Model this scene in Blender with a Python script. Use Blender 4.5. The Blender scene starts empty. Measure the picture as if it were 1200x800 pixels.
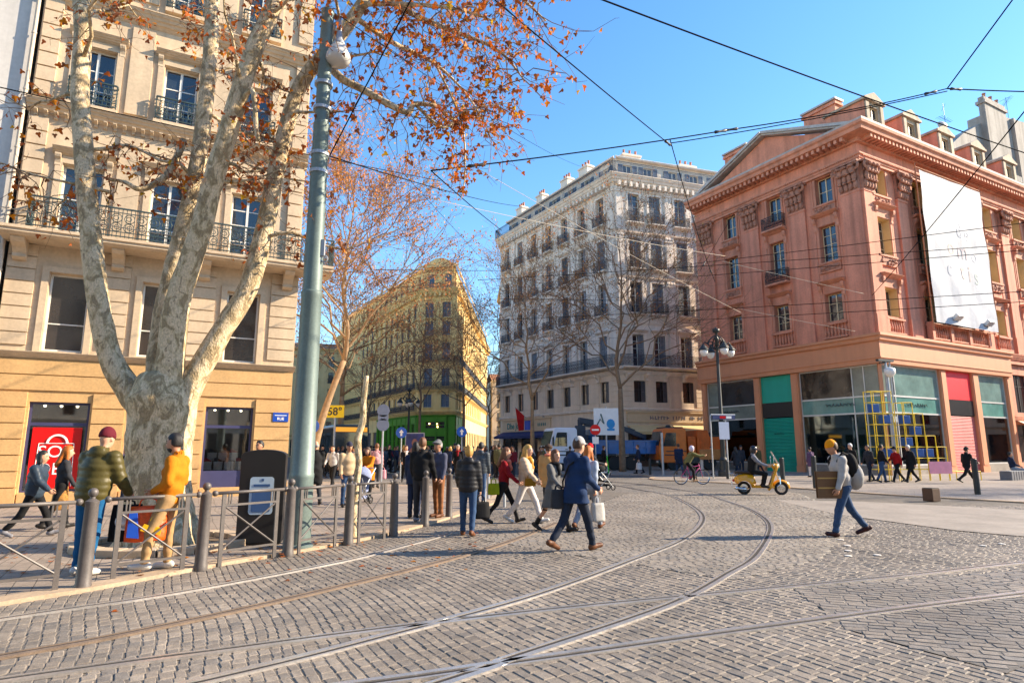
import bpy, bmesh, math, random
import numpy as np
from mathutils import Vector, Matrix, noise
R = math.radians
sc = bpy.context.scene
COL = sc.collection
# ---------------------------------------------------------------- camera, sky, sun, exposure
EYE, PITCH, FPX = 1.65, R(9.85), 720.0
cam = bpy.data.objects.new('camera', bpy.data.cameras.new('camera'))
COL.objects.link(cam)
cam.location = (0, 0, EYE)
cam.rotation_euler = (R(90) + PITCH, 0, 0)
cam.data.sensor_width = 36.0
cam.data.lens = 36.0 * FPX / 1200.0
cam.data.clip_start = 0.05
cam.data.clip_end = 3000
sc.camera = cam
SUN_EL = R(28)
SUN_DIR = Vector((0.994, 0.109, 0))            # horizontal direction towards the sun
world = bpy.data.worlds.new('World'); sc.world = world; world.use_nodes = True
wn = world.node_tree.nodes; wl = world.node_tree.links
bg = wn['Background']; bg.inputs['Strength'].default_value = 0.14
sky = wn.new('ShaderNodeTexSky'); sky.sky_type = 'NISHITA'; sky.sun_disc = False
sky.sun_elevation = SUN_EL; sky.sun_rotation = math.atan2(SUN_DIR.x, SUN_DIR.y)
sky.air_density = 1.15; sky.dust_density = 0.15; sky.ozone_density = 3.0; sky.altitude = 100
hs_ = wn.new('ShaderNodeHueSaturation'); hs_.inputs['Saturation'].default_value = 1.2; wl.new(sky.outputs[0], hs_.inputs['Color']); wl.new(hs_.outputs[0], bg.inputs['Color'])
sun = bpy.data.objects.new('sun', bpy.data.lights.new('sun', 'SUN')); COL.objects.link(sun)
sun.data.energy = 5.0; sun.data.angle = R(0.5); sun.data.color = (1.0, 0.84, 0.63)
sd = Vector((SUN_DIR.x * math.cos(SUN_EL), SUN_DIR.y * math.cos(SUN_EL), math.sin(SUN_EL)))
sun.rotation_euler = sd.to_track_quat('Z', 'Y').to_euler()
sun.location = (60, 10, 40)
vs = sc.view_settings
vs.view_transform = 'Standard'; vs.look = 'None'; vs.exposure = 1.28; vs.gamma = 1.0; vs.use_curve_mapping = False
sc.render.engine = 'CYCLES'
sc.cycles.max_bounces = 6; sc.cycles.diffuse_bounces = 3; sc.cycles.glossy_bounces = 3
sc.cycles.transparent_max_bounces = 8; sc.cycles.use_denoising = True
# ---------------------------------------------------------------- survey helpers: ground and height of points seen in the survey photo
_c, _s = math.cos(PITCH), math.sin(PITCH)
def _ray(px, py):
    x = (px - 600) / FPX; v = (400 - py) / FPX
    return x, _c - v * _s, _s + v * _c
def G(px, py, z=0.0):
    d = _ray(px, py); t = (z - EYE) / d[2]
    return Vector((d[0] * t, d[1] * t, z))
def AT(px, py, Y):
    d = _ray(px, py); t = Y / d[1]
    return Vector((d[0] * t, Y, EYE + d[2] * t))
# ---------------------------------------------------------------- materials
MATS = {}
def M(name, col, rough=0.6, var=0.12, scale=3.0, bump=0.0, bscale=40.0, metal=0.0, spec=0.5, streak=0.0, fine=0.0, coat=0.0, dist=0.01):
    if name in MATS: return MATS[name]
    lum = .3*col[0]+.6*col[1]+.1*col[2]; col = tuple(max(.004, lum+(x-lum)*1.14) for x in col[:3])
    m = bpy.data.materials.new(name); m.use_nodes = True; MATS[name] = m
    nt = m.node_tree; N = nt.nodes; L = nt.links
    b = N['Principled BSDF']
    b.inputs['Roughness'].default_value = rough; b.inputs['Metallic'].default_value = metal
    b.inputs['Specular IOR Level'].default_value = spec
    if coat: b.inputs['Coat Weight'].default_value = coat; b.inputs['Coat Roughness'].default_value = 0.08
    geo = N.new('ShaderNodeNewGeometry')
    nz = N.new('ShaderNodeTexNoise'); nz.inputs['Scale'].default_value = scale; nz.inputs['Detail'].default_value = 5
    nz.inputs['Roughness'].default_value = 0.65
    L.new(geo.outputs['Position'], nz.inputs['Vector'])
    mp = N.new('ShaderNodeMapRange'); mp.inputs[1].default_value = 0.3; mp.inputs[2].default_value = 0.7
    mp.inputs[3].default_value = 1 - var; mp.inputs[4].default_value = 1 + var
    L.new(nz.outputs['Fac'], mp.inputs[0])
    val = mp.outputs[0]
    def mul(a, bsock):
        q = N.new('ShaderNodeMath'); q.operation = 'MULTIPLY'; L.new(a, q.inputs[0]); L.new(bsock, q.inputs[1]); return q.outputs[0]
    if fine:
        n2 = N.new('ShaderNodeTexNoise'); n2.inputs['Scale'].default_value = scale * 14; n2.inputs['Detail'].default_value = 3
        L.new(geo.outputs['Position'], n2.inputs['Vector'])
        m2 = N.new('ShaderNodeMapRange'); m2.inputs[1].default_value = .3; m2.inputs[2].default_value = .7
        m2.inputs[3].default_value = 1 - fine; m2.inputs[4].default_value = 1 + fine
        L.new(n2.outputs['Fac'], m2.inputs[0]); val = mul(val, m2.outputs[0])
    if streak:
        vm = N.new('ShaderNodeVectorMath'); vm.operation = 'MULTIPLY'; vm.inputs[1].default_value = (2.2, 2.2, 0.12)
        L.new(geo.outputs['Position'], vm.inputs[0])
        n3 = N.new('ShaderNodeTexNoise'); n3.inputs['Scale'].default_value = 1.0; n3.inputs['Detail'].default_value = 4
        L.new(vm.outputs[0], n3.inputs['Vector'])
        m3 = N.new('ShaderNodeMapRange'); m3.inputs[1].default_value = .42; m3.inputs[2].default_value = .72
        m3.inputs[3].default_value = 1.0; m3.inputs[4].default_value = 1 - streak
        L.new(n3.outputs['Fac'], m3.inputs[0]); val = mul(val, m3.outputs[0])
    mx = N.new('ShaderNodeVectorMath'); mx.operation = 'SCALE'; mx.inputs[0].default_value = col[:3]
    L.new(val, mx.inputs['Scale']); L.new(mx.outputs[0], b.inputs['Base Color'])
    if bump:
        nb = N.new('ShaderNodeTexNoise'); nb.inputs['Scale'].default_value = bscale; nb.inputs['Detail'].default_value = 4
        L.new(geo.outputs['Position'], nb.inputs['Vector'])
        bp = N.new('ShaderNodeBump'); bp.inputs['Strength'].default_value = bump; bp.inputs['Distance'].default_value = dist
        L.new(nb.outputs['Fac'], bp.inputs['Height']); L.new(bp.outputs[0], b.inputs['Normal'])
    return m
def glass_dark(name, col=(0.02, 0.026, 0.034), rough=0.04, wob=0.06):
    m = M(name, col, rough, var=.3, scale=.8, bump=wob, bscale=1.2, spec=1.0, dist=.05)
    return m
def glass_clear(name, tint=(.75, .85, .82), refl=0.22):
    m = bpy.data.materials.new(name); m.use_nodes = True; nt = m.node_tree; N = nt.nodes; L = nt.links
    N.remove(N['Principled BSDF']); out = N['Material Output']
    t = N.new('ShaderNodeBsdfTransparent'); t.inputs[0].default_value = (*tint, 1)
    g = N.new('ShaderNodeBsdfGlossy'); g.inputs['Roughness'].default_value = .03
    fr = N.new('ShaderNodeFresnel'); fr.inputs['IOR'].default_value = 1.6
    ad = N.new('ShaderNodeMath'); ad.operation = 'ADD'; ad.inputs[1].default_value = refl; ad.use_clamp = True
    L.new(fr.outputs[0], ad.inputs[0])
    mx = N.new('ShaderNodeMixShader'); L.new(ad.outputs[0], mx.inputs[0]); L.new(t.outputs[0], mx.inputs[1]); L.new(g.outputs[0], mx.inputs[2])
    L.new(mx.outputs[0], out.inputs['Surface']); MATS[name] = m
    return m
# ---------------------------------------------------------------- mesh builder
class MB:
    def __init__(s): s.v = []; s.f = []; s.m = []; s.mi = 0
    def add(s, vs, fs):
        o = len(s.v); s.v += [tuple(p) for p in vs]; s.f += [tuple(i + o for i in q) for q in fs]; s.m += [s.mi] * len(fs); return s
    def box(s, x0, x1, y0, y1, z0, z1):
        return s.add([(x0,y0,z0),(x1,y0,z0),(x1,y1,z0),(x0,y1,z0),(x0,y0,z1),(x1,y0,z1),(x1,y1,z1),(x0,y1,z1)],
                     [(0,3,2,1),(4,5,6,7),(0,1,5,4),(1,2,6,5),(2,3,7,6),(3,0,4,7)])
    def cbox(s, c, d, M_=None):
        n = len(s.v); s.box(c[0]-d[0]/2, c[0]+d[0]/2, c[1]-d[1]/2, c[1]+d[1]/2, c[2]-d[2]/2, c[2]+d[2]/2)
        if M_ is not None: s.xf(M_, n)
        return s
    def quad(s, *p): return s.add(p, [tuple(range(len(p)))])
    def xf(s, M_, start=0):
        for i in range(start, len(s.v)): s.v[i] = tuple(M_ @ Vector(s.v[i]))
        return s
    def tube(s, pts, r, n=8, cap=True):
        pts = [Vector(p) for p in pts]; k = len(pts)
        rs = r if isinstance(r, (list, tuple)) else [r] * k
        vs = []; prev = None
        for i, p in enumerate(pts):
            t = (pts[min(i+1, k-1)] - pts[max(i-1, 0)])
            if t.length < 1e-9: t = Vector((0, 0, 1))
            t.normalize()
            if prev is None:
                a = Vector((0, 0, 1)) if abs(t.z) < .9 else Vector((1, 0, 0))
                u = t.cross(a).normalized()
            else:
                u = (prev - t * prev.dot(t))
                u = u.normalized() if u.length > 1e-6 else t.orthogonal().normalized()
            prev = u; w = t.cross(u)
            for j in range(n):
                a = 2 * math.pi * j / n
                vs.append(p + (u * math.cos(a) + w * math.sin(a)) * rs[i])
        fs = [(i*n+j, i*n+(j+1) % n, (i+1)*n+(j+1) % n, (i+1)*n+j) for i in range(k-1) for j in range(n)]
        if cap: fs += [tuple(range(n-1, -1, -1)), tuple((k-1)*n+j for j in range(n))]
        return s.add(vs, fs)
    def lathe(s, prof, n=16, c=(0, 0, 0)):
        k = len(prof)
        vs = [(c[0]+r*math.cos(2*math.pi*j/n), c[1]+r*math.sin(2*math.pi*j/n), c[2]+z) for r, z in prof for j in range(n)]
        fs = [(i*n+j, i*n+(j+1) % n, (i+1)*n+(j+1) % n, (i+1)*n+j) for i in range(k-1) for j in range(n)]
        fs += [tuple(range(n-1, -1, -1)), tuple((k-1)*n+j for j in range(n))]
        return s.add(vs, fs)
    def prism(s, poly, a0, a1, axis='z'):
        n = len(poly)
        def P(p, a):
            return {'z': (p[0], p[1], a), 'y': (p[0], a, p[1]), 'x': (a, p[0], p[1])}[axis]
        vs = [P(p, a0) for p in poly] + [P(p, a1) for p in poly]
        fs = [tuple(range(n-1, -1, -1)), tuple(range(n, 2*n))] + [(i, (i+1) % n, n+(i+1) % n, n+i) for i in range(n)]
        return s.add(vs, fs)
    def ell(s, c, r, n=12, m=8):
        if not isinstance(r, (tuple, list)): r = (r, r, r)
        vs = [(c[0], c[1], c[2]-r[2])]
        for i in range(1, m):
            t = math.pi * i / m - math.pi / 2
            for j in range(n):
                a = 2*math.pi*j/n
                vs.append((c[0]+r[0]*math.cos(t)*math.cos(a), c[1]+r[1]*math.cos(t)*math.sin(a), c[2]+r[2]*math.sin(t)))
        vs.append((c[0], c[1], c[2]+r[2])); T = len(vs)-1
        fs = [(0, 1+(j+1) % n, 1+j) for j in range(n)]
        fs += [(1+i*n+j, 1+i*n+(j+1) % n, 1+(i+1)*n+(j+1) % n, 1+(i+1)*n+j) for i in range(m-2) for j in range(n)]
        b = 1+(m-2)*n
        fs += [(b+j, b+(j+1) % n, T) for j in range(n)]
        return s.add(vs, fs)
    def torus(s, c, R0, r, axis='y', n=20, m=6, a0=0.0, a1=2*math.pi):
        full = abs(a1-a0) > 6.28
        pts = []
        for i in range(n + (0 if full else 1)):
            a = a0+(a1-a0)*i/n
            x, y = R0*math.cos(a), R0*math.sin(a)
            pts.append({'y': (c[0]+x, c[1], c[2]+y), 'x': (c[0], c[1]+x, c[2]+y), 'z': (c[0]+x, c[1]+y, c[2])}[axis])
        if full: pts += [pts[0], pts[1]]
        return s.tube(pts, r, m, cap=not full)
    def mesh(s, name, mats, smooth=False, recalc=True, bevel=0):
        me = bpy.data.meshes.new(name)
        me.from_pydata(s.v, [], s.f)
        if not isinstance(mats, (list, tuple)): mats = [mats]
        for m in mats: me.materials.append(m)
        if len(mats) > 1: me.polygons.foreach_set('material_index', s.m)
        if recalc or bevel:
            bm = bmesh.new(); bm.from_mesh(me)
            if recalc: bmesh.ops.recalc_face_normals(bm, faces=bm.faces)
            if bevel:
                es = [e for e in bm.edges if len(e.link_faces) == 2 and e.calc_face_angle(0) > .6]
                bmesh.ops.bevel(bm, geom=es, offset=bevel, segments=2, affect='EDGES', profile=.6, clamp_overlap=True)
            bm.to_mesh(me); bm.free()
        if smooth: me.polygons.foreach_set('use_smooth', [True] * len(me.polygons))
        me.update()
        return me
    def build(s, name, mats, parent=None, mw=None, smooth=False, recalc=True, bevel=0):
        return part(name, s.mesh(name, mats, smooth, recalc, bevel), parent, mw)
def smooth_by_angle(me, ang=35):
    me.polygons.foreach_set('use_smooth', [True] * len(me.polygons))
    bm = bmesh.new(); bm.from_mesh(me)
    for e in bm.edges:
        if len(e.link_faces) == 2 and e.calc_face_angle(0) > R(ang): e.smooth = False
    bm.to_mesh(me); bm.free()
def part(name, me, parent=None, mw=None):
    o = bpy.data.objects.new(name, me); COL.objects.link(o)
    if parent is not None: o.parent = parent
    if mw is not None: o.matrix_local = mw
    return o
def tag(o, label=None, cat=None, group=None, kind=None):
    if label: o['label'] = label
    if cat: o['category'] = cat
    if group: o['group'] = group
    if kind: o['kind'] = kind
    return o
def thing(name, loc, rz=0.0, label=None, cat=None, group=None):
    o = bpy.data.objects.new(name, None); COL.objects.link(o); o.empty_display_size = .2
    o.location = loc; o.rotation_euler = (0, 0, rz)
    return tag(o, label, cat, group)
KIDS = {}
def children(o): return [c for c in o.children]
def dup(root, loc, rz=0.0, label=None, group=None):
    r = root.copy(); COL.objects.link(r); r.location = loc; r.rotation_euler = (0, 0, rz)
    if label: r['label'] = label
    if group: r['group'] = group
    for ch in list(root.children):
        c = ch.copy(); COL.objects.link(c); c.parent = r
        for g in ch.children:
            d = g.copy(); COL.objects.link(d); d.parent = c
    return r
def T(x, y, z, rz=0.0): return Matrix.Translation((x, y, z)) @ Matrix.Rotation(rz, 4, 'Z')
def text_mesh(txt, size, mat, depth=.004, bold=0.0, name='lettering'):
    cu = bpy.data.curves.new(name, 'FONT'); cu.body = txt; cu.size = size; cu.extrude = depth; cu.offset = bold
    cu.align_x = 'CENTER'; cu.align_y = 'CENTER'
    o = bpy.data.objects.new(name, cu); COL.objects.link(o)
    dg = bpy.context.evaluated_depsgraph_get(); me = bpy.data.meshes.new_from_object(o.evaluated_get(dg))
    bpy.data.objects.remove(o); me.materials.clear(); me.materials.append(mat)
    return me
def face_up(x, y, z, rz=0.0):      # text standing on a wall that faces local -y
    return Matrix.Translation((x, y, z)) @ Matrix.Rotation(rz, 4, 'Z') @ Matrix.Rotation(R(90), 4, 'X')
# ================================================================ GROUND
def ms_v(N, v):
    q = N.new('ShaderNodeValue'); q.outputs[0].default_value = v; return q.outputs[0]
def setts(name, c1, c2, mortar, bw, rh, ms, rot, bump=1.0, rough=.75, distort=.03, bdist=.02, patch=None):
    m = bpy.data.materials.new(name); m.use_nodes = True; nt = m.node_tree; N = nt.nodes; L = nt.links
    b = N['Principled BSDF']; b.inputs['Specular IOR Level'].default_value = .35
    geo = N.new('ShaderNodeNewGeometry')
    def noise_(scale, det=3, rg=.5):
        n = N.new('ShaderNodeTexNoise'); n.inputs['Scale'].default_value = scale; n.inputs['Detail'].default_value = det
        n.inputs['Roughness'].default_value = rg; L.new(geo.outputs['Position'], n.inputs['Vector']); return n
    def vadd(a, nz, amt):
        s1 = N.new('ShaderNodeVectorMath'); s1.operation = 'SUBTRACT'; s1.inputs[1].default_value = (.5, .5, .5)
        L.new(nz.outputs['Color'], s1.inputs[0])
        s2 = N.new('ShaderNodeVectorMath'); s2.operation = 'SCALE'; s2.inputs['Scale'].default_value = amt; L.new(s1.outputs[0], s2.inputs[0])
        s3 = N.new('ShaderNodeVectorMath'); s3.operation = 'ADD'; L.new(a, s3.inputs[0]); L.new(s2.outputs[0], s3.inputs[1]); return s3.outputs[0]
    v = vadd(geo.outputs['Position'], noise_(.22, 2), .55)
    v = vadd(v, noise_(9, 2), distort)
    mpv = N.new('ShaderNodeMapping'); mpv.inputs['Rotation'].default_value = (0, 0, rot); L.new(v, mpv.inputs['Vector'])
    br = N.new('ShaderNodeTexBrick'); br.inputs['Scale'].default_value = 1.0
    br.inputs['Brick Width'].default_value = bw; br.inputs['Row Height'].default_value = rh
    br.inputs['Mortar Size'].default_value = ms; br.inputs['Mortar Smooth'].default_value = .6
    br.inputs['Color1'].default_value = (*c1, 1); br.inputs['Color2'].default_value = (*c2, 1); br.inputs['Mortar'].default_value = (*mortar, 1)
    L.new(mpv.outputs[0], br.inputs['Vector'])
    big = noise_(.35, 5, .7); mid = noise_(14, 4, .7); tiny = noise_(90, 3)
    def mr(n, a, c):
        q = N.new('ShaderNodeMapRange'); q.inputs[1].default_value = .3; q.inputs[2].default_value = .7
        q.inputs[3].default_value = a; q.inputs[4].default_value = c; L.new(n.outputs['Fac'], q.inputs[0]); return q.outputs[0]
    def mul(a, c):
        q = N.new('ShaderNodeMath'); q.operation = 'MULTIPLY'; L.new(a, q.inputs[0]); L.new(c, q.inputs[1]); return q.outputs[0]
    k = mul(mul(mr(big, .72, 1.22), mr(mid, .8, 1.2)), mr(tiny, .86, 1.14))
    mx = N.new('ShaderNodeVectorMath'); mx.operation = 'SCALE'; L.new(br.outputs['Color'], mx.inputs[0]); L.new(k, mx.inputs['Scale'])
    L.new(mx.outputs[0], b.inputs['Base Color'])
    inv = N.new('ShaderNodeMath'); inv.operation = 'SUBTRACT'; inv.inputs[0].default_value = 1; L.new(br.outputs['Fac'], inv.inputs[1])
    hm = N.new('ShaderNodeMath'); hm.operation = 'MULTIPLY_ADD'; hm.inputs[1].default_value = .55; L.new(mid.outputs['Fac'], hm.inputs[0]); L.new(inv.outputs[0], hm.inputs[2])
    ht = N.new('ShaderNodeMath'); ht.operation = 'MULTIPLY_ADD'; ht.inputs[1].default_value = .22; L.new(tiny.outputs['Fac'], ht.inputs[0]); L.new(hm.outputs[0], ht.inputs[2])
    bp = N.new('ShaderNodeBump'); bp.inputs['Strength'].default_value = bump; bp.inputs['Distance'].default_value = bdist
    L.new(ht.outputs[0], bp.inputs['Height']); L.new(bp.outputs[0], b.inputs['Normal'])
    irr = mr(mid, .25, 1.5); L.new(mul(irr, ms_v(N, ms)), br.inputs['Mortar Size'])
    rr = mr(big, rough + .1, rough - .14); L.new(rr, b.inputs['Roughness'])
    return m
m_sett = setts('granite_setts', (.215, .19, .165), (.17, .151, .132), (.075, .065, .055), .19, .115, .0075, R(-62), bump=1.0, distort=.075, bdist=.032)
m_sett_fine = setts('worn_setts', (.165, .147, .128), (.15, .133, .116), (.12, .106, .092), .17, .10, .006, R(-20), bump=.6, distort=.05, bdist=.012)
m_pave = setts('pavement_slabs', (.31, .25, .20), (.26, .212, .172), (.07, .058, .048), .42, .21, .008, R(62), bump=.35, distort=.008, bdist=.008)
m_pave_r = setts('plaza_slabs', (.31, .262, .22), (.265, .225, .19), (.10, .088, .075), .6, .4, .008, R(30), bump=.25, distort=.008, bdist=.006)
m_pale = M('pale_concrete', (.255, .222, .19), .8, var=.22, scale=.9, fine=.1, bump=.25, bscale=30, dist=.01)
m_asph = M('asphalt', (.075, .072, .07), .85, var=.2, scale=.6, fine=.2, bump=.3, bscale=60)
m_kerb = M('kerb_stone', (.38, .29, .205), .75, var=.15, scale=2, fine=.12, bump=.3, bscale=25)
m_earth = M('earth', (.12, .085, .055), .95, var=.3, scale=6, bump=.6, bscale=20)
def sheet(name, pts, z, mat, thick=0.0):
    mb = MB()
    if thick: mb.prism([(p[0], p[1]) for p in pts], z - thick, z)
    else: mb.quad(*[(p[0], p[1], z) for p in pts])
    o = mb.build(name, mat, recalc=bool(thick)); return tag(o, kind='structure')
def smooth_path(pts, n=8):
    P = [Vector((p[0], p[1], 0)) for p in pts]; out = []
    for i in range(len(P) - 1):
        a = P[max(i-1, 0)]; b = P[i]; c = P[i+1]; d = P[min(i+2, len(P)-1)]
        for k in range(n):
            t = k / n
            out.append(.5*((2*b) + (c-a)*t + (2*a-5*b+4*c-d)*t*t + (-a+3*b-3*c+d)*t**3))
    out.append(P[-1]); return out
def ribbon(mb, path, off, w, z, h=0.0):
    L_, R_ = [], []
    for i, p in enumerate(path):
        t = (path[min(i+1, len(path)-1)] - path[max(i-1, 0)]).normalized(); nn = Vector((-t.y, t.x, 0))
        L_.append(p + nn * (off + w/2)); R_.append(p + nn * (off - w/2))
    n = len(path)
    vs = [(p.x, p.y, z) for p in L_] + [(p.x, p.y, z) for p in R_]
    fs = [(i, n+i, n+i+1, i+1) for i in range(n-1)]
    if h:
        vs += [(p.x, p.y, z-h) for p in L_] + [(p.x, p.y, z-h) for p in R_]
        fs += [(2*n+i, i, i+1, 2*n+i+1) for i in range(n-1)] + [(n+i, 3*n+i, 3*n+i+1, n+i+1) for i in range(n-1)]
        fs += [(0, 2*n, 3*n, n), (n-1, 2*n-1, 4*n-1, 3*n-1)]
    mb.add(vs, fs)
sheet('ground', [(-900, -900), (900, -900), (900, 1500), (-900, 1500)], -.012, m_asph)
sheet('cobbled_road', [(-40, -25), (70, -25), (70, 37), (24, 39), (-20, 34), (-40, 34)], 0, m_sett)
sheet('road', [(-60, 34), (-20, 34), (24, 39), (24, 120), (-90, 160)], -.004, m_asph)
# worn finer setts either side of the pale crossing, then the pale crossing itself
sheet('pale_crossing', [G(908, 586), G(1010, 588), G(1320, 604), G(1320, 640), G(1120, 622), G(980, 603)], .0185, m_pale)
# individual granite setts of the near roadway, laid in rows across the tracks on their dark bed
def inside(poly, X, Y):
    r = np.zeros(X.shape, bool); n = len(poly)
    for i in range(n):
        x0, y0 = poly[i][0], poly[i][1]; x1, y1 = poly[(i+1) % n][0], poly[(i+1) % n][1]
        c = ((y0 > Y) != (y1 > Y)); r ^= c & (X < (x1-x0)*(Y-y0)/((y1-y0) or 1e-9)+x0)
    return r
def laid_setts(name, keep, mat, ang, seed, rowh=(.085, .12), lens=(.10, .185), gap=.0085, rise=.0078, ext=30):
    rg = np.random.default_rng(seed); ca, sa = math.cos(ang), math.sin(ang); rows = []
    v = -ext
    while v < ext:
        h = rg.uniform(*rowh); n = int(2*ext/.15); ln = rg.uniform(lens[0], lens[1], n); u = -ext+np.cumsum(ln)-rg.uniform(0, .2); rows.append(np.stack([u, ln, np.full(n, v), np.full(n, h)], 1)); v += h
    A = np.concatenate(rows); cu = A[:, 0]-A[:, 1]/2; cv = A[:, 2]+A[:, 3]/2
    cv = cv+.10*np.sin(cu*.55)+.05*np.sin(cu*1.7+cv*.4)
    X = cu*ca-cv*sa; Y = cu*sa+cv*ca; m = keep(X, Y); A, cu, cv = A[m], cu[m], cv[m]; n = len(A)
    a = (A[:, 1]-gap)/2; b = (A[:, 3]-gap)/2; sg = np.array([(-1, -1), (1, -1), (1, 1), (-1, 1)], float)
    V = np.zeros((n, 8, 3)); jit = rg.uniform(-.006, .006, (n, 4, 2)); rot = rg.normal(0, .035, n)
    for k in range(4):
        for lev, ins in ((0, 0.0), (1, .009)):
            du = sg[k, 0]*(a-ins*rg.uniform(.6, 1.5, n))+jit[:, k, 0]; dv = sg[k, 1]*(b-ins*rg.uniform(.6, 1.5, n))+jit[:, k, 1]
            uu = cu+du*np.cos(rot)-dv*np.sin(rot); vv = cv+du*np.sin(rot)+dv*np.cos(rot)
            V[:, k+4*lev, 0] = uu*ca-vv*sa; V[:, k+4*lev, 1] = uu*sa+vv*ca; V[:, k+4*lev, 2] = .0015 if lev == 0 else rise
    tilt = rg.normal(0, .015, (n, 2)); V[:, 4:, 2] += (sg[None, :, 0]*a[:, None]*tilt[:, :1]+sg[None, :, 1]*b[:, None]*tilt[:, 1:])+rg.normal(0, .0012, (n, 1))
    V[:, 4:, 2] = np.clip(V[:, 4:, 2], .005, .0172)
    F = (np.arange(n)[:, None, None]*8+np.array([(4, 5, 6, 7), (0, 1, 5, 4), (1, 2, 6, 5), (2, 3, 7, 6), (3, 0, 4, 7)])[None]).reshape(-1, 4)
    me = bpy.data.meshes.new(name); me.from_pydata(V.reshape(-1, 3).tolist(), [], F.tolist()); me.materials.append(mat); me.update()
    o = part(name, me); return tag(o, kind='structure')
def sett_stone(name, c, var, rough=.7):
    m = M(name, c, rough, var=.22, scale=16, fine=.22, bump=.55, bscale=70, dist=.008, spec=.35); nt = m.node_tree; N = nt.nodes; b = N['Principled BSDF']
    g = N.new('ShaderNodeNewGeometry'); rp = N.new('ShaderNodeValToRGB'); e = rp.color_ramp.elements; e[0].color = (*[x*(1-var) for x in (1, 1.02, 1.05)], 1); e[1].color = (*[x*(1+var) for x in (1.03, 1, .95)], 1)
    x = e.new(.5); x.color = (1.02, .98, .93, 1)
    nt.links.new(g.outputs['Random Per Island'], rp.inputs[0]); src = b.inputs['Base Color'].links[0].from_socket
    bn = N.new('ShaderNodeTexNoise'); bn.inputs['Scale'].default_value = .55; bn.inputs['Detail'].default_value = 6; bn.inputs['Roughness'].default_value = .7; nt.links.new(g.outputs['Position'], bn.inputs['Vector']); br_ = N.new('ShaderNodeMapRange'); br_.inputs[1].default_value = .32; br_.inputs[2].default_value = .68; br_.inputs[3].default_value = .66; br_.inputs[4].default_value = 1.22; nt.links.new(bn.outputs['Fac'], br_.inputs[0]); sv = N.new('ShaderNodeVectorMath'); sv.operation = 'SCALE'; nt.links.new(src, sv.inputs[0]); nt.links.new(br_.outputs[0], sv.inputs['Scale']); src = sv.outputs[0]
    mu = N.new('ShaderNodeVectorMath'); mu.operation = 'MULTIPLY'; nt.links.new(src, mu.inputs[0]); nt.links.new(rp.outputs[0], mu.inputs[1]); nt.links.new(mu.outputs[0], b.inputs['Base Color']); return m
m_stone = sett_stone('granite_stone', (.205, .181, .157), .22)
PAV_EDGE = [(-9.2, 2.2), (-7.0, 4.9), (-5.58, 7.09), (-5.11, 7.75), (-4.38, 9.2), (-3.6, 10.4), (-2.95, 11.62), (-2.37, 12.95), (-1.93, 14.36), (-1.34, 16.61), (-.75, 19.5), (-30, 19.5), (-30, 2)]
WORN = [G(560, 632), G(640, 612), G(735, 578), G(905, 568), G(1010, 606), G(960, 655), G(860, 680), G(700, 655)]
SIDE = [G(930, 690), G(1070, 680), G(1290, 660), G(1290, 740), G(1180, 790), G(1000, 740)]
PALE = [G(908, 586), G(1010, 588), G(1320, 604), G(1320, 640), G(1120, 622), G(980, 603)]
def near_keep(X, Y):
    return (Y > 3.6) & (Y < 18.5) & (np.abs(X) < .87*Y+.9) & ~inside(PAV_EDGE, X, Y) & ~inside(WORN, X, Y) & ~inside(SIDE, X, Y) & ~inside(PALE, X, Y)
laid_setts('road_setts', near_keep, m_stone, R(-58), 5)
m_worn = sett_stone('worn_stone', (.222, .198, .173), .12, .6)
laid_setts('worn_road', lambda X, Y: inside(WORN, X, Y) & (Y < 24), m_worn, R(20), 6, (.095, .115), (.12, .2), .007, .0155, 30)
laid_setts('side_road', lambda X, Y: inside(SIDE, X, Y) & (X < 12), m_worn, R(-20), 7, (.10, .12), (.15, .24), .0065, .0155, 16)
sheet('worn_bed', WORN, .0105, m_sett_fine); sheet('side_bed', SIDE, .0105, m_sett_fine)
m_bed = M('sett_bed', (.125, .108, .09), .95, var=.4, scale=5, fine=.3, bump=.5, bscale=50)
sheet('road_bed', [(-9, 3), (17, 3), (17, 24), (-9, 24)], .002, m_bed)
# left pavement and its kerb
kerb = [(-9.2, 2.2), (-7.0, 4.9), (-5.58, 7.09), (-5.11, 7.75), (-4.38, 9.2), (-3.6, 10.4), (-2.95, 11.62), (-2.37, 12.95), (-1.93, 14.36), (-1.34, 16.61), (-.75, 19.5), (-.9, 23.0), (-3.0, 26.2), (-8, 29.5), (-16, 33.5)]
kp = smooth_path(kerb, 6)
PZ = .05
sheet('left_pavement', [(p.x, p.y) for p in kp] + [(-40, 33), (-40, 2)], PZ, m_pave, thick=.3)
mb = MB(); ribbon(mb, kp, -.12, .30, PZ + .004, h=.2)
tag(mb.build('kerb', m_kerb), kind='structure')
# far-side pavement along the boulevard and the plaza on the right
bp_ = [G(770, 561), G(850, 565), G(960, 573), G(1060, 580), G(1200, 588), (60, 30), (60, 47), (22.6, 38.2)]
sheet('right_pavement', [G(640, 556), (8.2, 38.5), G(770, 562), G(850, 566), G(960, 574), G(1060, 581), G(1290, 594), (60, 26), (60, 62), (23.2, 40), (12, 62), (3, 62), (4, 50)], .04, m_pave_r, thick=.2)
kr = smooth_path([(4, 50), (8.2, 38.7), G(770, 562), G(850, 566), G(960, 574), G(1060, 581), G(1290, 594)], 5)
mb = MB(); ribbon(mb, kr, -.1, .26, .046, h=.2)
tag(mb.build('kerb', m_kerb), kind='structure')
sheet('far_pavement', [(-6.4, 82.0), (-12.9, 83.3), (-44, 138), (-47, 136), (-15, 80), (-6, 79)], .05, m_pave_r, thick=.2)
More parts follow.
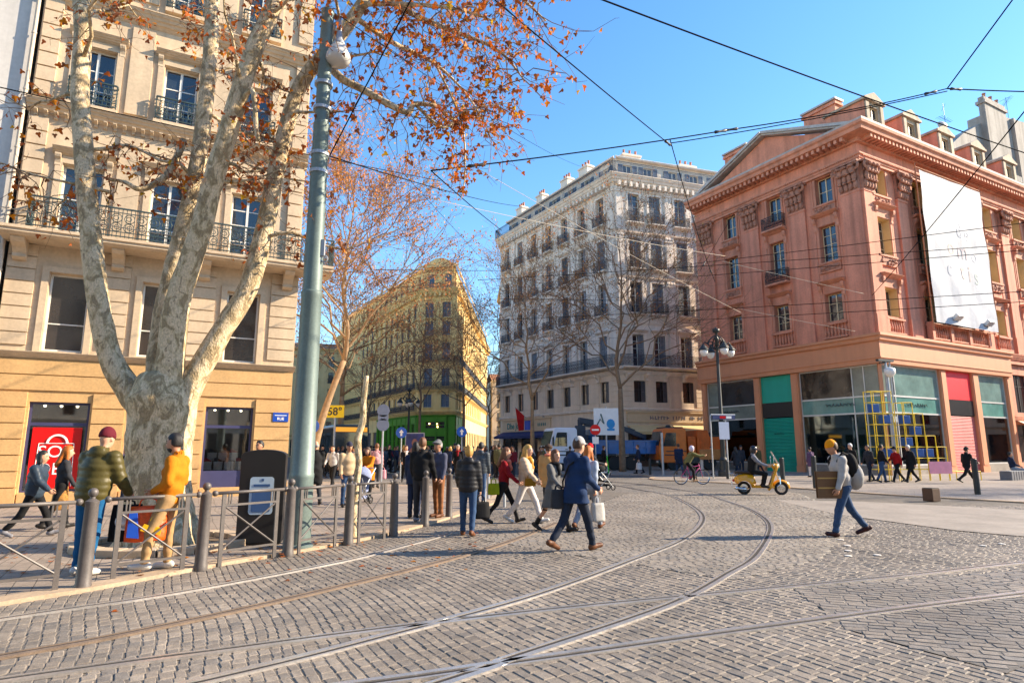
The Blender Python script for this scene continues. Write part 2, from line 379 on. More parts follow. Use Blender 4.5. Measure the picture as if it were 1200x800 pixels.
# tram rails: polished head, dark groove, outer lip
m_rail = M('rail_steel', (.62, .585, .55), .34, var=.15, scale=3, metal=.75, fine=.12)
m_rust = M('rail_rust', (.17, .125, .092), .7, var=.25, scale=5, fine=.2)
m_rustd = M('rail_flange', (.12, .10, .082), .8, var=.3, scale=6, fine=.2)
m_groove = M('rail_groove', (.025, .02, .018), .9)
def rail(pts, mat, side=1, w=.055, light=False):
    path = smooth_path(pts, 8); mb = MB()
    mb.mi = 1; ribbon(mb, path, 0, .125, .0182)
    mb.mi = 0; ribbon(mb, path, -.045*side, w, .0265, h=.02)
    mb.mi = 2; ribbon(mb, path, .012*side, .045, .0205)
    mb.mi = 0; ribbon(mb, path, .052*side, .026, .0250, h=.02)
    tag(mb.build('tram_rail', [mat, m_rustd, m_groove], recalc=False), kind='structure')
inner = [(-14, 45), (0, 36.5), (4.2, 29.5), (5.15, 25.4), (5.5, 22.6), (5.4, 20.03), (4.91, 16.61), (4.24, 14.2), (3.1, 11.62), (1.65, 9.35), (.7, 7.94), (0, 7.01), (-1.02, 5.9), (-2.19, 4.74), (-5, 2.4)]
outer = [(-13, 46.3), (.9, 37.8), (5.5, 30.2), (6.7, 25.5), (6.98, 22.6), (6.75, 20.03), (6.41, 16.9), (5.55, 13.7), (3.85, 10.08), (2.79, 8.45), (1.88, 7.16), (1.1, 6.3), (0, 5.22), (-.5, 4.7), (-4, 1.4)]
rail(inner, m_rail, 1, .06); rail(outer, m_rail, -1, .06)
rail([(24, 14.5), (12, 11.0), (7.44, 9.35), (5.21, 8.45), (3.42, 7.8), (1.93, 7.27), (.6, 6.78), (-.55, 6.3), (-1.52, 5.85), (-2.34, 5.43), (-3.69, 4.72), (-8, 2.2)], m_rail, -1)
rail([(25, 13.0), (10, 8.9), (5.84, 7.4), (4.16, 6.78), (2.72, 6.22), (1.48, 5.73), (.46, 5.3), (-.43, 4.93), (-3, 3.8), (-7, 1.4)], m_rail, 1)
rail([(-7.5, 3.6), (-4.97, 6.35), (-3.89, 7.4), (-2.5, 9.42), (-1.9, 10.75), (-1.2, 12.4)], m_rail, 1, .035)
rail([(-7, 2.6), (-4.14, 5.2), (-3.52, 5.8), (-2.8, 6.7), (-2.05, 7.8), (-1.52, 8.61), (-.86, 9.75), (0, 11.5), (1.01, 14.2)], m_rust, 1, .06)
# reflective studs near the crossing
m_stud = M('stud_white', (.7, .66, .6), .5)
k = 0
for px, py in ((985, 633), (993, 640), (994, 646), (994, 652), (1028, 651), (1152, 640), (1174, 638)):
    p = G(px, py); mb = MB(); mb.ell((0, 0, 0), (.06, .06, .008), 12, 6); o = mb.build('road_stud', m_stud, smooth=True); o.location = (p.x, p.y, .0167)
    tag(o, 'small round white road stud on the setts near the man carrying cardboard', 'road stud', 'white road studs')
# ================================================================ BUILDING KIT
def wall_holes(mb, W0, W1, Z0, Z1, holes, depth=.3, y=0.0, M_=None, reveal_mi=None):
    n0 = len(mb.v)
    us = sorted({W0, W1, *[h[0] for h in holes], *[h[1] for h in holes]}); us = [u for u in us if W0 <= u <= W1]
    zs = sorted({Z0, Z1, *[h[2] for h in holes], *[h[3] for h in holes]}); zs = [z for z in zs if Z0 <= z <= Z1]
    for i in range(len(us)-1):
        for j in range(len(zs)-1):
            uc, zc = (us[i]+us[i+1])/2, (zs[j]+zs[j+1])/2
            if any(h[0] < uc < h[1] and h[2] < zc < h[3] for h in holes): continue
            mb.quad((us[i], y, zs[j]), (us[i+1], y, zs[j]), (us[i+1], y, zs[j+1]), (us[i], y, zs[j+1]))
    mi = mb.mi
    if reveal_mi is not None: mb.mi = reveal_mi
    for a, b, c, d in holes:
        e = y + depth
        mb.quad((a, y, c), (a, e, c), (a, e, d), (a, y, d)); mb.quad((b, e, c), (b, y, c), (b, y, d), (b, e, d))
        mb.quad((a, e, c), (a, y, c), (b, y, c), (b, e, c)); mb.quad((a, y, d), (a, e, d), (b, e, d), (b, y, d))
    mb.mi = mi
    if M_ is not None: mb.xf(M_, n0)
def profile(mb, prof, u0, u1, M_=None, mit0=0.0, mit1=0.0):
    """prof: (y, z) outline going round; extruded along u; mit: how much the end follows y (mitred corner)."""
    n0 = len(mb.v); n = len(prof)
    vs = [(u0 + mit0*p[0], p[0], p[1]) for p in prof] + [(u1 + mit1*p[0], p[0], p[1]) for p in prof]
    fs = [tuple(range(n-1, -1, -1)), tuple(range(n, 2*n))] + [(i, (i+1) % n, n+(i+1) % n, n+i) for i in range(n)]
    mb.add(vs, fs)
    if M_ is not None: mb.xf(M_, n0)
def cornice_prof(z, h, out, steps=4):
    p = [(.05, z)]
    for k in range(steps):
        o0 = -out * (k / steps) ** .8 - .02; z0 = z + h * k / steps
        p += [(o0, z0), (-out * ((k+.6) / steps) ** .9 - .02, z0 + h / steps * .75)]
    p += [(-out, z + h * .93), (-out, z + h), (.05, z + h + .03)]
    return p
MC = {}
def win_meshes(w, h, cols, trs, mf, mp, fw=.055, dep=.05, arch=0):
    """casement: frame in the plane of local y=0, width w, from z=0; returns (frame mesh, pane mesh)"""
    key = (round(w, 2), round(h, 2), cols, tuple(trs), mf.name, mp.name, fw)
    if key in MC: return MC[key]
    mb = MB()
    mb.box(-w/2, -w/2+fw, 0, dep, 0, h); mb.box(w/2-fw, w/2, 0, dep, 0, h)
    mb.box(-w/2+fw, w/2-fw, 0, dep, 0, fw*1.4); mb.box(-w/2+fw, w/2-fw, 0, dep, h-fw, h)
    for c in range(1, cols):
        x = -w/2 + w*c/cols; mb.box(x-fw*.75, x+fw*.75, -.012, dep+.004, fw*1.4, h-fw)
    for t in trs:
        mb.box(-w/2+fw, w/2-fw, .008, dep-.006, t*h-fw*.35, t*h+fw*.35)
    f = mb.mesh('window', mf)
    mb = MB(); mb.box(-w/2+fw*.5, w/2-fw*.5, dep*.55, dep*.55+.012, fw, h-fw*.5); p = mb.mesh('pane', mp)
    MC[key] = (f, p); return MC[key]
def put_window(root, mw, w, h, cols, trs, mf, mp, **k):
    f, p = win_meshes(w, h, cols, trs, mf, mp, **k)
    o = part('window', f, root, mw); part('pane', p, o); return o
def shutter_mesh(w, h, mat):
    key = ('sh', round(w, 2), round(h, 2), mat.name)
    if key in MC: return MC[key]
    mb = MB(); t = .045
    mb.box(0, .06, 0, t, 0, h); mb.box(w-.06, w, 0, t, 0, h)
    for z in (0, h*.48, h-.09): mb.box(.06, w-.06, .001, t-.001, z, z+.09)
    n = max(6, int(h/.11))
    for i in range(n):
        z = .09 + (h-.2)*i/n
        mb.add([(.06, .006, z), (w-.06, .006, z), (w-.06, t-.008, z+.075), (.06, t-.008, z+.075), (.06, .016, z), (w-.06, .016, z), (w-.06, t+.002-.006, z+.085), (.06, t+.002-.006, z+.085)],
               [(0, 1, 2, 3), (4, 5, 6, 7), (0, 1, 5, 4), (3, 2, 6, 7)])
    MC[key] = mb.mesh('shutter', mat); return MC[key]
def railing_mesh(w, h, depth, mat, style=0, bar=.012, sides=True):
    """iron balcony rail, local origin mid-bottom at the wall face; stands depth out (towards -y)"""
    key = ('rl', round(w, 2), round(h, 2), round(depth, 2), mat.name, style)
    if key in MC: return MC[key]
    mb = MB(); y = -depth
    def run(a, b):
        a = Vector(a); b = Vector(b); L_ = (b-a).length; d = (b-a).normalized()
        def seg(z, r): 
            c = (a+b)/2; q = Matrix.Translation((c.x, c.y, z)) @ Matrix.Rotation(math.atan2(d.y, d.x), 4, 'Z'); mb.cbox((0, 0, 0), (L_, r*2, r*2), q)
        seg(h-.02, .024); seg(h-.16, bar); seg(.06, bar*1.3); seg(.20, bar)
        n = max(2, int(L_/.115))
        for i in range(n+1):
            p = a + d*(L_*i/n); mb.cbox((p.x, p.y, h/2), (bar*1.5, bar*1.5, h-.04))
        if style:
            n = max(1, int(L_/.34)); ang = math.atan2(d.y, d.x)
            for i in range(n):
                p = a + d*(L_*(i+.5)/n); n0 = len(mb.v)
                rr = min(.145, (h-.40)/4 if style == 2 else .13)
                for zz, q in ((h*.36, 1), (h*.66, -1)):
                    mb.torus((0, 0, zz), rr, bar*1.1, 'y', 10, 4)
                    mb.torus((0.02*q, 0, zz), rr*.5, bar, 'y', 8, 4)
                mb.xf(Matrix.Translation((p.x, p.y, 0)) @ Matrix.Rotation(ang, 4, 'Z'), n0)
    run((-w/2, y, 0), (w/2, y, 0))
    if sides and depth > .12:
        run((-w/2, y+.03, 0), (-w/2, -.01, 0)); run((w/2, y+.03, 0), (w/2, -.01, 0))
    MC[key] = mb.mesh('railing', mat); return MC[key]
def core(mb, poly, z0, z1):
    mb.prism(poly, z0, z1)
def bracket(mb, u, z, w, h, out):
    """scrolled console under a sill or balcony"""
    pr = [(.02, z), (-out, z), (-out, z-h*.14), (-out*.86, z-h*.3), (-out*.5, z-h*.45), (-out*.32, z-h*.7), (-out*.36, z-h*.88), (-out*.2, z-h), (.02, z-h)]
    profile(mb, pr, u-w/2, u+w/2)
def baluster_run(mb, u0, u1, z, h, y, n=None, t=.18):
    mb.box(u0, u1, y-t/2-.03, y+t/2+.03, z, z+.10); mb.box(u0, u1, y-t/2-.04, y+t/2+.04, z+h-.13, z+h)
    n = n or max(2, int((u1-u0)/.24))
    for i in range(n):
        u = u0 + (u1-u0)*(i+.5)/n; H_ = h-.23
        mb.lathe([(.05, 0), (.05, H_*.08), (.035, H_*.12), (.075, H_*.34), (.07, H_*.46), (.032, H_*.74), (.032, H_*.86), (.055, H_*.9), (.055, H_)], 7, (u, y, z+.10))
def scroll_ornament(mb, u, z, w, h, rnd, y=0, n=14, r=.10):
    """carved leafwork: small overlapping lobes"""
    for i in range(n):
        a = u + (rnd.random()-.5)*w; c = z + (rnd.random()-.5)*h
        q = r*(.6+.6*rnd.random()); mb.ell((a, y-.02, c), (q, .07+.05*rnd.random(), q*(.6+.8*rnd.random())), 6, 4)

def absorb(obj, mb, mat):
    """add trim pieces to a wall's own mesh under a further material"""
    me = obj.data; bm = bmesh.new(); bm.from_mesh(me); k = len(me.materials); me.materials.append(mat)
    t = bpy.data.meshes.new('trim'); t.from_pydata(mb.v, [], mb.f); n = len(bm.faces); bm.from_mesh(t); bm.faces.ensure_lookup_table()
    new = bm.faces[n:]
    bmesh.ops.recalc_face_normals(bm, faces=new)
    for f in new: f.material_index = k
    bm.to_mesh(me); bm.free(); bpy.data.meshes.remove(t)
# ================================================================ LEFT: sandstone apartment building
m_lstone = M('sandstone', (.58, .455, .32), .8, var=.1, scale=.8, fine=.08, bump=.25, bscale=35, streak=.16)
m_lplaster = M('ochre_plaster', (.60, .47, .33), .82, var=.09, scale=.7, fine=.06, bump=.15, bscale=50, streak=.2)
m_lground = M('golden_stone', (.57, .365, .18), .8, var=.1, scale=1.1, fine=.1, bump=.3, bscale=30, streak=.1)
m_liron = M('balcony_iron', (.035, .055, .055), .5, var=.2, scale=8)
m_wfr = M('window_paint', (.72, .70, .64), .5, var=.06)
m_dark = M('dark_void', (.008, .008, .009), .7)
m_gl = glass_dark('window_glass')
m_gl2 = glass_dark('window_glass_dim', (.035, .03, .028), .08)
m_navy = M('shop_frame_navy', (.055, .055, .12), .4)
m_zinc = M('zinc_roof', (.22, .23, .25), .5, var=.15, scale=2, metal=.3)
m_pipe = M('drain_pipe', (.52, .44, .35), .55, var=.1)
LA = R(28)
LB = thing('apartment_building', (-15, 18.5, 0), LA, 'tall sandstone house with long iron balcony and golden shop level behind the plane tree', 'building', 'buildings round the square')
rnd = random.Random(3)
U0, U1, TOP = -.62, 7.95, 26.0
shop = [(.40, 1.95, .35, 3.05), (2.95, 4.45, .35, 3.05), (5.22, 6.72, .35, 3.05)]
ent = [(.50, 1.55, 4.62, 7.1), (3.03, 4.08, 4.62, 7.1), (5.60, 6.65, 4.62, 7.1)]
cx_ = [1.02, 3.53, 6.05]
f2 = [(c-.55, c+.55, 8.30, 10.75) for c in cx_]
f3 = [(c-.52, c+.52, 12.88, 15.05) for c in cx_]
f4 = [(c-.50, c+.50, 17.2, 19.3) for c in cx_]
f5 = [(c-.48, c+.48, 21.2, 23.0) for c in cx_]
mb = MB()
mb.mi = 1; wall_holes(mb, U0, U1, 0, 4.42, shop, .35)
mb.mi = 0; wall_holes(mb, U0, U1, 4.42, 8.05, ent, .32)
mb.mi = 2; wall_holes(mb, U0, U1, 8.05, TOP, f2 + f3 + f4 + f5, .30)
# block courses of the shop level (raised stones) and of the entresol piers
mb.mi = 1
def courses(u0, u1, z0, z1, n, out, gap=.035):
    for i in range(n):
        a = z0 + (z1-z0)*i/n; b = z0 + (z1-z0)*(i+1)/n
        mb.box(u0, u1, -out, .02, a+gap/2, b-gap/2)
for a, b in ((U0, .34), (2.01, 2.89), (4.51, 5.16), (6.78, U1)): courses(a, b, .5, 3.35, 6, .06)
courses(U0, U1, 3.38, 4.35, 2, .05)
mb.box(U0-.03, .36, -.1, .02, 0, .48); mb.box(1.99, 2.91, -.1, .02, 0, .48); mb.box(4.49, 5.18, -.1, .02, 0, .48); mb.box(6.76, U1+.03, -.1, .02, 0, .48)
for a, b, c, d in shop: mb.box(a, b, -.06, .02, 0, c-.03)
mb.mi = 0
for a, b in ((U0+.02, .12), (1.93, 2.65), (4.46, 5.22), (7.03, U1-.02)): courses(a, b, 4.75, 7.95, 8, .05, .04)
for a, b, c, d in ent:
    mb.box(a-.2, a-.02, -.07, .02, c-.04, d+.2); mb.box(b+.02, b+.2, -.07, .02, c-.04, d+.2); mb.box(a-.02, b+.02, -.07, .02, d+.02, d+.2)
for k, fl in enumerate((f2, f3, f4)):
    for a, b, c, d in fl:
        mb.box(a-.22, a-.03, -.06, .02, c-.1, d+.18); mb.box(b+.03, b+.22, -.06, .02, c-.1, d+.18); mb.box(a-.03, b+.03, -.06, .02, d+.03, d+.18)
        profile(mb, cornice_prof(d+.3, .22, .28), a-.32, b+.32); bracket(mb, a-.16, d+.3, .16, .42, .2); bracket(mb, b+.16, d+.3, .16, .42, .2)
        if k: mb.box(a-.2, b+.2, -.3, .02, c-.16, c-.02)
for a, b in ((U0, .0), (7.35, U1)):                         # giant corner strips with grooves
    for z0, z1, n in ((8.3, 12.2, 8), (12.95, 16.5, 7), (17.4, 20.6, 6), (21.3, 24.6, 6)): courses(a+.06, b-.06, z0, z1, n, .1, .05)
for u in (1.02+1.255, 3.53+1.26):                           # flat pilasters between the bays
    for z0, z1 in ((8.3, 12.1), (12.95, 16.2), (17.3, 20.6)): mb.box(u-.34, u+.34, -.07, .02, z0, z1)
profile(mb, cornice_prof(4.36, .2, .22), U0-.05, U1+.05)
for z, h, o in ((12.35, .38, .36), (16.35, .45, .42), (20.6, .4, .35), (24.9, .9, .9)): profile(mb, cornice_prof(z, h, o), U0-.05, U1+.06)
for i in range(32): bracket(mb, U0+.2+i*.27, 12.4, .1, .2, .26)
for u in (-.30, 2.28, 4.82, 7.55): bracket(mb, u, 8.0, .34, .62, .75)
profile(mb, [(.02, 7.95), (-.85, 7.98), (-.95, 8.05), (-.95, 8.13), (-1.0, 8.15), (-1.0, 8.24), (.02, 8.25)], U0-.12, 9.02)
mb.mi = 3
mb.prism([(U0, .5), (U1, .36), (U1, 13), (U0, 13)], 4.46, TOP)      # body of the house
mb.box(U0, U1, 1.75, 13, .02, 4.47); mb.quad((U1, 0, 0), (U1, 1.8, 0), (U1, 1.8, 4.5), (U1, 0, 4.5)); mb.quad((U1, 0, 4.4), (U1, .4, 4.4), (U1, .4, TOP), (U1, 0, TOP)); mb.quad((U0, 0, 0), (U0, 1.8, 0), (U0, 1.8, TOP), (U0, 0, TOP))
mb.box(U0, U1, .0, 13, TOP, TOP+.2)
mb.build('wall', [m_lstone, m_lground, m_lplaster, m_lstone], LB)
for a, b, c, d in ent: put_window(LB, T((a+b)/2, .2, c), b-a, d-c, 1, (.36,), m_wfr, m_gl2)
for fl, tr in ((f2, (.3, .55, .78)), (f3, (.33, .66)), (f4, (.33, .66)), (f5, (.5,))):
    for a, b, c, d in fl: put_window(LB, T((a+b)/2, .17, c), b-a, d-c, 2, tr, m_wfr, m_gl)
# the long balcony rail and the small ones above
part('railing', railing_mesh(9.1, 1.0, .93, m_liron, 2), LB, T(4.45, 0, 8.25))
for a, b, c, d in f3 + f4: part('railing', railing_mesh(1.35, .85, .26, m_liron, 1), LB, T((a+b)/2, -.02, c))
# shop windows: glass, lit interior, posters, shoe display
m_shop_in = M('shop_interior', (.20, .17, .14), .8, var=.3, scale=1.5)
m_cl = glass_clear('shop_glass', (.80, .82, .82), .10)
m_red = M('poster_red', (.62, .015, .02), .35, var=.05)
m_white = M('print_white', (.85, .83, .80), .5, var=.03)
m_lampw = bpy.data.materials.new('shop_lamp'); m_lampw.use_nodes = True
_b = m_lampw.node_tree.nodes['Principled BSDF']; _b.inputs['Emission Color'].default_value = (1, .85, .6, 1); _b.inputs['Emission Strength'].default_value = 4
for i, (a, b, c, d) in enumerate(shop):
    w, h = b-a, d-c
    mb = MB(); t = .07
    mb.box(a, a+t, .12, .22, c, d); mb.box(b-t, b, .12, .22, c, d); mb.box(a+t, b-t, .12, .22, c, c+.05 if i < 2 else c+.55); mb.box(a+t, b-t, .12, .22, d-t, d); mb.box(a+t, b-t, .125, .215, d-.72, d-.62)
    fr = mb.build('shop_window', m_navy, LB)
    mb = MB(); mb.box(a+.05, b-.05, .16, .17, c+.04, d-.05); mb.build('pane', m_cl, fr)
    mb = MB(); mb.quad((a, 1.6, c), (b, 1.6, c), (b, 1.6, d), (a, 1.6, d)); mb.quad((a, .3, c), (a, 1.6, c), (a, 1.6, d), (a, .3, d)); mb.quad((b, .3, c), (b, 1.6, c), (b, 1.6, d), (b, .3, d))
    mb.quad((a, .3, c), (b, .3, c), (b, 1.6, c), (a, 1.6, c)); mb.quad((a, .3, d), (b, .3, d), (b, 1.6, d), (a, 1.6, d)); mb.build('display_niche', m_shop_in, fr)
    for k in range(3): mb = MB(); mb.lathe([(.03, 0), (.045, .05), (.01, .06)], 8, (a+.3+k*.42, .6, d-.12)); mb.build('spotlight', m_lampw, fr)
# sale poster in the first window (and its twin half hidden by the trunk): red sheet, white bag outline, lettering
def poster(a, b, z0, z1, full, label):
    w, h = b-a, z1-z0; t = thing('sale_poster', LB.matrix_basis @ Vector(((a+b)/2, .115, z0)), LA, label, 'poster', 'red sale posters')
    mb = MB(); mb.box(-w/2, w/2, 0, .012, 0, h); mb.build('sheet', m_red, t)
    mb = MB(); e = .012; x, zt = w*.36, h*.74
    for p, q in (((-x-.03, .08), (-x+.02, zt)), ((-x+.02, zt), (x, zt)), ((x, zt), (x+.04, .08))):
        mb.tube([(p[0], -.006, p[1]), (q[0], -.006, q[1])], .011, 4)
    mb.torus((.02, -.006, zt), .25, .035, 'y', 20, 5, 0, math.pi); mb.build('bag_outline', m_white, t)
    part('lettering', text_mesh('SOL', .50, m_white, .004), t, face_up(.0, -.006, h*.60))
    part('lettering', text_mesh('DES', .50, m_white, .004), t, face_up(.0, -.006, h*.32))
# set the world matrix once so that things standing against the building can be placed in its frame
LBM = Matrix.Translation((-15, 18.5, 0)) @ Matrix.Rotation(LA, 4, 'Z')
LB.matrix_basis = LBM
poster(.55, 1.80, .42, 2.28, True, 'red sale poster with a white bag outline in the shop window at far left')
poster(3.05, 4.30, .42, 2.28, True, 'red sale poster mostly hidden behind the plane tree trunk')
# shoes on white boxes in the right-hand window
rnd = random.Random(5); m_box = M('display_white', (.7, .7, .72), .6); m_sh = [M('shoe_red', (.5, .03, .03), .5), M('shoe_blk', (.03, .03, .035), .5), M('shoe_pale', (.6, .5, .42), .5)]
for k in range(7):
    u = 5.40+(k % 4)*.34+(.15 if k > 3 else 0); z = .92 if k < 4 else 1.22; hgt = .28
    p = LBM @ Vector((u, .42 if k < 4 else .75, z)); mb = MB()
    mb.box(-.14, .14, -.11, .11, 0, hgt); mb.box(-.145, .145, -.115, .115, hgt-.06, hgt+.004)
    o = mb.build('shoe_box', m_box); o.location = p; o.rotation_euler = (0, 0, LA); tag(o, 'white shoe box under a shoe in the display of the rightmost sandstone shop window', 'box', 'shoe boxes in the shop window')
    mb = MB(); pr = [(-.12, 0), (.12, 0), (.13, .03), (.06, .06), (.0, .10), (-.06, .13), (-.12, .12)]
    mb.prism(pr, -.04, .04, 'y'); o = mb.build('shoe', m_sh[k % 3], smooth=False, bevel=.012); o.location = p + Vector((0, 0, hgt+.004)); o.rotation_euler = (0, 0, LA + rnd.uniform(-.6, .6))
    tag(o, ('red', 'black', 'pale tan')[k % 3] + ' shoe on a white box in the rightmost sandstone shop window', 'shoe', 'shoes on display')
mb = MB(); mb.box(5.3, 6.64, .28, 1.2, .36, .92)
o = mb.build('display_plinth', m_navy); o.matrix_basis = LBM; tag(o, 'navy plinth carrying the shoe boxes inside the shop window', 'plinth')
# blue street plaque and the drain pipe
t = thing('street_plaque', LBM @ Vector((7.62, -.07, 2.74)), LA, 'small blue enamel street name plaque on the golden stone corner beside the lamp mast', 'street sign')
m_blue = M('enamel_blue', (.02, .07, .36), .3); mb = MB(); mb.box(-.26, .26, -.014, .01, -.16, .16); mb.build('plate', m_blue, t)
part('lettering', text_mesh('RUE', .13, m_white, .003, .003), t, face_up(0, -.016, -.06)); mb = MB(); mb.box(-.2, .2, -.018, -.012, .05, .075); mb.build('rule', m_white, t)
mb = MB(); mb.tube([(-.74, -.14, .2), (-.74, -.14, 26)], .06, 10)
for z in range(1, 25, 2): mb.lathe([(.075, -.03), (.075, .03)], 10, (-.74, -.14, z))
mb.build('drain_pipe', m_pipe, LB)
# neighbour on the left, only its edge in the picture
m_nb = M('pale_render', (.56, .53, .49), .85, var=.08, scale=.6, fine=.05, bump=.15, streak=.2)
NB = thing('townhouse', LBM @ Vector((-.8, 0, 0)), LA, 'pale grey rendered house at the far left edge next to the drain pipe', 'building', 'buildings round the square')
mb = MB(); hs = [(-5.6, -4.4, z, z+2.3) for z in (4.9, 8.4, 12.0, 15.6, 19.2)] + [(-2.6, -1.4, z, z+2.3) for z in (4.9, 8.4, 12.0, 15.6, 19.2)] + [(-5.8, -1.2, .3, 3.2)]
wall_holes(mb, -7.5, -.02, 0, 24, hs, .3); mb.box(-7.5, -.04, .4, 12, 0.02, 24.1)
for z in (4.2, 23.3): profile(mb, cornice_prof(z, .3, .3), -7.5, -.03)
mb.build('wall', m_nb, NB)
for a, b, c, d in hs[:-1]: put_window(NB, T((a+b)/2, .17, c), b-a, d-c, 2, (.33, .66), m_wfr, m_gl)
put_window(NB, T(-3.5, .2, .3), 4.6, 2.9, 3, (.75,), m_navy, m_gl)
# ================================================================ RIGHT: terracotta corner building with glazed shop
m_pk = M('terracotta_render', (.66, .285, .19), .82, var=.13, scale=.7, fine=.08, bump=.2, bscale=40, streak=.34)
m_pk2 = M('terracotta_trim', (.62, .28, .185), .8, var=.12, scale=1.2, fine=.08, bump=.2, bscale=40, streak=.3)
m_carv = M('carved_stone', (.40, .20, .14), .85, var=.35, scale=3.0, fine=.2, bump=.5, bscale=30)
m_fasc = M('shop_fascia', (.60, .275, .155), .6, var=.07, scale=.6, streak=.08)
m_cream = M('cream_reveal', (.66, .48, .26), .8, var=.1, scale=2)
m_pwin = M('cream_window', (.66, .52, .33), .5, var=.08)
m_bk = M('black_iron', (.018, .018, .02), .5, var=.2)
m_alu = M('brushed_aluminium', (.62, .62, .60), .4, var=.08, metal=.5)
m_teal = M('teal_shutter', (.02, .34, .24), .45, var=.05, scale=.8, streak=.1)
m_rshut = M('salmon_shutter', (.60, .18, .17), .5, var=.08, scale=.8, streak=.12)
m_rpan = M('red_panel', (.72, .05, .06), .4, var=.04)
m_blkp = M('black_panel', (.015, .015, .017), .3)
m_film = glass_dark('teal_film', (.16, .24, .22), .12, .05)
m_film2 = glass_dark('grey_film', (.19, .21, .175), .12, .05)
m_gband = glass_dark('green_band', (.12, .25, .22), .1, .05)
m_gdk = glass_dark('brown_reflection_glass', (.035, .026, .02), .06, .06)  # dark brown reflection of trees put into the pane colour
m_shg = glass_clear('corner_shop_glass', (.58, .74, .70), .12)
m_slate = M('slate_roof', (.16, .15, .15), .7, var=.2, scale=4, fine=.2, bump=.4, bscale=12)
m_lead = M('lead_gutter', (.42, .38, .35), .6, var=.25, scale=2, fine=.15)
AR, AL = math.atan2(.48, .877), math.atan2(-.877, .48)
PK = thing('corner_building', (22.9, 38, 0), AR, 'terracotta corner building with carved capitals, white banner and glazed shop below', 'building', 'buildings round the square')
PKM = Matrix.Translation((22.9, 38, 0)) @ Matrix.Rotation(AR, 4, 'Z'); PK.matrix_basis = PKM
ML = Matrix.Rotation(AL - AR, 4, 'Z')            # frame of the left facade: u from -14.6 to 0 at the corner
rnd = random.Random(11)
WL, WR = -14.6, 27.0
Zb, Zc = 8.75, 20.5
LC = [-10.85, -6.65, -2.58]; RC = [2.05, 6.75, 11.45, 16.2, 20.9, 25.2]
rows = [(10.05, 11.95), (14.15, 16.75), (18.3, 20.25)]
def openings(cs, w): return [(c-w/2, c+w/2, a, b) for c in cs for a, b in rows]
hL, hR = openings(LC, 1.22), openings(RC, 1.55)
mb = MB()
n0 = len(mb.v); wall_holes(mb, WL, 0, Zb-.8, 22.4, hL, .45, reveal_mi=0); mb.xf(ML, n0)
wall_holes(mb, 0, WR, Zb-.8, 22.4, hR, .62, reveal_mi=1)
cL = ML @ Vector((WL, 0, 0)); dR = 0.75
def foot(d):   # footprint inset d
    a = ML @ Vector((-.3, d, 0)); b = ML @ Vector((WL, d, 0)); cc = Vector((WR, d, 0)); far = Vector((WR, 9, 0)); back = ML @ Vector((WL, 16, 0))
    p0 = Vector((d*1.0, d, 0)); q = ML @ Vector((-d, d, 0)); p0 = (p0 + q)/2
    bk = ML @ Vector((WL, 13, 0)); return [(p0.x, p0.y), (cc.x, cc.y), (far.x, far.y), (bk.x, bk.y), (b.x, b.y)]
mb.prism(foot(.75), 7.9, 22.5)
mb.prism(foot(3.2), 0.05, 7.9)
PKW = mb.build('wall', [m_pk, m_cream], PK)
# frieze, architrave, dentil cornice on both fronts, mitred at the corner
mb = MB()
def both(prof, out_mi=None):
    n0 = len(mb.v); profile(mb, prof, WL-.1, 0, None, 0, -1); mb.xf(ML, n0)
    profile(mb, prof, 0, WR, None, 1, 0)
both([(.02, 20.3), (-.18, 20.32), (-.18, 20.5), (-.24, 20.52), (-.24, 20.68), (-.34, 20.74), (-.34, 20.84), (.02, 20.86)])
both([(.02, 21.65), (-.2, 21.69), (-.24, 21.95), (-.95, 22.07), (-1.0, 22.30), (-1.12, 22.40), (-1.15, 22.57), (.02, 22.65)])
for M_, a, b in ((ML, WL, 0), (None, 0, WR)):
    n0 = len(mb.v); n = int((b-a)/.42)
    for i in range(n): 
        u = a+.2+(b-a-.4)*i/n; mb.box(u, u+.2, -.86, -.2, 21.77, 22.04)
    for i in range(int((b-a)/.16)): 
        u = a+.08+.16*i; mb.box(u, u+.09, -.33, -.17, 20.66, 20.76)
    if M_ is not None: mb.xf(M_, n0)
mb.build('cornice', m_pk2, PK)
mb = MB()
for M_, a, b, s0, s1 in ((ML, WL-.1, 0, 0, -1), (None, 0, WR, 1, 0)):
    n0 = len(mb.v); profile(mb, [(-.6, 22.64), (-1.14, 22.57), (-1.16, 22.71), (-.6, 22.77)], a, b, None, s0, s1)
    if M_ is not None: mb.xf(M_, n0)
mb.build('gutter', m_lead, PK)
